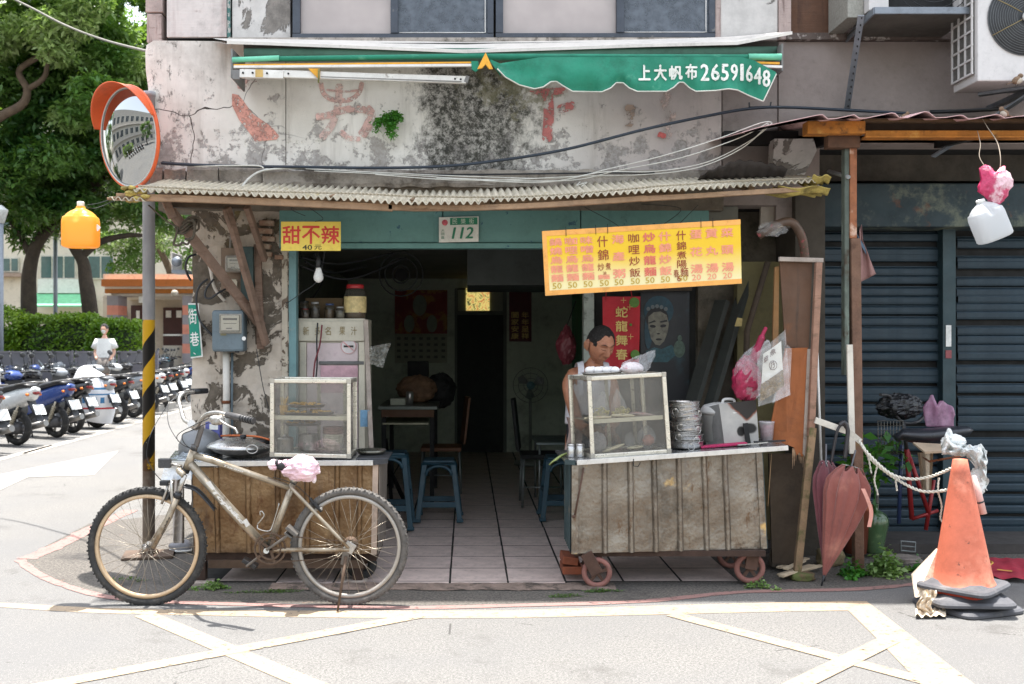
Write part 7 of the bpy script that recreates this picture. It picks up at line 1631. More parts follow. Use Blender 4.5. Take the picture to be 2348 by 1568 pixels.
for sx in (-1,1):
    P = catmull([V(.862+sx*.085,6.775,1.14),V(.862+sx*.092,6.775,1.22),V(.866+sx*.088,6.80,1.31),V(.866+sx*.088,6.87,1.362),V(.862+sx*.090,6.97,1.335),V(.862+sx*.09,7.03,1.2)],6)
    g.append(G().grid(lambda u,v,P=P: P[min(int(v*30+.5),30)]+V((u-.5)*.042,-.004*math.sin(math.pi*u),-sx*(u-.5)*.012),4,30))
obj('strap',g,tankm,MAN)
def trs(u,v):
    a = 2*math.pi*u; z = .50+.50*v; return V(.885+(.19+.02*math.sin(a*6))*math.cos(a)*(1-.06*v),6.965+(.145+.01*math.sin(a*8))*math.sin(a),z)
obj('trousers',G().grid(trs,40,10,True,True),mat('trousers_black',(32,33,40),.85,0,.2,8),MAN); obj('lower_leg_cloth',G().lathe([(.075,0),(.10,.48)],20,V(.79,6.98,.03)).lathe([(.075,0),(.10,.48)],20,V(.98,6.98,.03)),MATS['trousers_black'],MAN)
obj('waist_towel',G().grid(lambda u,v: V(.675+.09*u+.02*math.sin(v*5),6.80-.0*u+.02*math.sin(u*9+v*4),.99-.30*v-.03*u),12,14),mat('towel_beige',(166,146,138),.9,0,.12,14,bump=(.3,60)),MAN)
# head
def head_pt(d):
    """unit direction -> point of the head surface, face towards -y"""
    x,y,z = d; fr = max(0,-y)
    rx,ry,rz = .074,.094,.115
    p = V(x*rx,y*ry,z*rz)
    if z < 0: k = -z; p.x *= 1-.30*k**1.4; p.y *= (1-.12*k) if y < 0 else (1-.32*k)
    if z > .3: p.x *= 1+.03*(z-.3)
    def gs(cx,cz,sx,sz): return math.exp(-((p.x-cx)/sx)**2-((p.z-cz)/sz)**2)*(1 if y < 0 else 0)
    push = 0
    push += .024*gs(0,-.020,.011,.020)+.010*gs(0,-.034,.017,.009)+.008*gs(0,.012,.009,.020)
    push += -.009*gs(.030,.012,.015,.011)-.009*gs(-.030,.012,.015,.011)
    push += .004*gs(.030,.008,.011,.006)+.004*gs(-.030,.008,.011,.006)
    push += .007*gs(.028,.034,.026,.009)+.007*gs(-.028,.034,.026,.009)
    push += .006*gs(.042,-.020,.016,.014)+.006*gs(-.042,-.020,.016,.014)
    push += .008*gs(0,-.062,.022,.007)+.007*gs(0,-.073,.018,.006)-.006*gs(0,-.0675,.022,.0030)
    push += -.0022*gs(0,.052,.045,.0022)-.0022*gs(0,.062,.04,.0022)-.003*gs(.024,-.004,.012,.0025)-.003*gs(-.024,-.004,.012,.0025)-.0045*gs(.026,-.048,.0045,.016)-.0045*gs(-.026,-.048,.0045,.016)
    push += .010*gs(0,-.100,.020,.014)-.004*gs(0,-.085,.02,.006)-.004*gs(.030,-.045,.006,.02)-.004*gs(-.030,-.045,.006,.02)
    p.y -= push; return p
HM = Matrix.Translation(V(.905,6.775,1.480)) @ Matrix.Rotation(R(26),4,'Z') @ Matrix.Rotation(R(24),4,'X') @ Matrix.Scale(1.13,4)
def sphgrid(fn,nu,nv,m): return G().grid(lambda u,v: m @ fn(V(math.cos(2*math.pi*u)*math.cos(math.pi*(v-.5)),math.sin(2*math.pi*u)*math.cos(math.pi*(v-.5)),math.sin(math.pi*(v-.5)))),nu,nv,True,True)
hg = sphgrid(head_pt,160,120,HM)
for sx in (-1,1):
    def earf(u,v,sx=sx): a = 2*math.pi*u; b = math.pi*(v-.5); return HM @ V(sx*(.074+.016*math.cos(b)*(1+.4*math.cos(a))),.014+.020*math.cos(a)*math.cos(b),-.008+.036*math.sin(b)+.004*math.cos(a))
    hg.grid(earf,18,14,True,True)
obj('head',hg,skinm,MAN)
def hair_pt(d):
    p = head_pt(d); x,y,z = d
    line = (.60-.28*abs(x)**2+.10*math.sin(abs(x)*6)) if y < 0 else .40-.95*min(1,y*1.6)
    if abs(x) > .82: line = .12 if -.25 < y < .12 else (.02 if y < .3 else -.35)
    t = max(0,min(1,(z-line)/.16)); n_ = V(x,y,z).normalized()
    return p+n_*(-.005+.0125*t*(1+.30*mnoise.noise(V(x*22,y*22,z*14))))
obj('hair',sphgrid(hair_pt,80,60,HM),hairm,MAN)
def face_at(x,z,lift=.0):
    """point on the face surface over (x, z)"""
    lo = V(x/.074,-.8,z/.115)
    for _ in range(12):
        d = lo.normalized(); p = head_pt(d); lo = V(lo.x+(x-p.x)*6,lo.y,lo.z+(z-p.z)*6)
    return HM @ (p+V(0,-lift,0))
g = G()
for sx in (-1,1): g.tube([face_at(sx*x_,z_,.0005) for x_,z_ in ((.014,.031),(.024,.036),(.036,.036),(.046,.030))],[.0012,.0026,.0024,.0010],6)
obj('eyebrow',g,hairm,MAN,kind='stuff')
g = G()
for sx in (-1,1): g.tube([face_at(sx*x_,z_,.0004) for x_,z_ in ((.017,.006),(.024,.0035),(.032,.003),(.041,.006))],.0013,5)
obj('eyelash',g,mat('lash',(40,28,24),.7),MAN,kind='stuff')
g = G().tube([face_at(x_,z_,.0002) for x_,z_ in ((-.024,-.069),(-.012,-.0672),(0,-.068),(.012,-.0672),(.024,-.069))],.0014,5); obj('mouth_line',g,mat('lip_dark',(96,52,46),.6),MAN)
# ================================================================== bicycle
YBK = 5.68
def bk(x,y,dy=0.0): return U(187.8+x/2.694,845+y/2.694,YBK+dy)
BI = thing('bicycle','old grey mountain bicycle on its kickstand in front of the left cart','bicycle',V(-1.2,YBK,0))
fm = mat('bike_frame',(160,149,132),.34,.55,.2,5,stains=[((112,92,68),9,.5,.7),((188,180,170),5,.58,.7)])
silver = mat('bike_silver',(176,172,166),.3,.8,.12,14,stains=[((120,96,66),20,.6,.7)])
tyre = mat('tyre',(50,49,48),.85,0,.25,20,stains=[((104,98,90),7,.52,.75)],bump=(.3,90)); tyr2 = mat('tyre_dusty',(96,92,88),.85,0,.2,16,stains=[((62,60,58),9,.5,.7)],bump=(.3,90))
rimm = mat('rim_tan',(196,170,138),.45,.35,.12,8); rimg = mat('rim_grey2',(166,160,152),.45,.5,.15,8); spk = mat('spoke',(170,160,145),.35,.8,.1)
rustb = mat('rust_bike',(92,74,60),.8,.3,.3,30)
def bwheel(c,r_,ty,rm,steer=0):
    M = Matrix.Rotation(R(steer),3,'Z')
    def pt(a,rr,dy=0): return c+M @ V(rr*math.cos(a),dy,rr*math.sin(a))
    w_ = obj('wheel',G().tube([pt(2*math.pi*t/72,r_-.023) for t in range(72)],.0210,12,closed=True),ty,BI)
    g = G(); n = 92
    for k in range(n):
        a = 2*math.pi*k/n
        for dy in ((-.017,.0) if k % 2 else (-.004,.017)):
            q = pt(a,r_-.0045,dy); Mr = M @ Matrix.Rotation(-a,3,'Y'); g.cbox(q,(.007,.009,.010),Mr)
        for sd in (-1,1): g.cbox(pt(a+.02,r_-.013,sd*.017),(.008,.006,.009),M @ Matrix.Rotation(-a,3,'Y'))
    obj('tread_knobs',g,ty,w_,kind='stuff')
    g = G(); P = [pt(2*math.pi*t/72,r_-.052) for t in range(72)]
    prof = [(-.012,.008),(-.013,-.008),(-.006,-.014),(.006,-.014),(.013,-.008),(.012,.008)]
    vs = []
    for t in range(72):
        a = 2*math.pi*t/72
        for dy,dr in prof: vs.append(pt(a,r_-.052+dr,dy))
    g.add(vs,[(t*6+k,t*6+(k+1) % 6,((t+1) % 72)*6+(k+1) % 6,((t+1) % 72)*6+k) for t in range(72) for k in range(6)],True)
    obj('rim',g,rm,w_)
    g = G()
    for k in range(32):
        sd = 1 if k % 2 else -1; a = 2*math.pi*k/32; b = a+(1 if (k//2) % 2 else -1)*R(68); g.tube([pt(b,.022,sd*.03),pt(a,r_-.062,sd*.004)],.0011,4)
    obj('spokes',g,spk,w_,kind='stuff')
    Mh = M @ Matrix.Rotation(R(90),3,'X'); obj('hub',G().lathe([(.008,-.055),(.008,-.04),(.022,-.036),(.014,-.028),(.013,.028),(.022,.036),(.008,.04),(.008,.055)],16,c,Mh),silver,w_)
    return w_
cf = bk(404,1097); cr = bk(1652,1097); bwheel(cf,.341,tyre,rimm,0); bwheel(cr,.338,tyr2,rimg,0)
def tb2(nm,pts,r_,m=fm,n=12,par=BI): return obj(nm,G().tube(pts,r_,n),m,par)
tb2('head_tube',[bk(690,505),bk(645,620)],.023); tb2('headset',[bk(640,622),bk(632,640)],.026,dark); tb2('headset',[bk(697,470),bk(690,505)],.020,mat('headset_grey',(90,88,86),.4,.5))
tb2('top_tube',[bk(688,535),bk(800,565),bk(1290,738)],[.020,.019,.017]); tb2('down_tube',[bk(668,585),bk(900,850),bk(1140,1105)],[.025,.027,.024]); tb2('seat_tube',[bk(1312,690),bk(1150,1110)],.018)
tb2('seat_tube',[bk(1322,665),bk(1305,705)],.021,silver)
for sd in (-.05,.05):
    tb2('seat_stay',catmull([bk(1295,738,sd*.3),bk(1330,775,sd),bk(1648,1110,sd*1.15)],4),.010); tb2('chain_stay',catmull([bk(1155,1115,sd*.6),bk(1250,1118,sd),bk(1650,1118,sd*1.15)],4),.012)
    obj('dropout',G().cbox(bk(1652,1105,sd*1.15),(.06,.006,.06),Matrix.Rotation(R(30),3,'Y')),silver,BI,bev=.004)
tb2('bottom_bracket',[bk(1150,1112,-.045),bk(1150,1112,.045)],.024,dark); tb2('crank_bolt',[bk(1138,1125,-.075),bk(1138,1125,-.05)],.016,silver)
# fork
for sd in (-.058,.058):
    tb2('fork_stanchion',[bk(636,655,sd),bk(590,780,sd)],.014,silver); tb2('fork_leg',[bk(598,770,sd),bk(530,930,sd),bk(418+(20 if sd < 0 else -8),1108,sd)],[.019,.019,.014]); tb2('fork_boot',[bk(598,765,sd),bk(588,800,sd)],.021,black_pl)
tb2('fork_crown',catmull([bk(630,660,-.062),bk(600,632,-.05),bk(600,628,0),bk(600,632,.05),bk(630,660,.062)],4),.017)
tb2('fork_brace',catmull([bk(560,830,-.062),bk(552,720,-.06),bk(565,690,0),bk(560,720,.06),bk(560,830,.062)],5),.009,silver)
for sd in (-.035,.035): tb2('brake_arm',[bk(535,705,sd),bk(520,760,sd),bk(492,835,sd)],.008,silver); obj('brake_pad',G().cbox(bk(530,790,sd*.8),(.05,.014,.014),Matrix.Rotation(R(-60),3,'Y')),black_pl,BI,bev=.003)
obj('brake_box',G().cbox(bk(512,705,-.03),(.05,.05,.028)),black_pl,BI,bev=.006)
for c_,a_ in ((bk(1455,855,-.03),45),):
    obj('brake_arm',G().cbox(c_,(.07,.02,.018),Matrix.Rotation(R(a_),3,'Y')).cbox(c_+V(-.03,0,.03),(.05,.02,.015),Matrix.Rotation(R(60),3,'Y')),black_pl,BI,bev=.004); obj('brake_pad',G().cbox(c_+V(.02,0,-.012),(.016,.02,.02)),silver,BI,bev=.003)
# fender on the down tube, saddle stay cables
obj('fender',G().grid(lambda u,v: catmull([bk(640,712),bk(710,735),bk(775,800),bk(826,862)],8)[min(int(u*24),24)]+V(0,(v-.5)*.10*(1-.4*u),-.012*(2*v-1)**2),24,6),black_pl,BI).modifiers.new('s','SOLIDIFY').thickness = .004
# stem and bars
tb2('stem',catmull([bk(704,480),bk(722,420),bk(738,362),bk(716,352),bk(700,356)],4),.016,mat('stem_grey',(104,100,98),.4,.5)); tb2('stem_clamp',[bk(672,338,-.03),bk(705,360,.03)],.022,silver)
tb2('handlebar',catmull([bk(900,287,-.245),bk(840,272,-.21),bk(780,280,-.17),bk(740,310,-.12),bk(705,360,-.03),bk(672,340,.03),bk(632,315,.10),bk(612,250,.16),bk(600,190,.22),bk(632,148,.27),bk(690,142,.33)],6),.0125,silver)
obj('grip',G().tube([bk(895,285,-.24),bk(960,300,-.28),bk(1062,322,-.34)],[.018,.020,.017],14),mat('grip_taped',(64,62,62),.5,0,.4,26,stains=[((150,146,140),22,.62,.68)]),BI); obj('grip',G().tube([bk(670,142,.32),bk(770,137,.44)],[.0185,.017],14),black_pl,BI)
for k in range(5): obj('grip_ring',G().tube([bk(985+k*16,305+k*4,-.295-.010*k),bk(991+k*16,306+k*4,-.299-.010*k)],.021,12),black_pl,BI)
tb2('brake_lever',catmull([bk(850,320,-.27),bk(900,350,-.30),bk(945,372,-.33),bk(962,402,-.34)],5),.006,silver); obj('shifter',crumple(bk(832,318,-.25),(.045,.03,.028),3,nu=20,nv=12),silver,BI); tb2('brake_lever',catmull([bk(640,165,.27),bk(650,195,.30),bk(660,205,.33)],4),.006,silver)
for P in ([bk(630,160,.25),bk(560,190,.2),bk(480,300,.1),bk(420,420,0),bk(400,540,0),bk(440,630,0),bk(490,690,0)],[bk(600,175,.22),bk(535,220,.15),bk(535,340,.05),bk(600,450,-.02),bk(680,495,-.03)],[bk(800,300,-.2),bk(690,350,-.15),bk(600,400,-.1),bk(590,440,-.06),bk(640,480,-.03),bk(700,500,-.03)],[bk(790,330,-.2),bk(680,380,-.12),bk(620,410,-.08),bk(640,470,-.04),bk(720,520,-.03)],[bk(1180,670,-.022),bk(1250,690,-.022),bk(1320,720,-.02),bk(1400,790,-.02),bk(1440,840,-.02)]):
    obj('brake_cable',G().tube(catmull(P,8),.0024,5),black_pl,BI)
# reflector
obj('reflector',G().cbox(bk(512,583,-.05),(.072,.03,.055)),mat('reflector',(60,60,62),.25),BI,bev=.006); tb2('reflector_stalk',[bk(545,590,-.03),bk(620,602,-.01)],.008,silver)
# saddle bag on saddle
tb2('seat_post',[bk(1325,650),bk(1345,600)],.013,silver)
def f(p,d): return V(p.x,p.y*(1+.5*max(0,d.x)),p.z)
obj('saddle',G().blob(bk(1320,600),(.125,.06,.035),24,12,fn=lambda p,d: V(p.x,p.y*(.55+.6*max(0,d.x)),p.z)),black_pl,BI)
bagm = mat('saddle_bag_m',(232,196,206),.4,0,.08,8,stains=[((246,240,242),5,.46,.58),((214,110,146),7,.66,.74)],bump=(.5,30))
def smoothed(g): g.s = [True]*len(g.s); return g
sbg = thing('saddle_bag_cover','pink and white crumpled plastic bag tied over the bicycle saddle','plastic bag',bk(1340,690))
def f(p,d):
    k = max(0,-d.x); fold = 1+.07*math.sin(math.atan2(d.z,d.y)*13+2*mnoise.noise(d*3))*(.25+k); return V(p.x*(1+.15*k),p.y*fold*(1-.45*k),p.z*fold*(1-.30*k)-.010*d.x*0)
obj('bag',smoothed(crumple(bk(1352,618),(.108,.088,.078),5,f,70,50,.16,2,.012)),bagm,sbg)
def f(p,d): k = max(0,d.x); return V(p.x,p.y*(1-.45*k)*(1+.10*math.sin(math.atan2(d.z,d.y)*7)),p.z*(1-.4*k))
obj('gathered_neck',crumple(bk(1185,594),(.036,.03,.032),8,f,40,20,.15),bagm,sbg); obj('gathered_neck',G().tube([bk(1205,585),bk(1228,585),bk(1262,590)],[.020,.016,.030],14),bagm,sbg)
obj('black_tie',G().tube([bk(1196,582),bk(1212,584)],.024,14).tube([bk(1233,585),bk(1240,586)],.021,14),black_pl,sbg); obj('tail',crumple(bk(1432,680),(.016,.012,.026),9,nu=16,nv=10),bagm,sbg)
# bottle cage
tb2('bottle_cage',catmull([bk(1085,960,-.035),bk(1110,930,-.04),bk(1125,905,-.04),bk(1112,882,-.04),bk(1100,885,-.04),bk(1102,905,-.04)],5),.0034,silver); tb2('bottle_cage',catmull([bk(1085,965,-.03),bk(1090,990,-.04),bk(1155,1003,-.04),bk(1180,960,-.03),bk(1218,832,-.03)],5),.0034,silver)
# chainset and pedals
c = bk(1162,1112,-.055)
g = G(); g.tube([c+V(.033*2.6*math.cos(t*math.pi/24),0,.033*2.6*math.sin(t*math.pi/24)) for t in range(48)],.006,6,closed=True); g.tube([c+V(.060*math.cos(t*math.pi/16),0,.060*math.sin(t*math.pi/16)) for t in range(32)],.007,6,closed=True)
for k in range(40): a = 2*math.pi*k/40; g.cbox(c+V(.090*math.cos(a),0,.090*math.sin(a)),(.006,.003,.006),Matrix.Rotation(-a,3,'Y'))
for k in range(5): a = 2*math.pi*k/5; g.bar(c,c+V(.085*math.cos(a),0,.085*math.sin(a)),.005,.016)
obj('chainring',g,rustb,BI); g = G()
for a_,b_ in ((bk(1165,1200,-.05),bk(1655,1160,-.05)),(bk(1200,1028,-.05),bk(1640,1068,-.05))):
    n_ = 60
    for k in range(n_): g.cbox(a_.lerp(b_,(k+.5)/n_),(.006,.004,.006))
obj('chain',g,rustb,BI,kind='stuff'); obj('cassette',G().lathe([(.045,-.01),(.045,0),(.03,.004),(.03,.012)],24,cr+V(0,.05,0),Matrix.Rotation(R(90),3,'X')),rustb,BI)
obj('crank_arm',G().bar(bk(1140,1120,-.08),bk(1300,1010,-.09),.014,.024,up=(0,1,0)),mat('crank',(104,98,92),.4,.6),BI,bev=.004); obj('pedal',G().cbox(bk(1300,1000,-.14),(.075,.08,.02),Matrix.Rotation(R(40),3,'Y')).cbox(bk(1278,1025,-.14),(.05,.06,.012),Matrix.Rotation(R(35),3,'Y')),mat('pedal',(96,92,88),.5,.3),BI,bev=.003)
obj('crank_arm',G().bar(bk(1150,1120,.07),bk(1015,1222,.08),.014,.024,up=(0,1,0)),MATS['crank'],BI,bev=.004); obj('pedal',G().cbox(bk(1040,1200,.13),(.09,.08,.022),Matrix.Rotation(R(30),3,'Y')),black_pl,BI,bev=.003)
# derailleur, kickstand
obj('derailleur',G().cbox(bk(1625,1170,-.05),(.04,.02,.08),Matrix.Rotation(R(10),3,'Y')).cbox(bk(1610,1250,-.05),(.02,.014,.04)),MATS['crank'],BI,bev=.004)
kt = bk(1630,1160,-.06); kb = GR(187.8+1578/2.694,845+1508/2.694); obj('kickstand',G().tube([kt,kt.lerp(kb,.35),kb+V(0,0,.006)],[.010,.0085,.006],8),rustb,BI)
# lettering on the tubes
def along(g,s,a,b,hgt,dy,bold=.02,shear=.2):
    a,b = Vector(a),Vector(b); d = (b-a).normalized(); u = V(-d.z,0,d.x)*hgt/2
    if u.z < 0: u = -u
    text(g,s,a+u+V(0,dy,0),b+u+V(0,dy,0),b-u+V(0,dy,0),a-u+V(0,dy,0),bold=bold,out=.0,shear=shear)
g = TG(); along(g,'Topbike',bk(815,752),bk(1000,950),.030,-.0275); along(g,'Turino',bk(880,595),bk(1000,632),.012,-.020); obj('frame_lettering',g,mat('bike_white',(206,202,196),.5,0,.1),BI)
g = G(); along(g,'topbike',bk(500,1020,-.058),bk(548,915,-.058),.016,-.0195,.01); obj('fork_lettering',g,blackp,BI)
g = G(); g.slab([bk(x,y)+V(0,-.0262,0) for x,y in ((770,700),(800,690),(830,740),(812,745))],V(0,-.0004,0)); g.slab([bk(x,y)+V(0,-.0262,0) for x,y in ((1000,935),(1022,920),(1045,960),(1020,975))],V(0,-.0004,0)); obj('frame_stripe',g,MATS['bike_white'],BI)
# ================================================================== cone and its neighbours
cb_ = GR(2207,1400); YN = 5.62; cxn = U(2208,0,YN).x
con_o = mat('cone_orange',(200,108,82),.65,0,.12,5,stains=[((222,142,116),3,.52,.7),((150,80,60),6,.56,.70,(1,1,.4)),((84,60,52),11,.64,.70)],grime=.7,bump=(.1,20)); con_k = mat('cone_base',(78,78,82),.75,0,.25,6,stains=[((128,124,122),4,.55,.7)])
def conebase(cx,cy,z,w_,th,rz,tilt=0):
    M = Matrix.Translation(V(cx,cy,z)) @ Matrix.Rotation(R(rz),4,'Z') @ Matrix.Rotation(R(tilt),4,'Y')
    g = G(); n = 64; rings = []
    def ring(k,zz): return [M @ V(*[c_*k*w_/2/((abs(math.cos(a))**7+abs(math.sin(a))**7)**(1/7)) for c_ in (math.cos(a),math.sin(a))],zz) for a in [2*math.pi*i/n for i in range(n)]]
    for k,zz in ((.97,0),(1.0,.004),(1.0,th*.55),(.95,th*.9),(.80,th),(.66,th*1.5)): rings += ring(k,zz)
    g.add(rings,[(r_*n+i,r_*n+(i+1) % n,(r_+1)*n+(i+1) % n,(r_+1)*n+i) for r_ in range(5) for i in range(n)]+[list(range(n))[::-1],[5*n+i for i in range(n)]],False); return g
def cone(label,z,rz,tilt,group,full=True,cx=cxn,cy=YN,w_=.46):
    t = thing('traffic_cone',label,'traffic cone',V(cx,cy,z),group); obj('base',conebase(cx,cy,z,w_,.032,rz,tilt),con_k,t)
    M = Matrix.Rotation(R(tilt),3,'Y'); h_ = .72 if full else .10
    r0,r1 = .155,(.038 if full else .135)
    pr_ = [(r0+.012,.03),(r0,.05)]+[(r0+(r1-r0)*(i/10),.05+(h_-.05)*i/10) for i in range(1,11)]
    pr_ += [(r1-.008,h_+.002),(r1-.012,h_-.05)] if full else []
    obj('cone_body',G().lathe(pr_,48,V(cx,cy,z),M,cap=False),con_o if full else mat('cone_red',(190,62,34),.55,0,.1),t); return t
cone('black base of the lowest cone beneath the orange traffic cone',.002,20,0,None,False,cxn+.02,YN,.44); cone('middle cone squashed between the top traffic cone and the lowest base',.052,-8,-1.5,None,False,cxn-.0,YN-.02,.43)
cone('faded orange traffic cone with grey square base, topmost of its stack at the right',.118,42,-1.5,None,True,cxn,YN,.40)
t = thing('crushed_packaging','crushed beige and white wrapping caught under the cone bases on the left','packaging',U(2125,1370,5.5)); bgm = mat('wrap_beige',(214,198,176),.6,0,.15,9,stains=[((190,120,100),16,.62,.7)],bump=(.5,30))
obj('board',G().slab([U(2092,1318,5.72),U(2150,1258,5.72),U(2160,1300,5.70),U(2130,1362,5.62),U(2100,1370,5.6)],V(0,.02,.0)),bgm,t); obj('wrap',G().grid(lambda u,v: U(2112+34*u-14*v+4*math.sin(v*9),1352+62*v+6*mnoise.noise(V(u*4,v*4,3)),5.44+.05*mnoise.noise(V(u*5,v*6,9))),14,20),bgm,t); obj('wrap',G().grid(lambda u,v: GR(2098+70*u,1404+16*v)+V(0,0,.02+.02*mnoise.noise(V(u*7,v*3,5))),20,8),bgm,t)
t = thing('tape_handle','short pink and white handle with black band leaning behind the cone','handle',U(2245,1180,5.8)); obj('rod',G().tube([U(2232,1090,5.8),U(2241,1130,5.79),U(2254,1178,5.78)],[.012,.022,.020],14),mat('handle_pink',(222,180,170),.5,0,.15,8,stains=[((206,110,96),6,.55,.7)]),t); obj('band',G().tube([U(2245,1149,5.785),U(2246,1152,5.785)],.024,14),black_pl,t)
# rope from the post to the cone
rpw = mat('white_rope',(206,202,190),.9,0,.15,60)
def rope_thing(pts,label,r_=.010): return obj('barrier_rope',twisted(catmull([U(*p) for p in pts],12),r_,.05,2,5),rpw,None,label,'rope')
rope_thing([(1968,1008,6.2),(1990,1040,6.1),(2040,1085,6.0),(2090,1098,5.9),(2140,1090,5.8),(2192,1068,5.66)],'upper white twisted rope slung from the batten to the top of the cone')
rope_thing([(1972,1016,6.2),(2000,1056,6.1),(2050,1095,6.0),(2110,1125,5.85),(2165,1124,5.75),(2190,1113,5.62)],'lower white twisted rope slung beneath the upper one to the cone')
for pts,lb in (([(1978,1020,6.15),(1990,1050,6.15),(1997,1085,6.15)],'frayed white rope end nearest the brown post'),([(2010,1070,6.1),(2004,1100,6.1),(2010,1125,6.1),(2012,1135,6.1)],'frayed white rope end hanging second from the brown post'),([(2052,1096,6.0),(2056,1125,6.0)],'short rope end hanging under the middle of the lower rope'),([(2152,1095,5.8),(2150,1125,5.8),(2158,1160,5.85),(2155,1190,5.9),(2168,1200,5.9)],'long frayed rope end dangling just left of the cone')): rope_thing(pts,lb,.006)
bt = thing('white_batten','white painted batten nailed slanting from the plywood screen to the post','batten',U(1915,980,6.3)); obj('batten',G().bar(U(1868,963,6.28),U(1945,990,6.25),.03,.04),MATS['white_batten'],bt,bev=.003); obj('batten',G().bar(U(1944,988,6.26),U(1972,1012,6.24),.03,.035),MATS['white_batten'],bt)
# umbrellas hooked on the batten
umb1 = mat('umbrella_maroon',(104,52,60),.75,0,.15,5,sheen=.3); umb2 = mat('umbrella_rust',(126,68,60),.7,0,.12,5,sheen=.3,stains=[((180,122,104),3,.55,.8)])
def umbrella(label,top,tip,rmax,m,seed,hook,hookr,Y,strap=False,skew=0):
    t = thing('umbrella',label,'umbrella',U(*tip,Y),'umbrellas hooked on the batten')
    A,B = U(*top,Y),U(*tip,Y); ax = (B-A); L = ax.length; ax.normalize(); n1 = ax.cross(V(0,1,0)).normalized(); n2 = ax.cross(n1)
    def f(u,v):
        a = 2*math.pi*u; prof_ = interp([(0,.62),(.12,.95),(.25,1.0),(.5,.74),(.75,.42),(.93,.16),(1,.06)],v)
        fold = 1+.22*math.sin(a*8+seed+v*2)*(1-v)**.5+.10*math.sin(a*3+seed*2); zz = v*L
        if v < .12: zz += .05*math.sin(a*8+seed)*(1-v/.12)*L*.6
        return A+ax*zz+n1*(rmax*prof_*fold*math.cos(a)+skew*(1-v)*math.sin(v*3))+n2*rmax*.5*prof_*fold*math.sin(a)
    o = obj('canopy',G().grid(f,96,30,True,True),m,t); sm = o.modifiers.new('s','SOLIDIFY'); sm.thickness = .002
    obj('shaft',G().tube([A-ax*.12,B+ax*.03],.006,8),mat('shaft_grey',(90,90,94),.4,.6),t); obj('tip',G().tube([B-ax*.01,B+ax*.06],[.009,.005],8),black_pl,t)
    H = [U(*p,Y) for p in hook]; obj('hook_handle',G().tube(catmull(H,6),hookr,10),mat('hook_black',(44,42,46),.35),t)
    g = G()
    for k in range(8): a = 2*math.pi*k/8; p = f(k/8,0); g.tube([A-ax*.02,p],.0018,4)
    obj('rib',g,steel,t,kind='stuff')
    if strap: obj('strap',G().grid(lambda u,v: catmull([U(1978,1120,Y-.09),U(1990,1148,Y-.10),U(1997,1175,Y-.10),U(1992,1208,Y-.1)],6)[min(int(v*18),18)]+V((u-.5)*.024,0,.0),1,18),mat('strap_pink',(206,150,136),.7),t)
    return t
umbrella('dark maroon folded umbrella, the rear one, hanging beside the plywood screen',(1893,1062),(1890,1310),.075,umb1,1,[(1905,1060),(1914,1010),(1920,985),(1931,972),(1942,985)],.009,6.22)
umbrella('rust pink folded umbrella with loose strap hanging in front of the maroon one',(1950,1075),(1888,1322),.125,umb2,4,[(1936,1050),(1940,1020),(1943,985),(1935,968),(1924,975)],.013,6.12,True,.02)
# green vase, plants, slats, stones
t = thing('green_vase','green glazed ceramic vase on the ground right of the umbrellas','vase',GR(2032,1268)); vp = V(U(2032,0,6.75).x,6.95,.03); s_ = 6.95/FOC
obj('body',G().lathe([(.001,0),(18*s_,0),(19*s_,4*s_),(25*s_,38*s_),(31*s_,66*s_),(31*s_,76*s_),(26*s_,88*s_),(14*s_,96*s_),(8*s_,100*s_),(7*s_,106*s_),(10*s_,110*s_),(11*s_,112*s_),(8*s_,112*s_),(6*s_,106*s_)],40,vp),mat('glaze_green',(72,98,66),.18,0,.25,5,coat=.6,stains=[((110,132,92),8,.58,.7)]),t)
def groundplant(x,y,rx,ry,n,label,size=.03,seed=0,h_=.08,m=leaf_a):
    c = GR(x,y); t = thing('weeds',label,'plant',c); rng = np.random.default_rng(seed); N = n
    cl = rng.normal(size=(max(4,n//40),2))*.5; idx = rng.integers(0,len(cl),N); p = cl[idx]+rng.normal(size=(N,2))*.22
    z = np.abs(rng.normal(size=N))*h_*.5*np.clip(1.3-np.linalg.norm(p,axis=1),.15,1)
    pts = np.stack([c.x+p[:,0]*rx,c.y+p[:,1]*ry,z+.006],1); leaves('leaf_mass',pts,size,m,t,seed=seed,up=.6,asp=.7,kind='stuff')
leaf_b = leafmat('weed_leaf',(84,118,60),(150,176,110)); leaf_c = leafmat('moss_leaf',(58,84,46),(96,120,70))
groundplant(2030,1320,.16,.10,500,'pale variegated weeds growing in front of the green vase',.04,1,.14,leaf_b); groundplant(1950,1322,.10,.07,260,'darker weeds sprouting at the foot of the brown post',.035,2,.10,leaf_a)
groundplant(1745,1348,.07,.05,200,'small bright weeds by the right wheel of the right cart',.022,3,.05,leaf_b); groundplant(1385,1358,.10,.03,260,'moss patch at the left wheel of the right cart',.014,4,.015,leaf_c); groundplant(1290,1368,.14,.03,260,'thin moss line in front of the doorway tiles on the right',.012,5,.012,leaf_c)
groundplant(490,1352,.09,.04,320,'green weeds on the ground under the left cart near the bicycle',.022,6,.05,leaf_b); groundplant(640,1358,.25,.03,420,'thin moss streak on the ground behind the bicycle',.012,7,.01,leaf_c); groundplant(2115,1310,.06,.05,120,'dark weeds between the vase and the cone',.03,8,.08,leaf_a); groundplant(290,1332,.12,.05,90,'sparse dry weeds near the front bicycle wheel',.014,9,.02,leaf_c)
pb2 = thing('pot_plant','leafy green plant in the shade behind the white ropes','plant',GR(2010,1200)); rng = np.random.default_rng(5); c = U(2005,1060,6.9)
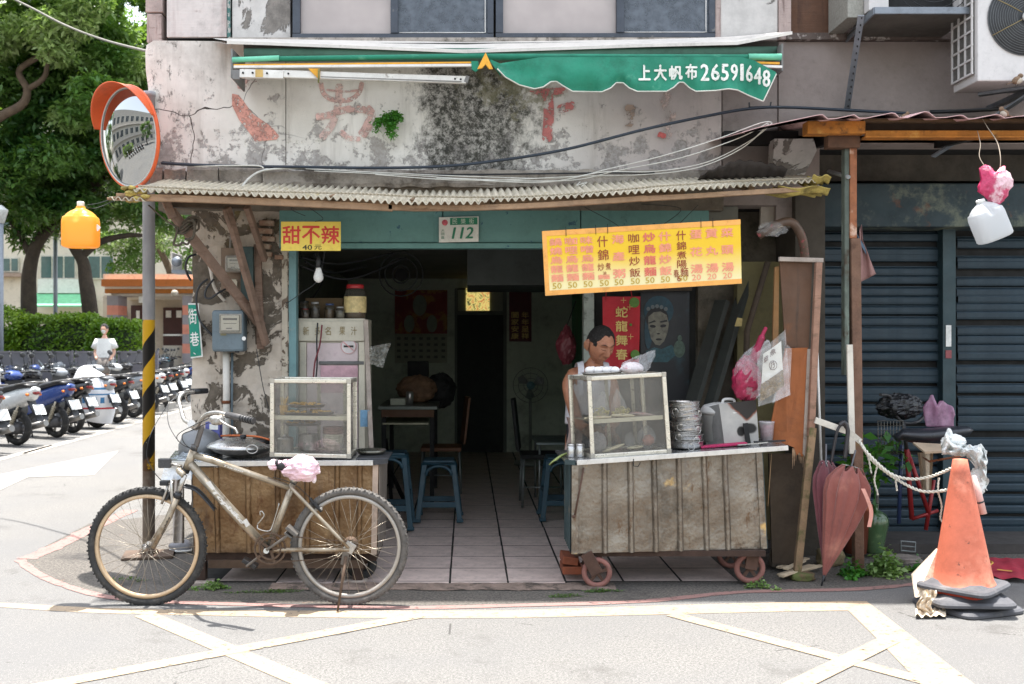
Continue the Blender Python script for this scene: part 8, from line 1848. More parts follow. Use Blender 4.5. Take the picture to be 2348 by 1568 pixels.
leaves('foliage',np.stack([c.x+rng.normal(size=160)*.10,c.y+rng.normal(size=160)*.08,c.z+rng.normal(size=160)*.09],1),.10,leaf_a,pb2,seed=3,asp=.45); obj('stem',G().tube([c,V(c.x,c.y,.05)],.008,6),leaf_a,pb2)
random.seed(12)
for k,(a_,b_) in enumerate((((1786,1322),(1860,1302)),((1790,1330),(1882,1308)),((1784,1314),(1850,1296)),((1792,1337),(1870,1318)),((1800,1326),(1842,1312)))):
    t = thing('wood_slat',['topmost thin slat','longest thin slat','rear thin slat','lowest thin slat','short thin slat'][k]+' of the pale pile on the ground under the plywood screen','slat',GR(*b_),'pale slats piled under the plywood screen'); pa = GR(*a_); pc = GR(*b_); obj('slat',G().bar(V(pa.x,pa.y,.012+.012*k),V(pc.x,pc.y,.02+.014*k),.035,.009),mat('slat_pale',(190,172,146),.85,0,.15,9,stains=[((130,112,90),7,.6,.72)]),t)
for (x,y,w_,h_,d_,m,lb) in ((1845,1335,.14,.05,.1,mat('stone_mossy',(104,84,62),.95,0,.35,14,stains=[((84,96,48),9,.5,.6)],bump=(.6,30)),'mossy brick in front of the slat pile'),(1800,1305,.16,.12,.14,mat('rubble',(140,130,122),.95,0,.25,9,stains=[((96,90,84),6,.5,.62)],bump=(.8,24)),'broken concrete lump behind the slat pile'),(1808,1290,.12,.16,.12,MATS['rubble'],'upper concrete lump leaning by the dark board'),(1910,1300,.16,.11,.12,mat('stone_ochre',(132,118,88),.95,0,.3,8,stains=[((92,92,56),6,.5,.65)],bump=(.8,24)),'ochre stone between the umbrellas and the brown post'),(2080,1290,.2,.03,.2,MATS['rubble'],'flat stone slab behind the weeds near the cone')):
    t = thing('stone',lb,'stone',GR(x,y)); p = GR(x,y); obj('block',G().grid(lambda u,v,p=p,w_=w_,h_=h_,d_=d_,x=x: p+V(0,.06,h_/2)+(lambda d: V(max(-1,min(1,d.x*1.35))*w_/2,max(-1,min(1,d.y*1.35))*d_/2,max(-1,min(1,d.z*1.35))*h_/2)*(1+.15*mnoise.noise(d*3+V(x,0,0))))(V(math.cos(2*math.pi*u)*math.cos(math.pi*(v-.5)),math.sin(2*math.pi*u)*math.cos(math.pi*(v-.5)),math.sin(math.pi*(v-.5)))),20,14,True,True),m,t)
t = thing('clay_pot','terracotta pot half hidden behind the brown post','pot',GR(1990,1270)); obj('pot',G().lathe([(.07,0),(.10,.30),(.11,.30),(.11,.34),(.09,.34)],28,V(U(1968,0,6.9).x,6.95,.03)),mat('terracotta',(146,78,56),.85,0,.2,6),t)
t = thing('red_mat','crumpled red mat with yellow print lying right of the cone','mat',GR(2310,1325)); obj('mat',G().grid(lambda u,v: GR(2225+130*u+10*v,1285+48*v+6*u)+V(0,0,.02+.02*mnoise.noise(V(u*5,v*4,1))+.01),16,10),mat('mat_red',(150,28,50),.8,0,.2,6),t); g = G(); g.tube(catmull([GR(2262,1296)+V(0,0,.035),GR(2275,1303)+V(0,0,.035),GR(2266,1310)+V(0,0,.035)],5),.008,5); g.ribbon([GR(2285,1318)+V(0,0,.036),GR(2320,1322)+V(0,0,.036)],.03); obj('print',g,mat('mat_yellow',(190,150,60),.8),t)
# ---- old bicycle heap by the shutters
OB = thing('bicycle','old red bicycle with wire basket parked in shade against the blue shutters','bicycle',V(3.1,6.9,0)); YO2 = 6.9
redm = mat('frame_red',(140,36,38),.4,.2,.2,6); blackf = mat('old_black',(44,44,46),.5,0,.2)
def u2(x,y,dy=0): return U(x,y,YO2+dy)
for a_,b_,r_ in (((2078,1030),(2090,1190),.017),((2078,1030),(2130,1180),.015),((2140,1100),(2122,1215),.014),((2090,1190),(2150,1170),.012)): obj('frame_tube',G().tube([u2(*a_),u2(*b_)],r_,10),redm,OB)
obj('frame_tube',G().tube([u2(2066,1020,.05),u2(2060,1200,.05)],.014,8),mat('frame_blue',(44,60,100),.4),OB)
def plainwheel(c,r_,par,yaw):
    M = Matrix.Rotation(R(yaw),3,'Z'); w_ = obj('wheel',G().tube([c+M @ V(r_*math.cos(t*math.pi/24),0,r_*math.sin(t*math.pi/24)) for t in range(48)],.018,8,closed=True),tyr2,par); g = G().tube([c+M @ V((r_-.03)*math.cos(t*math.pi/24),0,(r_-.03)*math.sin(t*math.pi/24)) for t in range(48)],.008,6,closed=True)
    for k in range(20): a = 2*math.pi*k/20; g.tube([c,c+M @ V((r_-.03)*math.cos(a),0,(r_-.03)*math.sin(a))],.0013,3)
    obj('rim',g,spk,w_)
plainwheel(V(u2(2165,1150).x,6.6,.33),.31,OB,65); plainwheel(V(u2(2010,1150).x,7.15,.33),.30,OB,50)
obj('handlebar',G().tube(catmull([u2(2018,905,-.1),u2(2040,910,0),u2(2050,945,.0),u2(2070,968,0),u2(2100,968,0),u2(2120,950,.1),u2(2125,925,.2)],6),.011,8),blackf,OB); obj('stem',G().tube([u2(2078,1030),u2(2070,965)],.014,8),blackf,OB)
bs = G()
x0b,x1b,y0b,y1b = 2012,2070,965,1040
for k in range(9):
    x = x0b+(x1b-x0b)*k/8; bs.tube([u2(x,y0b,-.15),u2(x+3*(4-k)/4,y1b,-.12)],.0016,4); bs.tube([u2(x,y0b,.1),u2(x,y1b,.08)],.0016,4)
for k in range(8): y = y0b+(y1b-y0b)*k/7; bs.tube([u2(x0b,y,.1),u2(x0b,y,-.15),u2(x1b,y,-.15),u2(x1b,y,.1)],.0018 if k else .0035,4)
obj('wire_basket',bs,mat('basket_wire',(120,116,108),.5,.5),OB)
obj('pedal',G().tube([u2(2065,1240,-.3),u2(2065,1262,-.3),u2(2098,1265,-.3),u2(2098,1243,-.3)],.006,5,closed=True).tube([u2(2065,1251,-.3),u2(2098,1254,-.3)],.005,5),mat('pedal_grey',(110,116,116),.5),OB)
obj('rear_rack',G().tube([u2(2105,1040,-.3),u2(2200,1030,-.4),u2(2205,1045,-.6),u2(2130,1058,-.6)],.007,6,closed=True),rust,OB)
t = thing('black_cushion','long black vinyl cushion lying across the old bicycle','cushion',u2(2130,1000,-.25))
def f(u,v):
    a = 2*math.pi*u; x = 2046+186*v; th = 22*math.sin(math.pi*min(1,max(0,v*1.02)))**.35; yy = 992+8*math.sin(v*4)-(0 if v > .1 else -8); return U(x,yy+th*math.sin(a)*.85,YO2-.25+.14*math.cos(a)*math.sin(math.pi*v)**.3)
obj('cushion',G().grid(f,24,26,True,True),mat('vinyl',(40,42,48),.35,0,.15,6,bump=(.15,12)),t)
t = thing('pink_carrier_bag','lilac pink plastic carrier bag standing on the black cushion','bag',u2(2150,975,-.1)); Pb = [(2122,975),(2124,930),(2130,903),(2134,903),(2142,925),(2152,935),(2160,920),(2175,930),(2184,945),(2186,978)]
o = obj('bag',G().grid(lambda u,v: U(2122+64*u,978-(interp([(0,45),(.18,76),(.3,50),(.45,42),(.6,60),(.9,45),(1,25)],u))*v,YO2-.12+.03*math.sin(u*11)*v-.03*math.sin(math.pi*u)),26,12),film('lilac_film',(206,164,190),.9,.45,(206,160,190),20,.6),t); sm = o.modifiers.new('s','SOLIDIFY'); sm.thickness = .02
t = thing('dark_sack','black rubbish sack heaped in the wire basket of the old bicycle','sack',u2(2075,950,.05)); obj('sack',crumple(u2(2062,932,.05),(.17,.10,.09),71,nu=36,nv=24),mat('sack_black',(24,25,28),.3,0,.3,20,bump=(.5,24)),t)
t = thing('seat_board','pale wooden board sticking out beneath the black cushion','board',u2(2120,1030,-.3)); obj('board',G().slab([U(2092,1018,6.5),U(2160,1022,6.5),U(2162,1038,6.2),U(2120,1040,6.2)],V(0,0,.012)),mat('board_pale',(176,156,132),.8,0,.12),t)
spot = mat('spotted_cloth',(224,226,224),.9,0,.04,9,stains=[((70,110,130),60,.66,.69)],bump=(.3,24),grime=.12)
t = thing('spotted_cloth','white blue-dotted cloth bundled over the rack behind the cone','cloth',u2(2210,1060,-.6))
def f(u,v):
    x = interp([(0,2158),(.2,2180),(.5,2215),(.8,2250),(1,2262)],u); top = interp([(0,1018),(.1,990),(.25,1012),(.5,1022),(.8,1018),(1,1035)],u); bot = interp([(0,1042),(.5,1045),(.62,1060),(.8,1100),(1,1125)],u)
    k = mnoise.fractal(V(u*5,v*4,2),1,2,4); return U(x+5*mnoise.noise(V(v*6,u*5,1)),top+(bot-top)*v+4*k,6.0+.07*k-.06*math.sin(math.pi*v)+.04*math.sin(u*30+v*5))
o = obj('cloth',G().grid(f,70,34),spot,t); sm = o.modifiers.new('s','SOLIDIFY'); sm.thickness = .004
obj('tail',crumple(U(2240,1105,6.02),(.05,.04,.09),81,nu=30,nv=24),spot,t); obj('tail',crumple(U(2185,1012,6.05),(.075,.05,.045),82,nu=30,nv=24),spot,t); obj('tail',crumple(U(2176,1000,6.05),(.02,.02,.05),83,nu=20,nv=14),spot,t)
t = thing('spotted_cloth','cream dotted cloth hanging under the pale board in the shade','cloth',u2(2120,1100,-.2)); obj('cloth',G().grid(lambda u,v: U(2103+36*u*(1-.4*v)+10*v,1038+85*v,6.45+.04*math.sin(u*9)),16,16),mat('cream_dots',(170,156,136),.85,0,.1,9,stains=[((70,66,60),50,.66,.69)]),t)
# ================================================================== scooters
def scooter_mesh_parts(bodyc,panelc,seatc,nm):
    bm_ = mat('scooter_paint_'+nm,bodyc,.3,.1,.08,3,coat=.6); pm = mat('scooter_panel_'+nm,panelc,.5,0,.1); sm_ = mat('scooter_seat_'+nm,seatc,.5,0,.1)
    tail = mat('tail_lamp',(120,20,22),.25,0,.1); headl = mat('head_lamp',(190,195,196),.15,.2,.05); ex = mat('exhaust',(120,118,116),.35,.7,.15); plate = mat('scooter_plate',(214,216,214),.5,0,.04)
    ind = mat('indicator',(226,120,30),.4); blk = black_pl
    P = []   # (name, geo, mat, parentindex)
    def wh(x,r_): 
        P.append(('wheel',G().tube([V(x+(r_-.05)*math.cos(t*math.pi/16),0,r_+(r_-.05)*math.sin(t*math.pi/16)) for t in range(32)],.05,8,closed=True),rubber,None)); i = len(P)-1
        g = G().lathe([(.06,-.05),(.06,.05)],14,(x,0,r_),Matrix.Rotation(R(90),3,'X'))
        for k in range(5): a = 2*math.pi*k/5; g.bar((x,0,r_),(x+(r_-.08)*math.cos(a),0,r_+(r_-.08)*math.sin(a)),.03,.03)
        P.append(('rim',g,ex,i))
    wh(.64,.25); wh(-.62,.25)
    def loft(secs,n=14):
        g = G(); vs = []
        for (x,z0,z1,w_) in secs:
            for k in range(n): a = 2*math.pi*k/n; c_,s_ = math.cos(a),math.sin(a); q = (abs(c_)**2.6+abs(s_)**2.6)**(-1/2.6); vs.append(V(x,w_*c_*q,(z0+z1)/2+(z1-z0)/2*s_*q))
        m_ = len(secs); g.add(vs,[(i*n+k,i*n+(k+1) % n,(i+1)*n+(k+1) % n,(i+1)*n+k) for i in range(m_-1) for k in range(n)]+[list(range(n)),[(m_-1)*n+k for k in range(n)]],True); return g
    P.append(('tail_body',loft([(-.98,.78,.84,.05),(-.90,.66,.86,.11),(-.7,.55,.84,.14),(-.4,.45,.76,.16),(-.15,.32,.68,.15),(-.06,.28,.58,.13)]),bm_,None))
    P.append(('seat',loft([(-.92,.83,.88,.10),(-.8,.83,.92,.13),(-.5,.76,.88,.14),(-.3,.72,.82,.13),(-.08,.66,.76,.09)]),sm_,None))
    P.append(('floorboard',G().box((-.1,-.16,.27),(.36,.16,.33)),pm,None))
    P.append(('front_shield',G().grid(lambda u,v: V(.36+.10*(1-(2*u-1)**2)+.0*v-.06*v+.10*(1-v)*(1-v),(.20-.07*abs(v-.6)*2)*(2*u-1),.30+.62*v),10,10),bm_,None)); P.append(('inner_shield',G().grid(lambda u,v: V(.345-.05*v+.09*(1-v)**2,.17*(2*u-1),.32+.56*v),6,8),pm,None))
    P.append(('front_fender',G().grid(lambda u,v: V(.64+.27*math.cos(R(20)+R(130)*u),(.06)*(2*v-1),.25+.27*math.sin(R(20)+R(130)*u)-.02*(2*v-1)**2),12,4),bm_,None)); g = G(); [g.tube([V(.64,d,.25),V(.50,d,.72)],.018,8) for d in (-.075,.075)]; P.append(('fork',g,ex,None))
    P.append(('handlebar_cowl',loft([(.20,.92,.98,.10),(.28,.88,1.04,.15),(.38,.88,1.05,.12),(.44,.92,.99,.07)]),bm_,None)); P.append(('headlight',G().blob((.425,0,.955),(.04,.085,.045),14,8),headl,None))
    P.append(('handlebar',G().tube([V(.16,-.33,1.0),V(.24,-.18,1.01),V(.28,0,1.0),V(.24,.18,1.01),V(.16,.33,1.0)],.014,8),blk,None)); g = G(); [g.tube([V(.20,d*.24,1.01),V(.15,d*.34,.995)],.021,8) for d in (-1,1)]; P.append(('grip',g,blk,None))
    for d in (-1,1): P.append(('mirror',G().tube([V(.26,d*.19,1.02),V(.25,d*.24,1.14),V(.23,d*.28,1.24)],.006,6).blob((.225,d*.30,1.27),(.012,.062,.042),12,8),blk,None))
    P.append(('windscreen',G().grid(lambda u,v: V(.44-.09*v,.12*(2*u-1)*(1-.2*v),1.0+.12*v),4,4),film('smoke_screen',(120,130,140),.5,.1,crinkle=0,var=False),None))
    P.append(('tail_light',G().blob((-.962,0,.765),(.03,.075,.028),14,8),tail,None))
    for d in (-1,1): P.append(('indicator',G().blob((-.90,d*.115,.74),(.03,.022,.02),8,6),ind,None))
    P.append(('grab_rail',G().tube([V(-.7,-.15,.88),V(-.98,-.12,.92),V(-1.02,0,.925),V(-.98,.12,.92),V(-.7,.15,.88)],.012,8),ex,None))
    P.append(('rear_fender',G().slab([V(-.86,-.07,.66),V(-.86,.07,.66),V(-1.06,.06,.36),V(-1.06,-.06,.36)],V(.02,0,0)),blk,None)); P.append(('licence_plate',G().slab([V(-.985,-.10,.60),V(-.985,.10,.60),V(-1.055,.10,.46),V(-1.055,-.10,.46)],V(-.008,0,-.002)),plate,None))
    P.append(('engine_case',loft([(-.72,.17,.33,.10),(-.5,.15,.36,.13),(-.3,.17,.36,.12),(-.12,.22,.34,.08)]),mat('engine_grey',(84,84,86),.5,.4,.2),None)); P.append(('exhaust_pipe',G().tube([V(-.25,-.16,.2),V(-.5,-.19,.22),V(-.95,-.20,.33)],[.03,.05,.05],10),ex,None))
    g = G(); g.tube([V(-.6,.13,.26),V(-.75,.13,.58)],.014,6)
    for k in range(7): a = V(-.6,.13,.26).lerp(V(-.75,.13,.58),.2+k*.09); g.lathe([(.03,-.006),(.03,.006)],10,a,Matrix.Rotation(R(-25),3,'Y'))
    P.append(('shock_absorber',g,mat('spring',(176,168,150),.5,.3),None)); P.append(('kickstand',G().tube([V(-.2,.12,.22),V(-.28,.16,0.01)],.012,6).tube([V(-.2,-.12,.22),V(-.28,-.16,0.01)],.012,6),blk,None)); P.append(('underbody',loft([(-.7,.42,.62,.10),(-.3,.25,.5,.11),(.05,.2,.3,.12),(.4,.24,.34,.10)]),blk,None))
    return P
kinds = [('white',(214,216,216),(60,60,62),(34,34,36)),('blue',(40,66,130),(50,52,56),(30,30,34)),('black',(30,31,34),(40,40,42),(26,26,28)),('silver',(150,154,158),(54,54,56),(96,98,102)),('red',(150,28,32),(44,44,46),(28,28,30)),('teal',(70,130,150),(70,72,74),(40,40,42))]
protos = []
for nm,a_,b_,c_ in kinds:
    P = scooter_mesh_parts(a_,b_,c_,nm); parts = []
    for (pn,g,m,par) in P: me = g.mesh(pn,Vector()); me.materials.append(m); parts.append((pn,me,par))
    protos.append((nm,parts))
def place_scooter(k,x,y,ang,label,group,sc=1.0):
    nm,parts = protos[k]; t = thing('motor_scooter',label,'scooter',(x,y,.005),group); t.rotation_euler = (R(random.uniform(-2,4)),0,ang); t.scale = (sc,)*3; os_ = []
    for pn,me,par in parts:
        o = bpy.data.objects.new(pn,me); COL.objects.link(o); o.parent = t if par is None else os_[par]; os_.append(o)
    return t
random.seed(31)
ordn = ['nearest','second','third','fourth','fifth','sixth','seventh','eighth','ninth','tenth','eleventh','twelfth','thirteenth','fourteenth','fifteenth','sixteenth','seventeenth','eighteenth','nineteenth','twentieth','twenty-first','twenty-second','twenty-third','twenty-fourth','twenty-fifth','twenty-sixth','twenty-seventh','twenty-eighth']
seq = [2,0,1,2,3,2,3,0,2,2,0,1,2,3,5,2,0,3,2,1,0,2,3,4,2,0,1,2]
# rear wheels follow the white bay line; noses point left and away
row = [(-40,1040),(40,1022),(130,1004),(166,994),(222,982),(268,970),(306,958),(340,949),(366,941),(388,933),(404,925),(416,917),(425,910),(432,903),(438,897),(444,891),(450,886),(456,881)]
for i,(x,y) in enumerate(row):
    p = GR(x,y); ang = R(158+random.uniform(-4,4)); rw = Matrix.Rotation(ang,3,'Z') @ V(-.62,0,0)
    place_scooter(seq[i],p.x-rw.x,p.y-rw.y,ang,kinds[seq[i]][0]+' scooter, '+ordn[i]+' from the left in the row whose rear wheels face the street','scooters parked along the street')
for i in range(20):
    x = -8.6+random.uniform(-.15,.15)-.11*i; y = 15.6+i*.86; ang = R(22+random.uniform(-8,8)); k = [2,3,2,0,2,1,2][i % 7]
    place_scooter(k,x,y,ang,kinds[k][0]+' scooter, '+ordn[i]+' from the left in the middle row, nose towards the street','scooters in the middle row')
for i in range(16):
    x = -10.9+random.uniform(-.2,.2)-.02*i; y = 17.5+i*1.05; ang = R(20+random.uniform(-8,8)); k = seq[(i*5+2) % 28]
    place_scooter(k,x,y,ang,kinds[k][0]+' scooter, '+ordn[i]+' from the left in the far row in front of the hedge','scooters parked before the hedge')
# rain cover on the fourth scooter
rc2 = thing('scooter_cover','white cloth with blue pattern draped over a scooter tail beside the pole','cover',GR(225,970)); cpos = GR(222,982); 
def f(u,v):
    along_ = Matrix.Rotation(R(158),3,'Z'); a = 2*math.pi*u; b = math.pi*(.5-.72*v); k = 1+.10*math.sin(a*5+v*4)*v+.06*mnoise.noise(V(math.cos(a)*2,math.sin(a)*2,v*4))
    return V(cpos.x,cpos.y,0)+along_ @ V(.10+.42*math.cos(a)*max(math.cos(b),0)**.6*k,.27*math.sin(a)*max(math.cos(b),0)**.6*k,.50+.52*math.sin(b)+.08*math.cos(a))
def covermat():
    n = NT('cover_cloth'); X,Y,Z = n.xyz(); 
    st1 = n.mth('LESS_THAN',n.mth('ABSOLUTE',n.mth('SUBTRACT',Z,.70)),.018); st2 = n.mth('LESS_THAN',n.mth('ABSOLUTE',n.mth('SUBTRACT',Z,.60)),.012)
    bl = n.mth('MULTIPLY',n.mth('LESS_THAN',n.mth('ABSOLUTE',n.mth('SUBTRACT',Z,.50)),.05),n.mth('GREATER_THAN',n.mth('FRACT',n.mth('MULTIPLY',X,9)),.5))
    c = n.mix(n.mth('MAXIMUM',n.mth('MAXIMUM',st1,st2),bl),lin((222,224,228)),lin((60,120,165)))
    c = n.mix(n.mth('LESS_THAN',n.mth('ABSOLUTE',n.mth('SUBTRACT',Z,.36)),.015),c,lin((180,40,50))); n.col(c); n.b.inputs['Roughness'].default_value = .7; n.bump(n.noise(9,3),.3,.02); return n.m
o = obj('cloth',G().grid(f,30,26),covermat(),rc2,origin=None); o.data.transform(Matrix.Translation(world_off(rc2))); o.location = -world_off(rc2)
# ================================================================== park, fence, hedge, trees, buildings
struct('park_ground',G().box((-40,25.5,.0),(-9.2,60,.14)),mat('park_soil',(110,100,84),.95,0,.25,1))
fgm = mat('fence_grey',(116,112,118),.6,.2,.15,6)
for k in range(7):
    x0 = -13.9+k*.98; t = thing('railing_panel',['leftmost','second','third','fourth','fifth','sixth','seventh'][k]+' grey mesh railing panel from the left in front of the hedge','railing',(x0+.45,22.9,0),'grey railing panels before the hedge'); y = 22.9-.0*k
    g = G(); g.box((x0,y,.25),(x0+.9,y+.02,1.25)); obj('mesh_infill',g,film('rail_mesh',(110,108,116),.72,.7,crinkle=0,var=False),t); g = G(); [obj('post',G().box((x,y-.02,0),(x+.04,y+.02,1.3)),fgm,t) for x in (x0-.02,x0+.88)]; obj('rail',G().box((x0,y-.01,1.25),(x0+.9,y+.015,1.29)),fgm,t)
hl = leafmat('hedge_leaf',(74,112,28),(142,170,52),.3,.8); tl1 = leafmat('tree_leaf',(42,84,38),(108,142,74),.32,.5); tl2 = leafmat('tree_leaf_light',(84,124,58),(150,168,110),.35,.5)
bark = mat('bark',(64,54,44),.95,0,.35,5,bump=(.9,16,(1,1,.4))); barkl = mat('bark_light',(92,76,62),.95,0,.3,5,bump=(.7,16))
def hedge(x0,x1,y0,y1,z1,n,label,seed):
    t = thing('hedge',label,'hedge',((x0+x1)/2,(y0+y1)/2,0)); rng = np.random.default_rng(seed)
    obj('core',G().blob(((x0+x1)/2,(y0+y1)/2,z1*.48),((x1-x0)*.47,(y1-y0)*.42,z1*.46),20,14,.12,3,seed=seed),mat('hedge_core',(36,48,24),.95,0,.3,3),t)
    u = rng.normal(size=(n,3)); u /= np.linalg.norm(u,axis=1)[:,None]; q = (np.abs(u)**6).sum(1)**(-1/6); p = u*q[:,None]*rng.uniform(.9,1.03,(n,1)); nz = np.array([mnoise.noise(V(*(a*2.5))+V(seed,0,0)) for a in p])
    p *= (1+.10*nz)[:,None]; p = p*np.array([(x1-x0)/2,(y1-y0)/2,z1/2])+np.array([(x0+x1)/2,(y0+y1)/2,z1/2]); p = p[p[:,2] > .1]; leaves('foliage',p,.10,hl,t,seed=seed,asp=.6)
hedge(-17.5,-12.0,26.0,28.4,2.45,30000,'tall clipped green hedge at the far left under the trees',1); hedge(-12.3,-9.6,26.2,28.2,2.2,16000,'green hedge in the middle behind the masked person',2); hedge(-10.0,-8.55,25.8,27.4,2.05,9000,'rounded bush at the right end of the hedge near the porch',3)
def crown(t,clumps,n,m,seed,size=.20,name='crown'):
    rng = np.random.default_rng(seed); C = np.array([c_[:3] for c_ in clumps]); Rr = np.array([c_[3] for c_ in clumps]); idx = rng.choice(len(C),n,p=Rr**2/(Rr**2).sum())
    d = rng.normal(size=(n,3)); d /= np.linalg.norm(d,axis=1)[:,None]; r_ = rng.uniform(.25,1,(n,1))**.4
    p = C[idx]+d*r_*Rr[idx][:,None]*np.array([1,1,.6]); leaves(name,p,size,m,t,seed=seed,up=.5,asp=.42)
def tree(label,base,top_pts,clumps,n,m,seed,r0=.28,bm=bark,group='park trees'):
    t = thing('broadleaf_tree',label,'tree',base,group); 
    for k,pts in enumerate(top_pts): P = catmull(pts,6); rr = [ (r0 if k == 0 else r0*.5)*(1-.6*i/(len(P)-1)) for i in range(len(P))]; obj('trunk' if k == 0 else 'limb',G().tube(P,rr,12),bm,t)
    crown(t,clumps,n,m,seed); return t
def clumpset(cx,cy,cz,rx,ry,rz,n,seed,r_=(.5,1.1),zmin=None):
    rng = np.random.default_rng(seed); out = []
    while len(out) < n:
        d = rng.normal(size=3); d /= np.linalg.norm(d); k = rng.uniform(.2,1)**.5; p = np.array([cx+d[0]*rx*k,cy+d[1]*ry*k,cz+d[2]*rz*k])
        if zmin and p[2] < zmin: continue
        out.append((*p,rng.uniform(*r_)))
    return out
Yt = 28.0
def T(x,y,Y=Yt): return U(x,y,Y)
tree('big dark tree whose forked trunk rises behind the left hedge',GR(70,900),[[V(T(70,0).x,Yt,0),T(66,700),T(68,620),T(85,560),T(130,500),T(165,430),T(180,330)],[T(72,590),T(50,545),T(20,500),T(-30,440)],[T(130,500),T(160,470),T(230,420),T(250,380)]],clumpset(T(60,0).x,Yt,8.2,4.6,3.0,3.8,95,1,(.45,1.0),4.2)+clumpset(T(40,0).x,Yt-.6,5.7,3.8,1.5,1.2,24,21,(.4,.75)),74000,tl1,1,.24)
tree('second dark tree with a leaning trunk directly behind the orange jug',GR(215,900),[[V(T(212,0).x,Yt+.5,0),T(205,700),T(196,640),T(190,600),T(165,550),T(180,480),T(215,420)],[T(185,590),T(230,555),T(290,540),T(330,540)]],clumpset(T(250,0).x,Yt+1,9.2,3.6,3.0,4.6,80,2,(.45,1.0),4.3)+clumpset(T(240,0).x,Yt-.4,5.9,2.4,1.5,1.2,16,22,(.4,.75)),62000,tl1,2,.24)
tree('paler tree whose branch crosses the upper left above the jug',GR(-80,900),[[V(-15.5,26,0),V(-15.3,26,4),U(-60,330,25),U(-10,275,25),U(50,240,25),U(62,205,25),U(45,160,25),U(110,120,25)],[U(62,205,25),U(105,170,25),U(110,80,25),U(150,20,25)]],clumpset(U(40,0,25).x,25,10.2,3.8,1.8,2.4,46,3,(.4,.85),7.6)+clumpset(U(180,0,25).x,25.5,8.2,1.6,1.2,1.6,14,13,(.35,.7)),34000,tl2,3,.16,barkl)
tree('hazy green tree seen through the gap right of the striped pole',GR(390,860),[[V(T(420,0,40).x,40,0),T(400,660,40),T(360,560,40),T(330,500,40)],[T(410,640,40),T(440,560,40)]],clumpset(T(350,0,40).x,40,6.8,4.4,2,2.6,44,4,(.5,1.1),4.2),26000,tl2,4,.2,barkl)
tree('background tree filling the gaps above the white apartment building',GR(120,850),[[V(-24,42,0),V(-24,42,6),V(-22,42,10)]],clumpset(-20,42,13,8,3,6,70,5,(.8,1.7),5.5),36000,tl1,5,.4)
# distant park building with orange fascia
PB = thing('park_pavilion','single storey park building with orange fascia and pink grey banded columns','building',(-11,34,0)); YPB = 33.0
stone = mat('pav_wall',(188,178,164),.85,0,.08,2); orf = mat('pav_orange',(196,112,52),.6,0,.08,3); pkc = mat('pav_pink',(214,140,120),.8,0,.08,3); gyc = mat('pav_grey',(150,144,148),.8,0,.08,3); wht = mat('pav_white',(226,222,214),.8,0,.05)
def pbx(x0,x1,y0,y1,Y,th,m,nm,par=PB): a = U(x0,y1,Y); b = U(x1,y0,Y); return obj(nm,G().box((a.x,Y,a.z),(b.x,Y+th,b.z)),m,par)
pbx(236,600,628,640,YPB,6,wht,'parapet'); pbx(232,600,640,656,YPB-.3,.3,orf,'fascia'); pbx(240,600,656,662,YPB-.1,.2,wht,'soffit_band'); pbx(240,600,662,672,YPB,.3,mat('pav_ochre',(176,108,40),.6),'fascia'); pbx(255,600,672,678,YPB+.2,.2,wht,'soffit_band'); pbx(236,600,678,860,YPB+3,.3,stone,'rear_wall')
pbx(236,600,676,680,YPB+.4,3,wht,'porch_ceiling')
for x0,x1 in ((245,270),(418,448)):
    y = 678; k = 0
    while y < 850:
        h_ = 22; pbx(x0,x1,y,min(y+h_,852),YPB+.1*(0),.9,[gyc,pkc][k % 2] if k != 3 else pkc,'column_band'); y += h_; k += 1
pbx(300,330,700,850,YPB+2.9,.1,mat('pav_door',(66,34,32),.5),'door'); pbx(374,416,705,850,YPB+2.9,.1,MATS['pav_door'],'door'); pbx(276,287,714,750,YPB+2.9,.1,MATS['pav_door'],'window'); pbx(312,320,712,748,YPB+2.88,.02,white_pl,'white_pane'); pbx(380,392,712,728,YPB+2.88,.02,white_pl,'white_pane'); pbx(404,416,712,728,YPB+2.88,.02,white_pl,'white_pane')  # the small panes are plain white
pbx(318,345,680,694,YPB-.05,.1,wht,'sign_box'); obj('lamp_disc',G().lathe([(.11,0),(.11,.06),(.001,.08)],20,U(401,672,YPB-.35),Matrix.Rotation(R(90),3,'X')),stone,PB); pbx(374,418,766,770,YPB+.2,.06,wht,'handrail'); pbx(374,418,792,860,YPB+.2,.1,stone,'low_wall')
# apartments behind
AB = thing('apartment_building','pale apartment block with green framed windows beyond the hedge','building',(-24,52,0)); YAB = 50.0
apw = mat('apt_wall',(216,208,196),.85,0,.06,1); awf = mat('apt_frame',(210,206,196),.6); agl = mat('apt_glass',(70,96,96),.15,0,.3,.6); obj('wall',G().box((-46,YAB,0),(-14.5,YAB+8,15)),apw,AB)
def awin(x0,x1,y0,y1,n=2):
    f_ = pbx(x0,x1,y0,y1,YAB-.12,.1,awf,'window',AB); w_ = (x1-x0)/n
    for k in range(n): a = U(x0+k*w_+2.5,y1-3,YAB-.14); b = U(x0+(k+1)*w_-1.5,y0+3,YAB-.14); obj('pane',G().box((a.x,YAB-.15,a.z),(b.x,YAB-.125,b.z)),agl,f_)
awin(92,172,585,640,3); awin(5,42,590,624,2); awin(92,170,470,530,3); awin(200,260,585,640,2); awin(200,270,440,500,2); awin(0,50,460,520,2); awin(60,170,330,400,4)
pbx(-60,48,626,634,YAB-.5,.6,mat('apt_ledge',(160,140,130),.8),'ledge',AB)
obj('shop_awning',G().slab([U(80,672,YAB-.1),U(202,672,YAB-.1),U(204,700,YAB-2),U(60,700,YAB-2)],V(0,0,-.08)),mat('apt_awning',(120,196,150),.7),AB); pbx(86,202,640,672,YAB-.3,.3,white_pl,'shop_sign',AB)
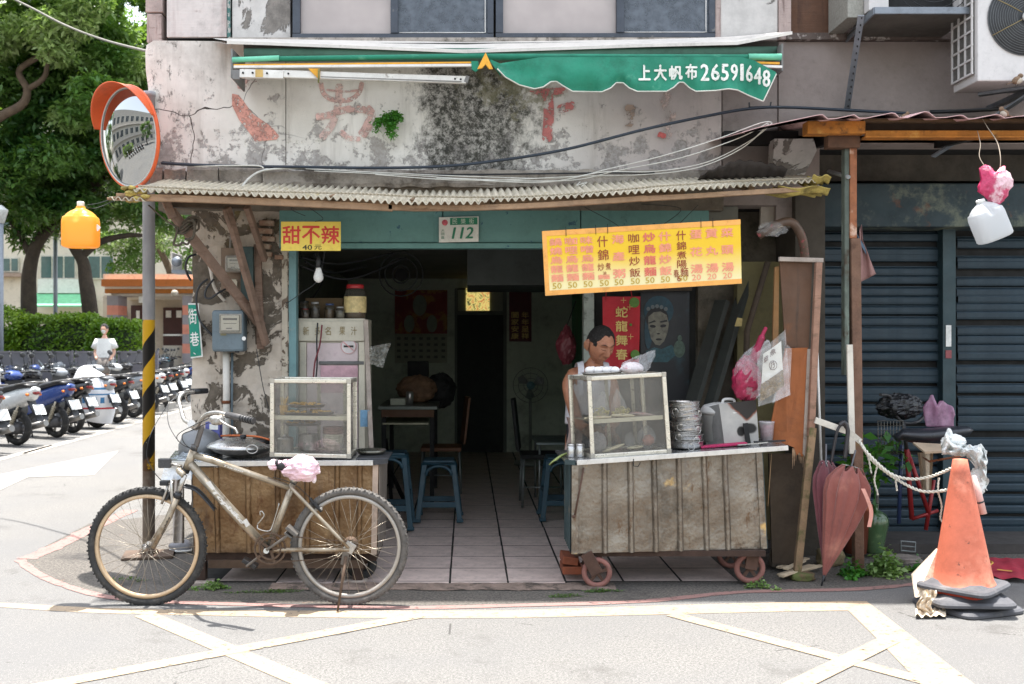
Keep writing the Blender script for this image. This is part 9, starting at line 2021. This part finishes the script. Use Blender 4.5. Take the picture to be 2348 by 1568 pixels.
# street lamps in the park
for x,y0,y1,Y,lb in ((127,430,860,29.6,'pale grey lamp post in front of the apartment windows'),(2,492,860,24,'pale lamp post at the extreme left edge')):
    t = thing('lamp_post',lb,'lamp post',V(U(x,0,Y).x,Y,0)); obj('shaft',G().tube([V(U(x,0,Y).x,Y,0),U(x,y0+20,Y)],.062,12),mat('lamp_grey',(136,142,150),.5,.2,.06),t); obj('lantern',G().lathe([(.08,0),(.16,.30),(.17,.32),(.02,.44)],16,U(x,y0+20,Y)),mat('lantern',(206,208,206),.4),t)
# masked pedestrian
PX,PY = U(240,0,22.0).x,22.0
t = thing('person','woman with face mask and white T-shirt walking behind the parked scooters','person',V(PX,PY,.0)); z0 = .14
struct('walkway',G().box((-14,21.3,0),(-6.6,22.6,.14)),mat('walk_concrete',(150,146,140),.9,0,.1,2))
sk = mat('skin_light',(206,160,136),.5,0,.05); J = [(V(0,0,.92),.15,.10),(V(0,0,1.15),.13,.09),(V(0,0,1.36),.13,.09),(V(0,0,1.46),.05),(V(0,-.01,1.54),.045),(V(.17,0,1.37),.05),(V(.21,.0,1.12),.04),(V(.16,-.14,.95),.03),(V(-.17,0,1.37),.05),(V(-.21,0,1.12),.04),(V(-.12,-.16,.98),.03),(V(.09,0,.85),.09),(V(.10,0,.48),.06),(V(.10,.02,.08),.04),(V(.10,-.08,.04),.035),(V(-.09,0,.85),.09),(V(-.10,-.05,.48),.06),(V(-.10,.05,.08),.04),(V(-.10,-.05,.04),.035)]
J = [(j[0]+V(PX,PY,z0),*j[1:]) for j in J]; skin_body('body',J,[(0,1),(1,2),(2,3),(3,4),(2,5),(5,6),(6,7),(2,8),(8,9),(9,10),(0,11),(11,12),(12,13),(13,14),(0,15),(15,16),(16,17),(17,18)],sk,t)
HM2 = Matrix.Translation(V(PX,PY-.01,z0+1.64)) @ Matrix.Rotation(R(12),4,'X') @ Matrix.Scale(1.03,4)
obj('head',sphgrid(head_pt,40,30,HM2),sk,t); obj('hair',sphgrid(lambda d: hair_pt(d)*1.03,40,30,HM2),hairm,t); obj('face_mask',sphgrid(lambda d: head_pt(V(d.x*.75,-abs(d.y)*.3-.75,d.z*.42-.38).normalized())*1.06,24,14,HM2),white_pl,t)
obj('t_shirt',G().grid(lambda u,v: V(PX+.205*(1-.12*math.sin(v*3))*math.cos(2*math.pi*u)*(1 if v < .85 else .8),PY+.13*math.sin(2*math.pi*u),z0+.98+.46*v),24,10,True,True).tube([V(PX-.14,PY,z0+1.40),V(PX-.24,PY,z0+1.22)],[.075,.07],12).tube([V(PX+.14,PY,z0+1.40),V(PX+.24,PY,z0+1.22)],[.075,.07],12),white_pl,t); obj('shorts',G().lathe([(.17,0),(.18,.36)],20,V(PX,PY,z0+.66)),mat('shorts_grey',(120,112,106),.8,0,.2,20),t)
# grey box on the pillar's far side and wall behind the street sign
t = thing('wall_air_conditioner','pale air conditioner hung on the side alley wall beyond the pole','air conditioner',U(405,610,9)); obj('casing',G().box(U(393,622,8.8),U(418,585,9.1)),acw,t,bev=.01); obj('fan',G().lathe([(.045,0),(.045,.004),(.001,.005)],20,U(405,600,8.78),Matrix.Rotation(R(90),3,'X')),galv,t); obj('bracket',G().box(U(393,626,8.8),U(440,622,9.0)),galv,t)
# ================================================================== across the street, behind the camera (seen in the mirror)
OP = thing('terrace_block','pale three storey block with square windows seen in the convex mirror','building',(-27,4,0)); ow = mat('terrace_wall',(190,184,176),.85,0,.08,1); obj('wall',G().box((-34,-12,0),(-24,15,10.5)),ow,OP)
og = mat('terrace_glass',(60,68,74),.2,0,.2)
for fz in (.6,3.9,7.2):
    for k in range(9): y = -11+k*2.9; wn = obj('window',G().box((-24,y,fz),(-23.93,y+1.7,fz+1.7)),awf,OP); obj('pane',G().box((-23.93,y+.08,fz+.08),(-23.91,y+.8,fz+1.6)).box((-23.93,y+.88,fz+.08),(-23.91,y+1.62,fz+1.6)),og,wn)
for k in range(2): obj('ledge',G().box((-24,-12,3.0+3.3*k),(-23.5,15,3.15+3.3*k)),ow,OP)
tree('street tree reflected dark at the left of the convex mirror',(-13,13,0),[[V(-15,14,0),V(-15,14,3),V(-15,14,6)]],clumpset(-14.5,13.5,4.2,1.8,3.0,4.0,40,9,(.5,.9)),14000,tl1,9,.2,group=None)
tree('leafy street tree beside the terrace, reflected in the mirror',(-18,-3,0),[[V(-18,-3,0),V(-18,-3,4)]],clumpset(-18,-3,4.2,1.6,2.2,2.8,26,19,(.5,.9)),9000,tl1,19,.2,group=None)
hedge(-20.5,-17.5,3.0,8.0,1.8,6000,'street hedge before the terrace block, reflected in the mirror',8)
for k in range(8): place_scooter(seq[k+3],-15.5,.5+k*.8,R(180+random.uniform(-5,5)),kinds[seq[k+3]][0]+' scooter, '+ordn[k]+' in the row reflected in the convex mirror','scooters parked across the street')
struct('distant_hill',G().blob((-20,170,-20),(150,30,34),24,12,.1,2),mat('far_green',(90,110,90),1,0,.1))
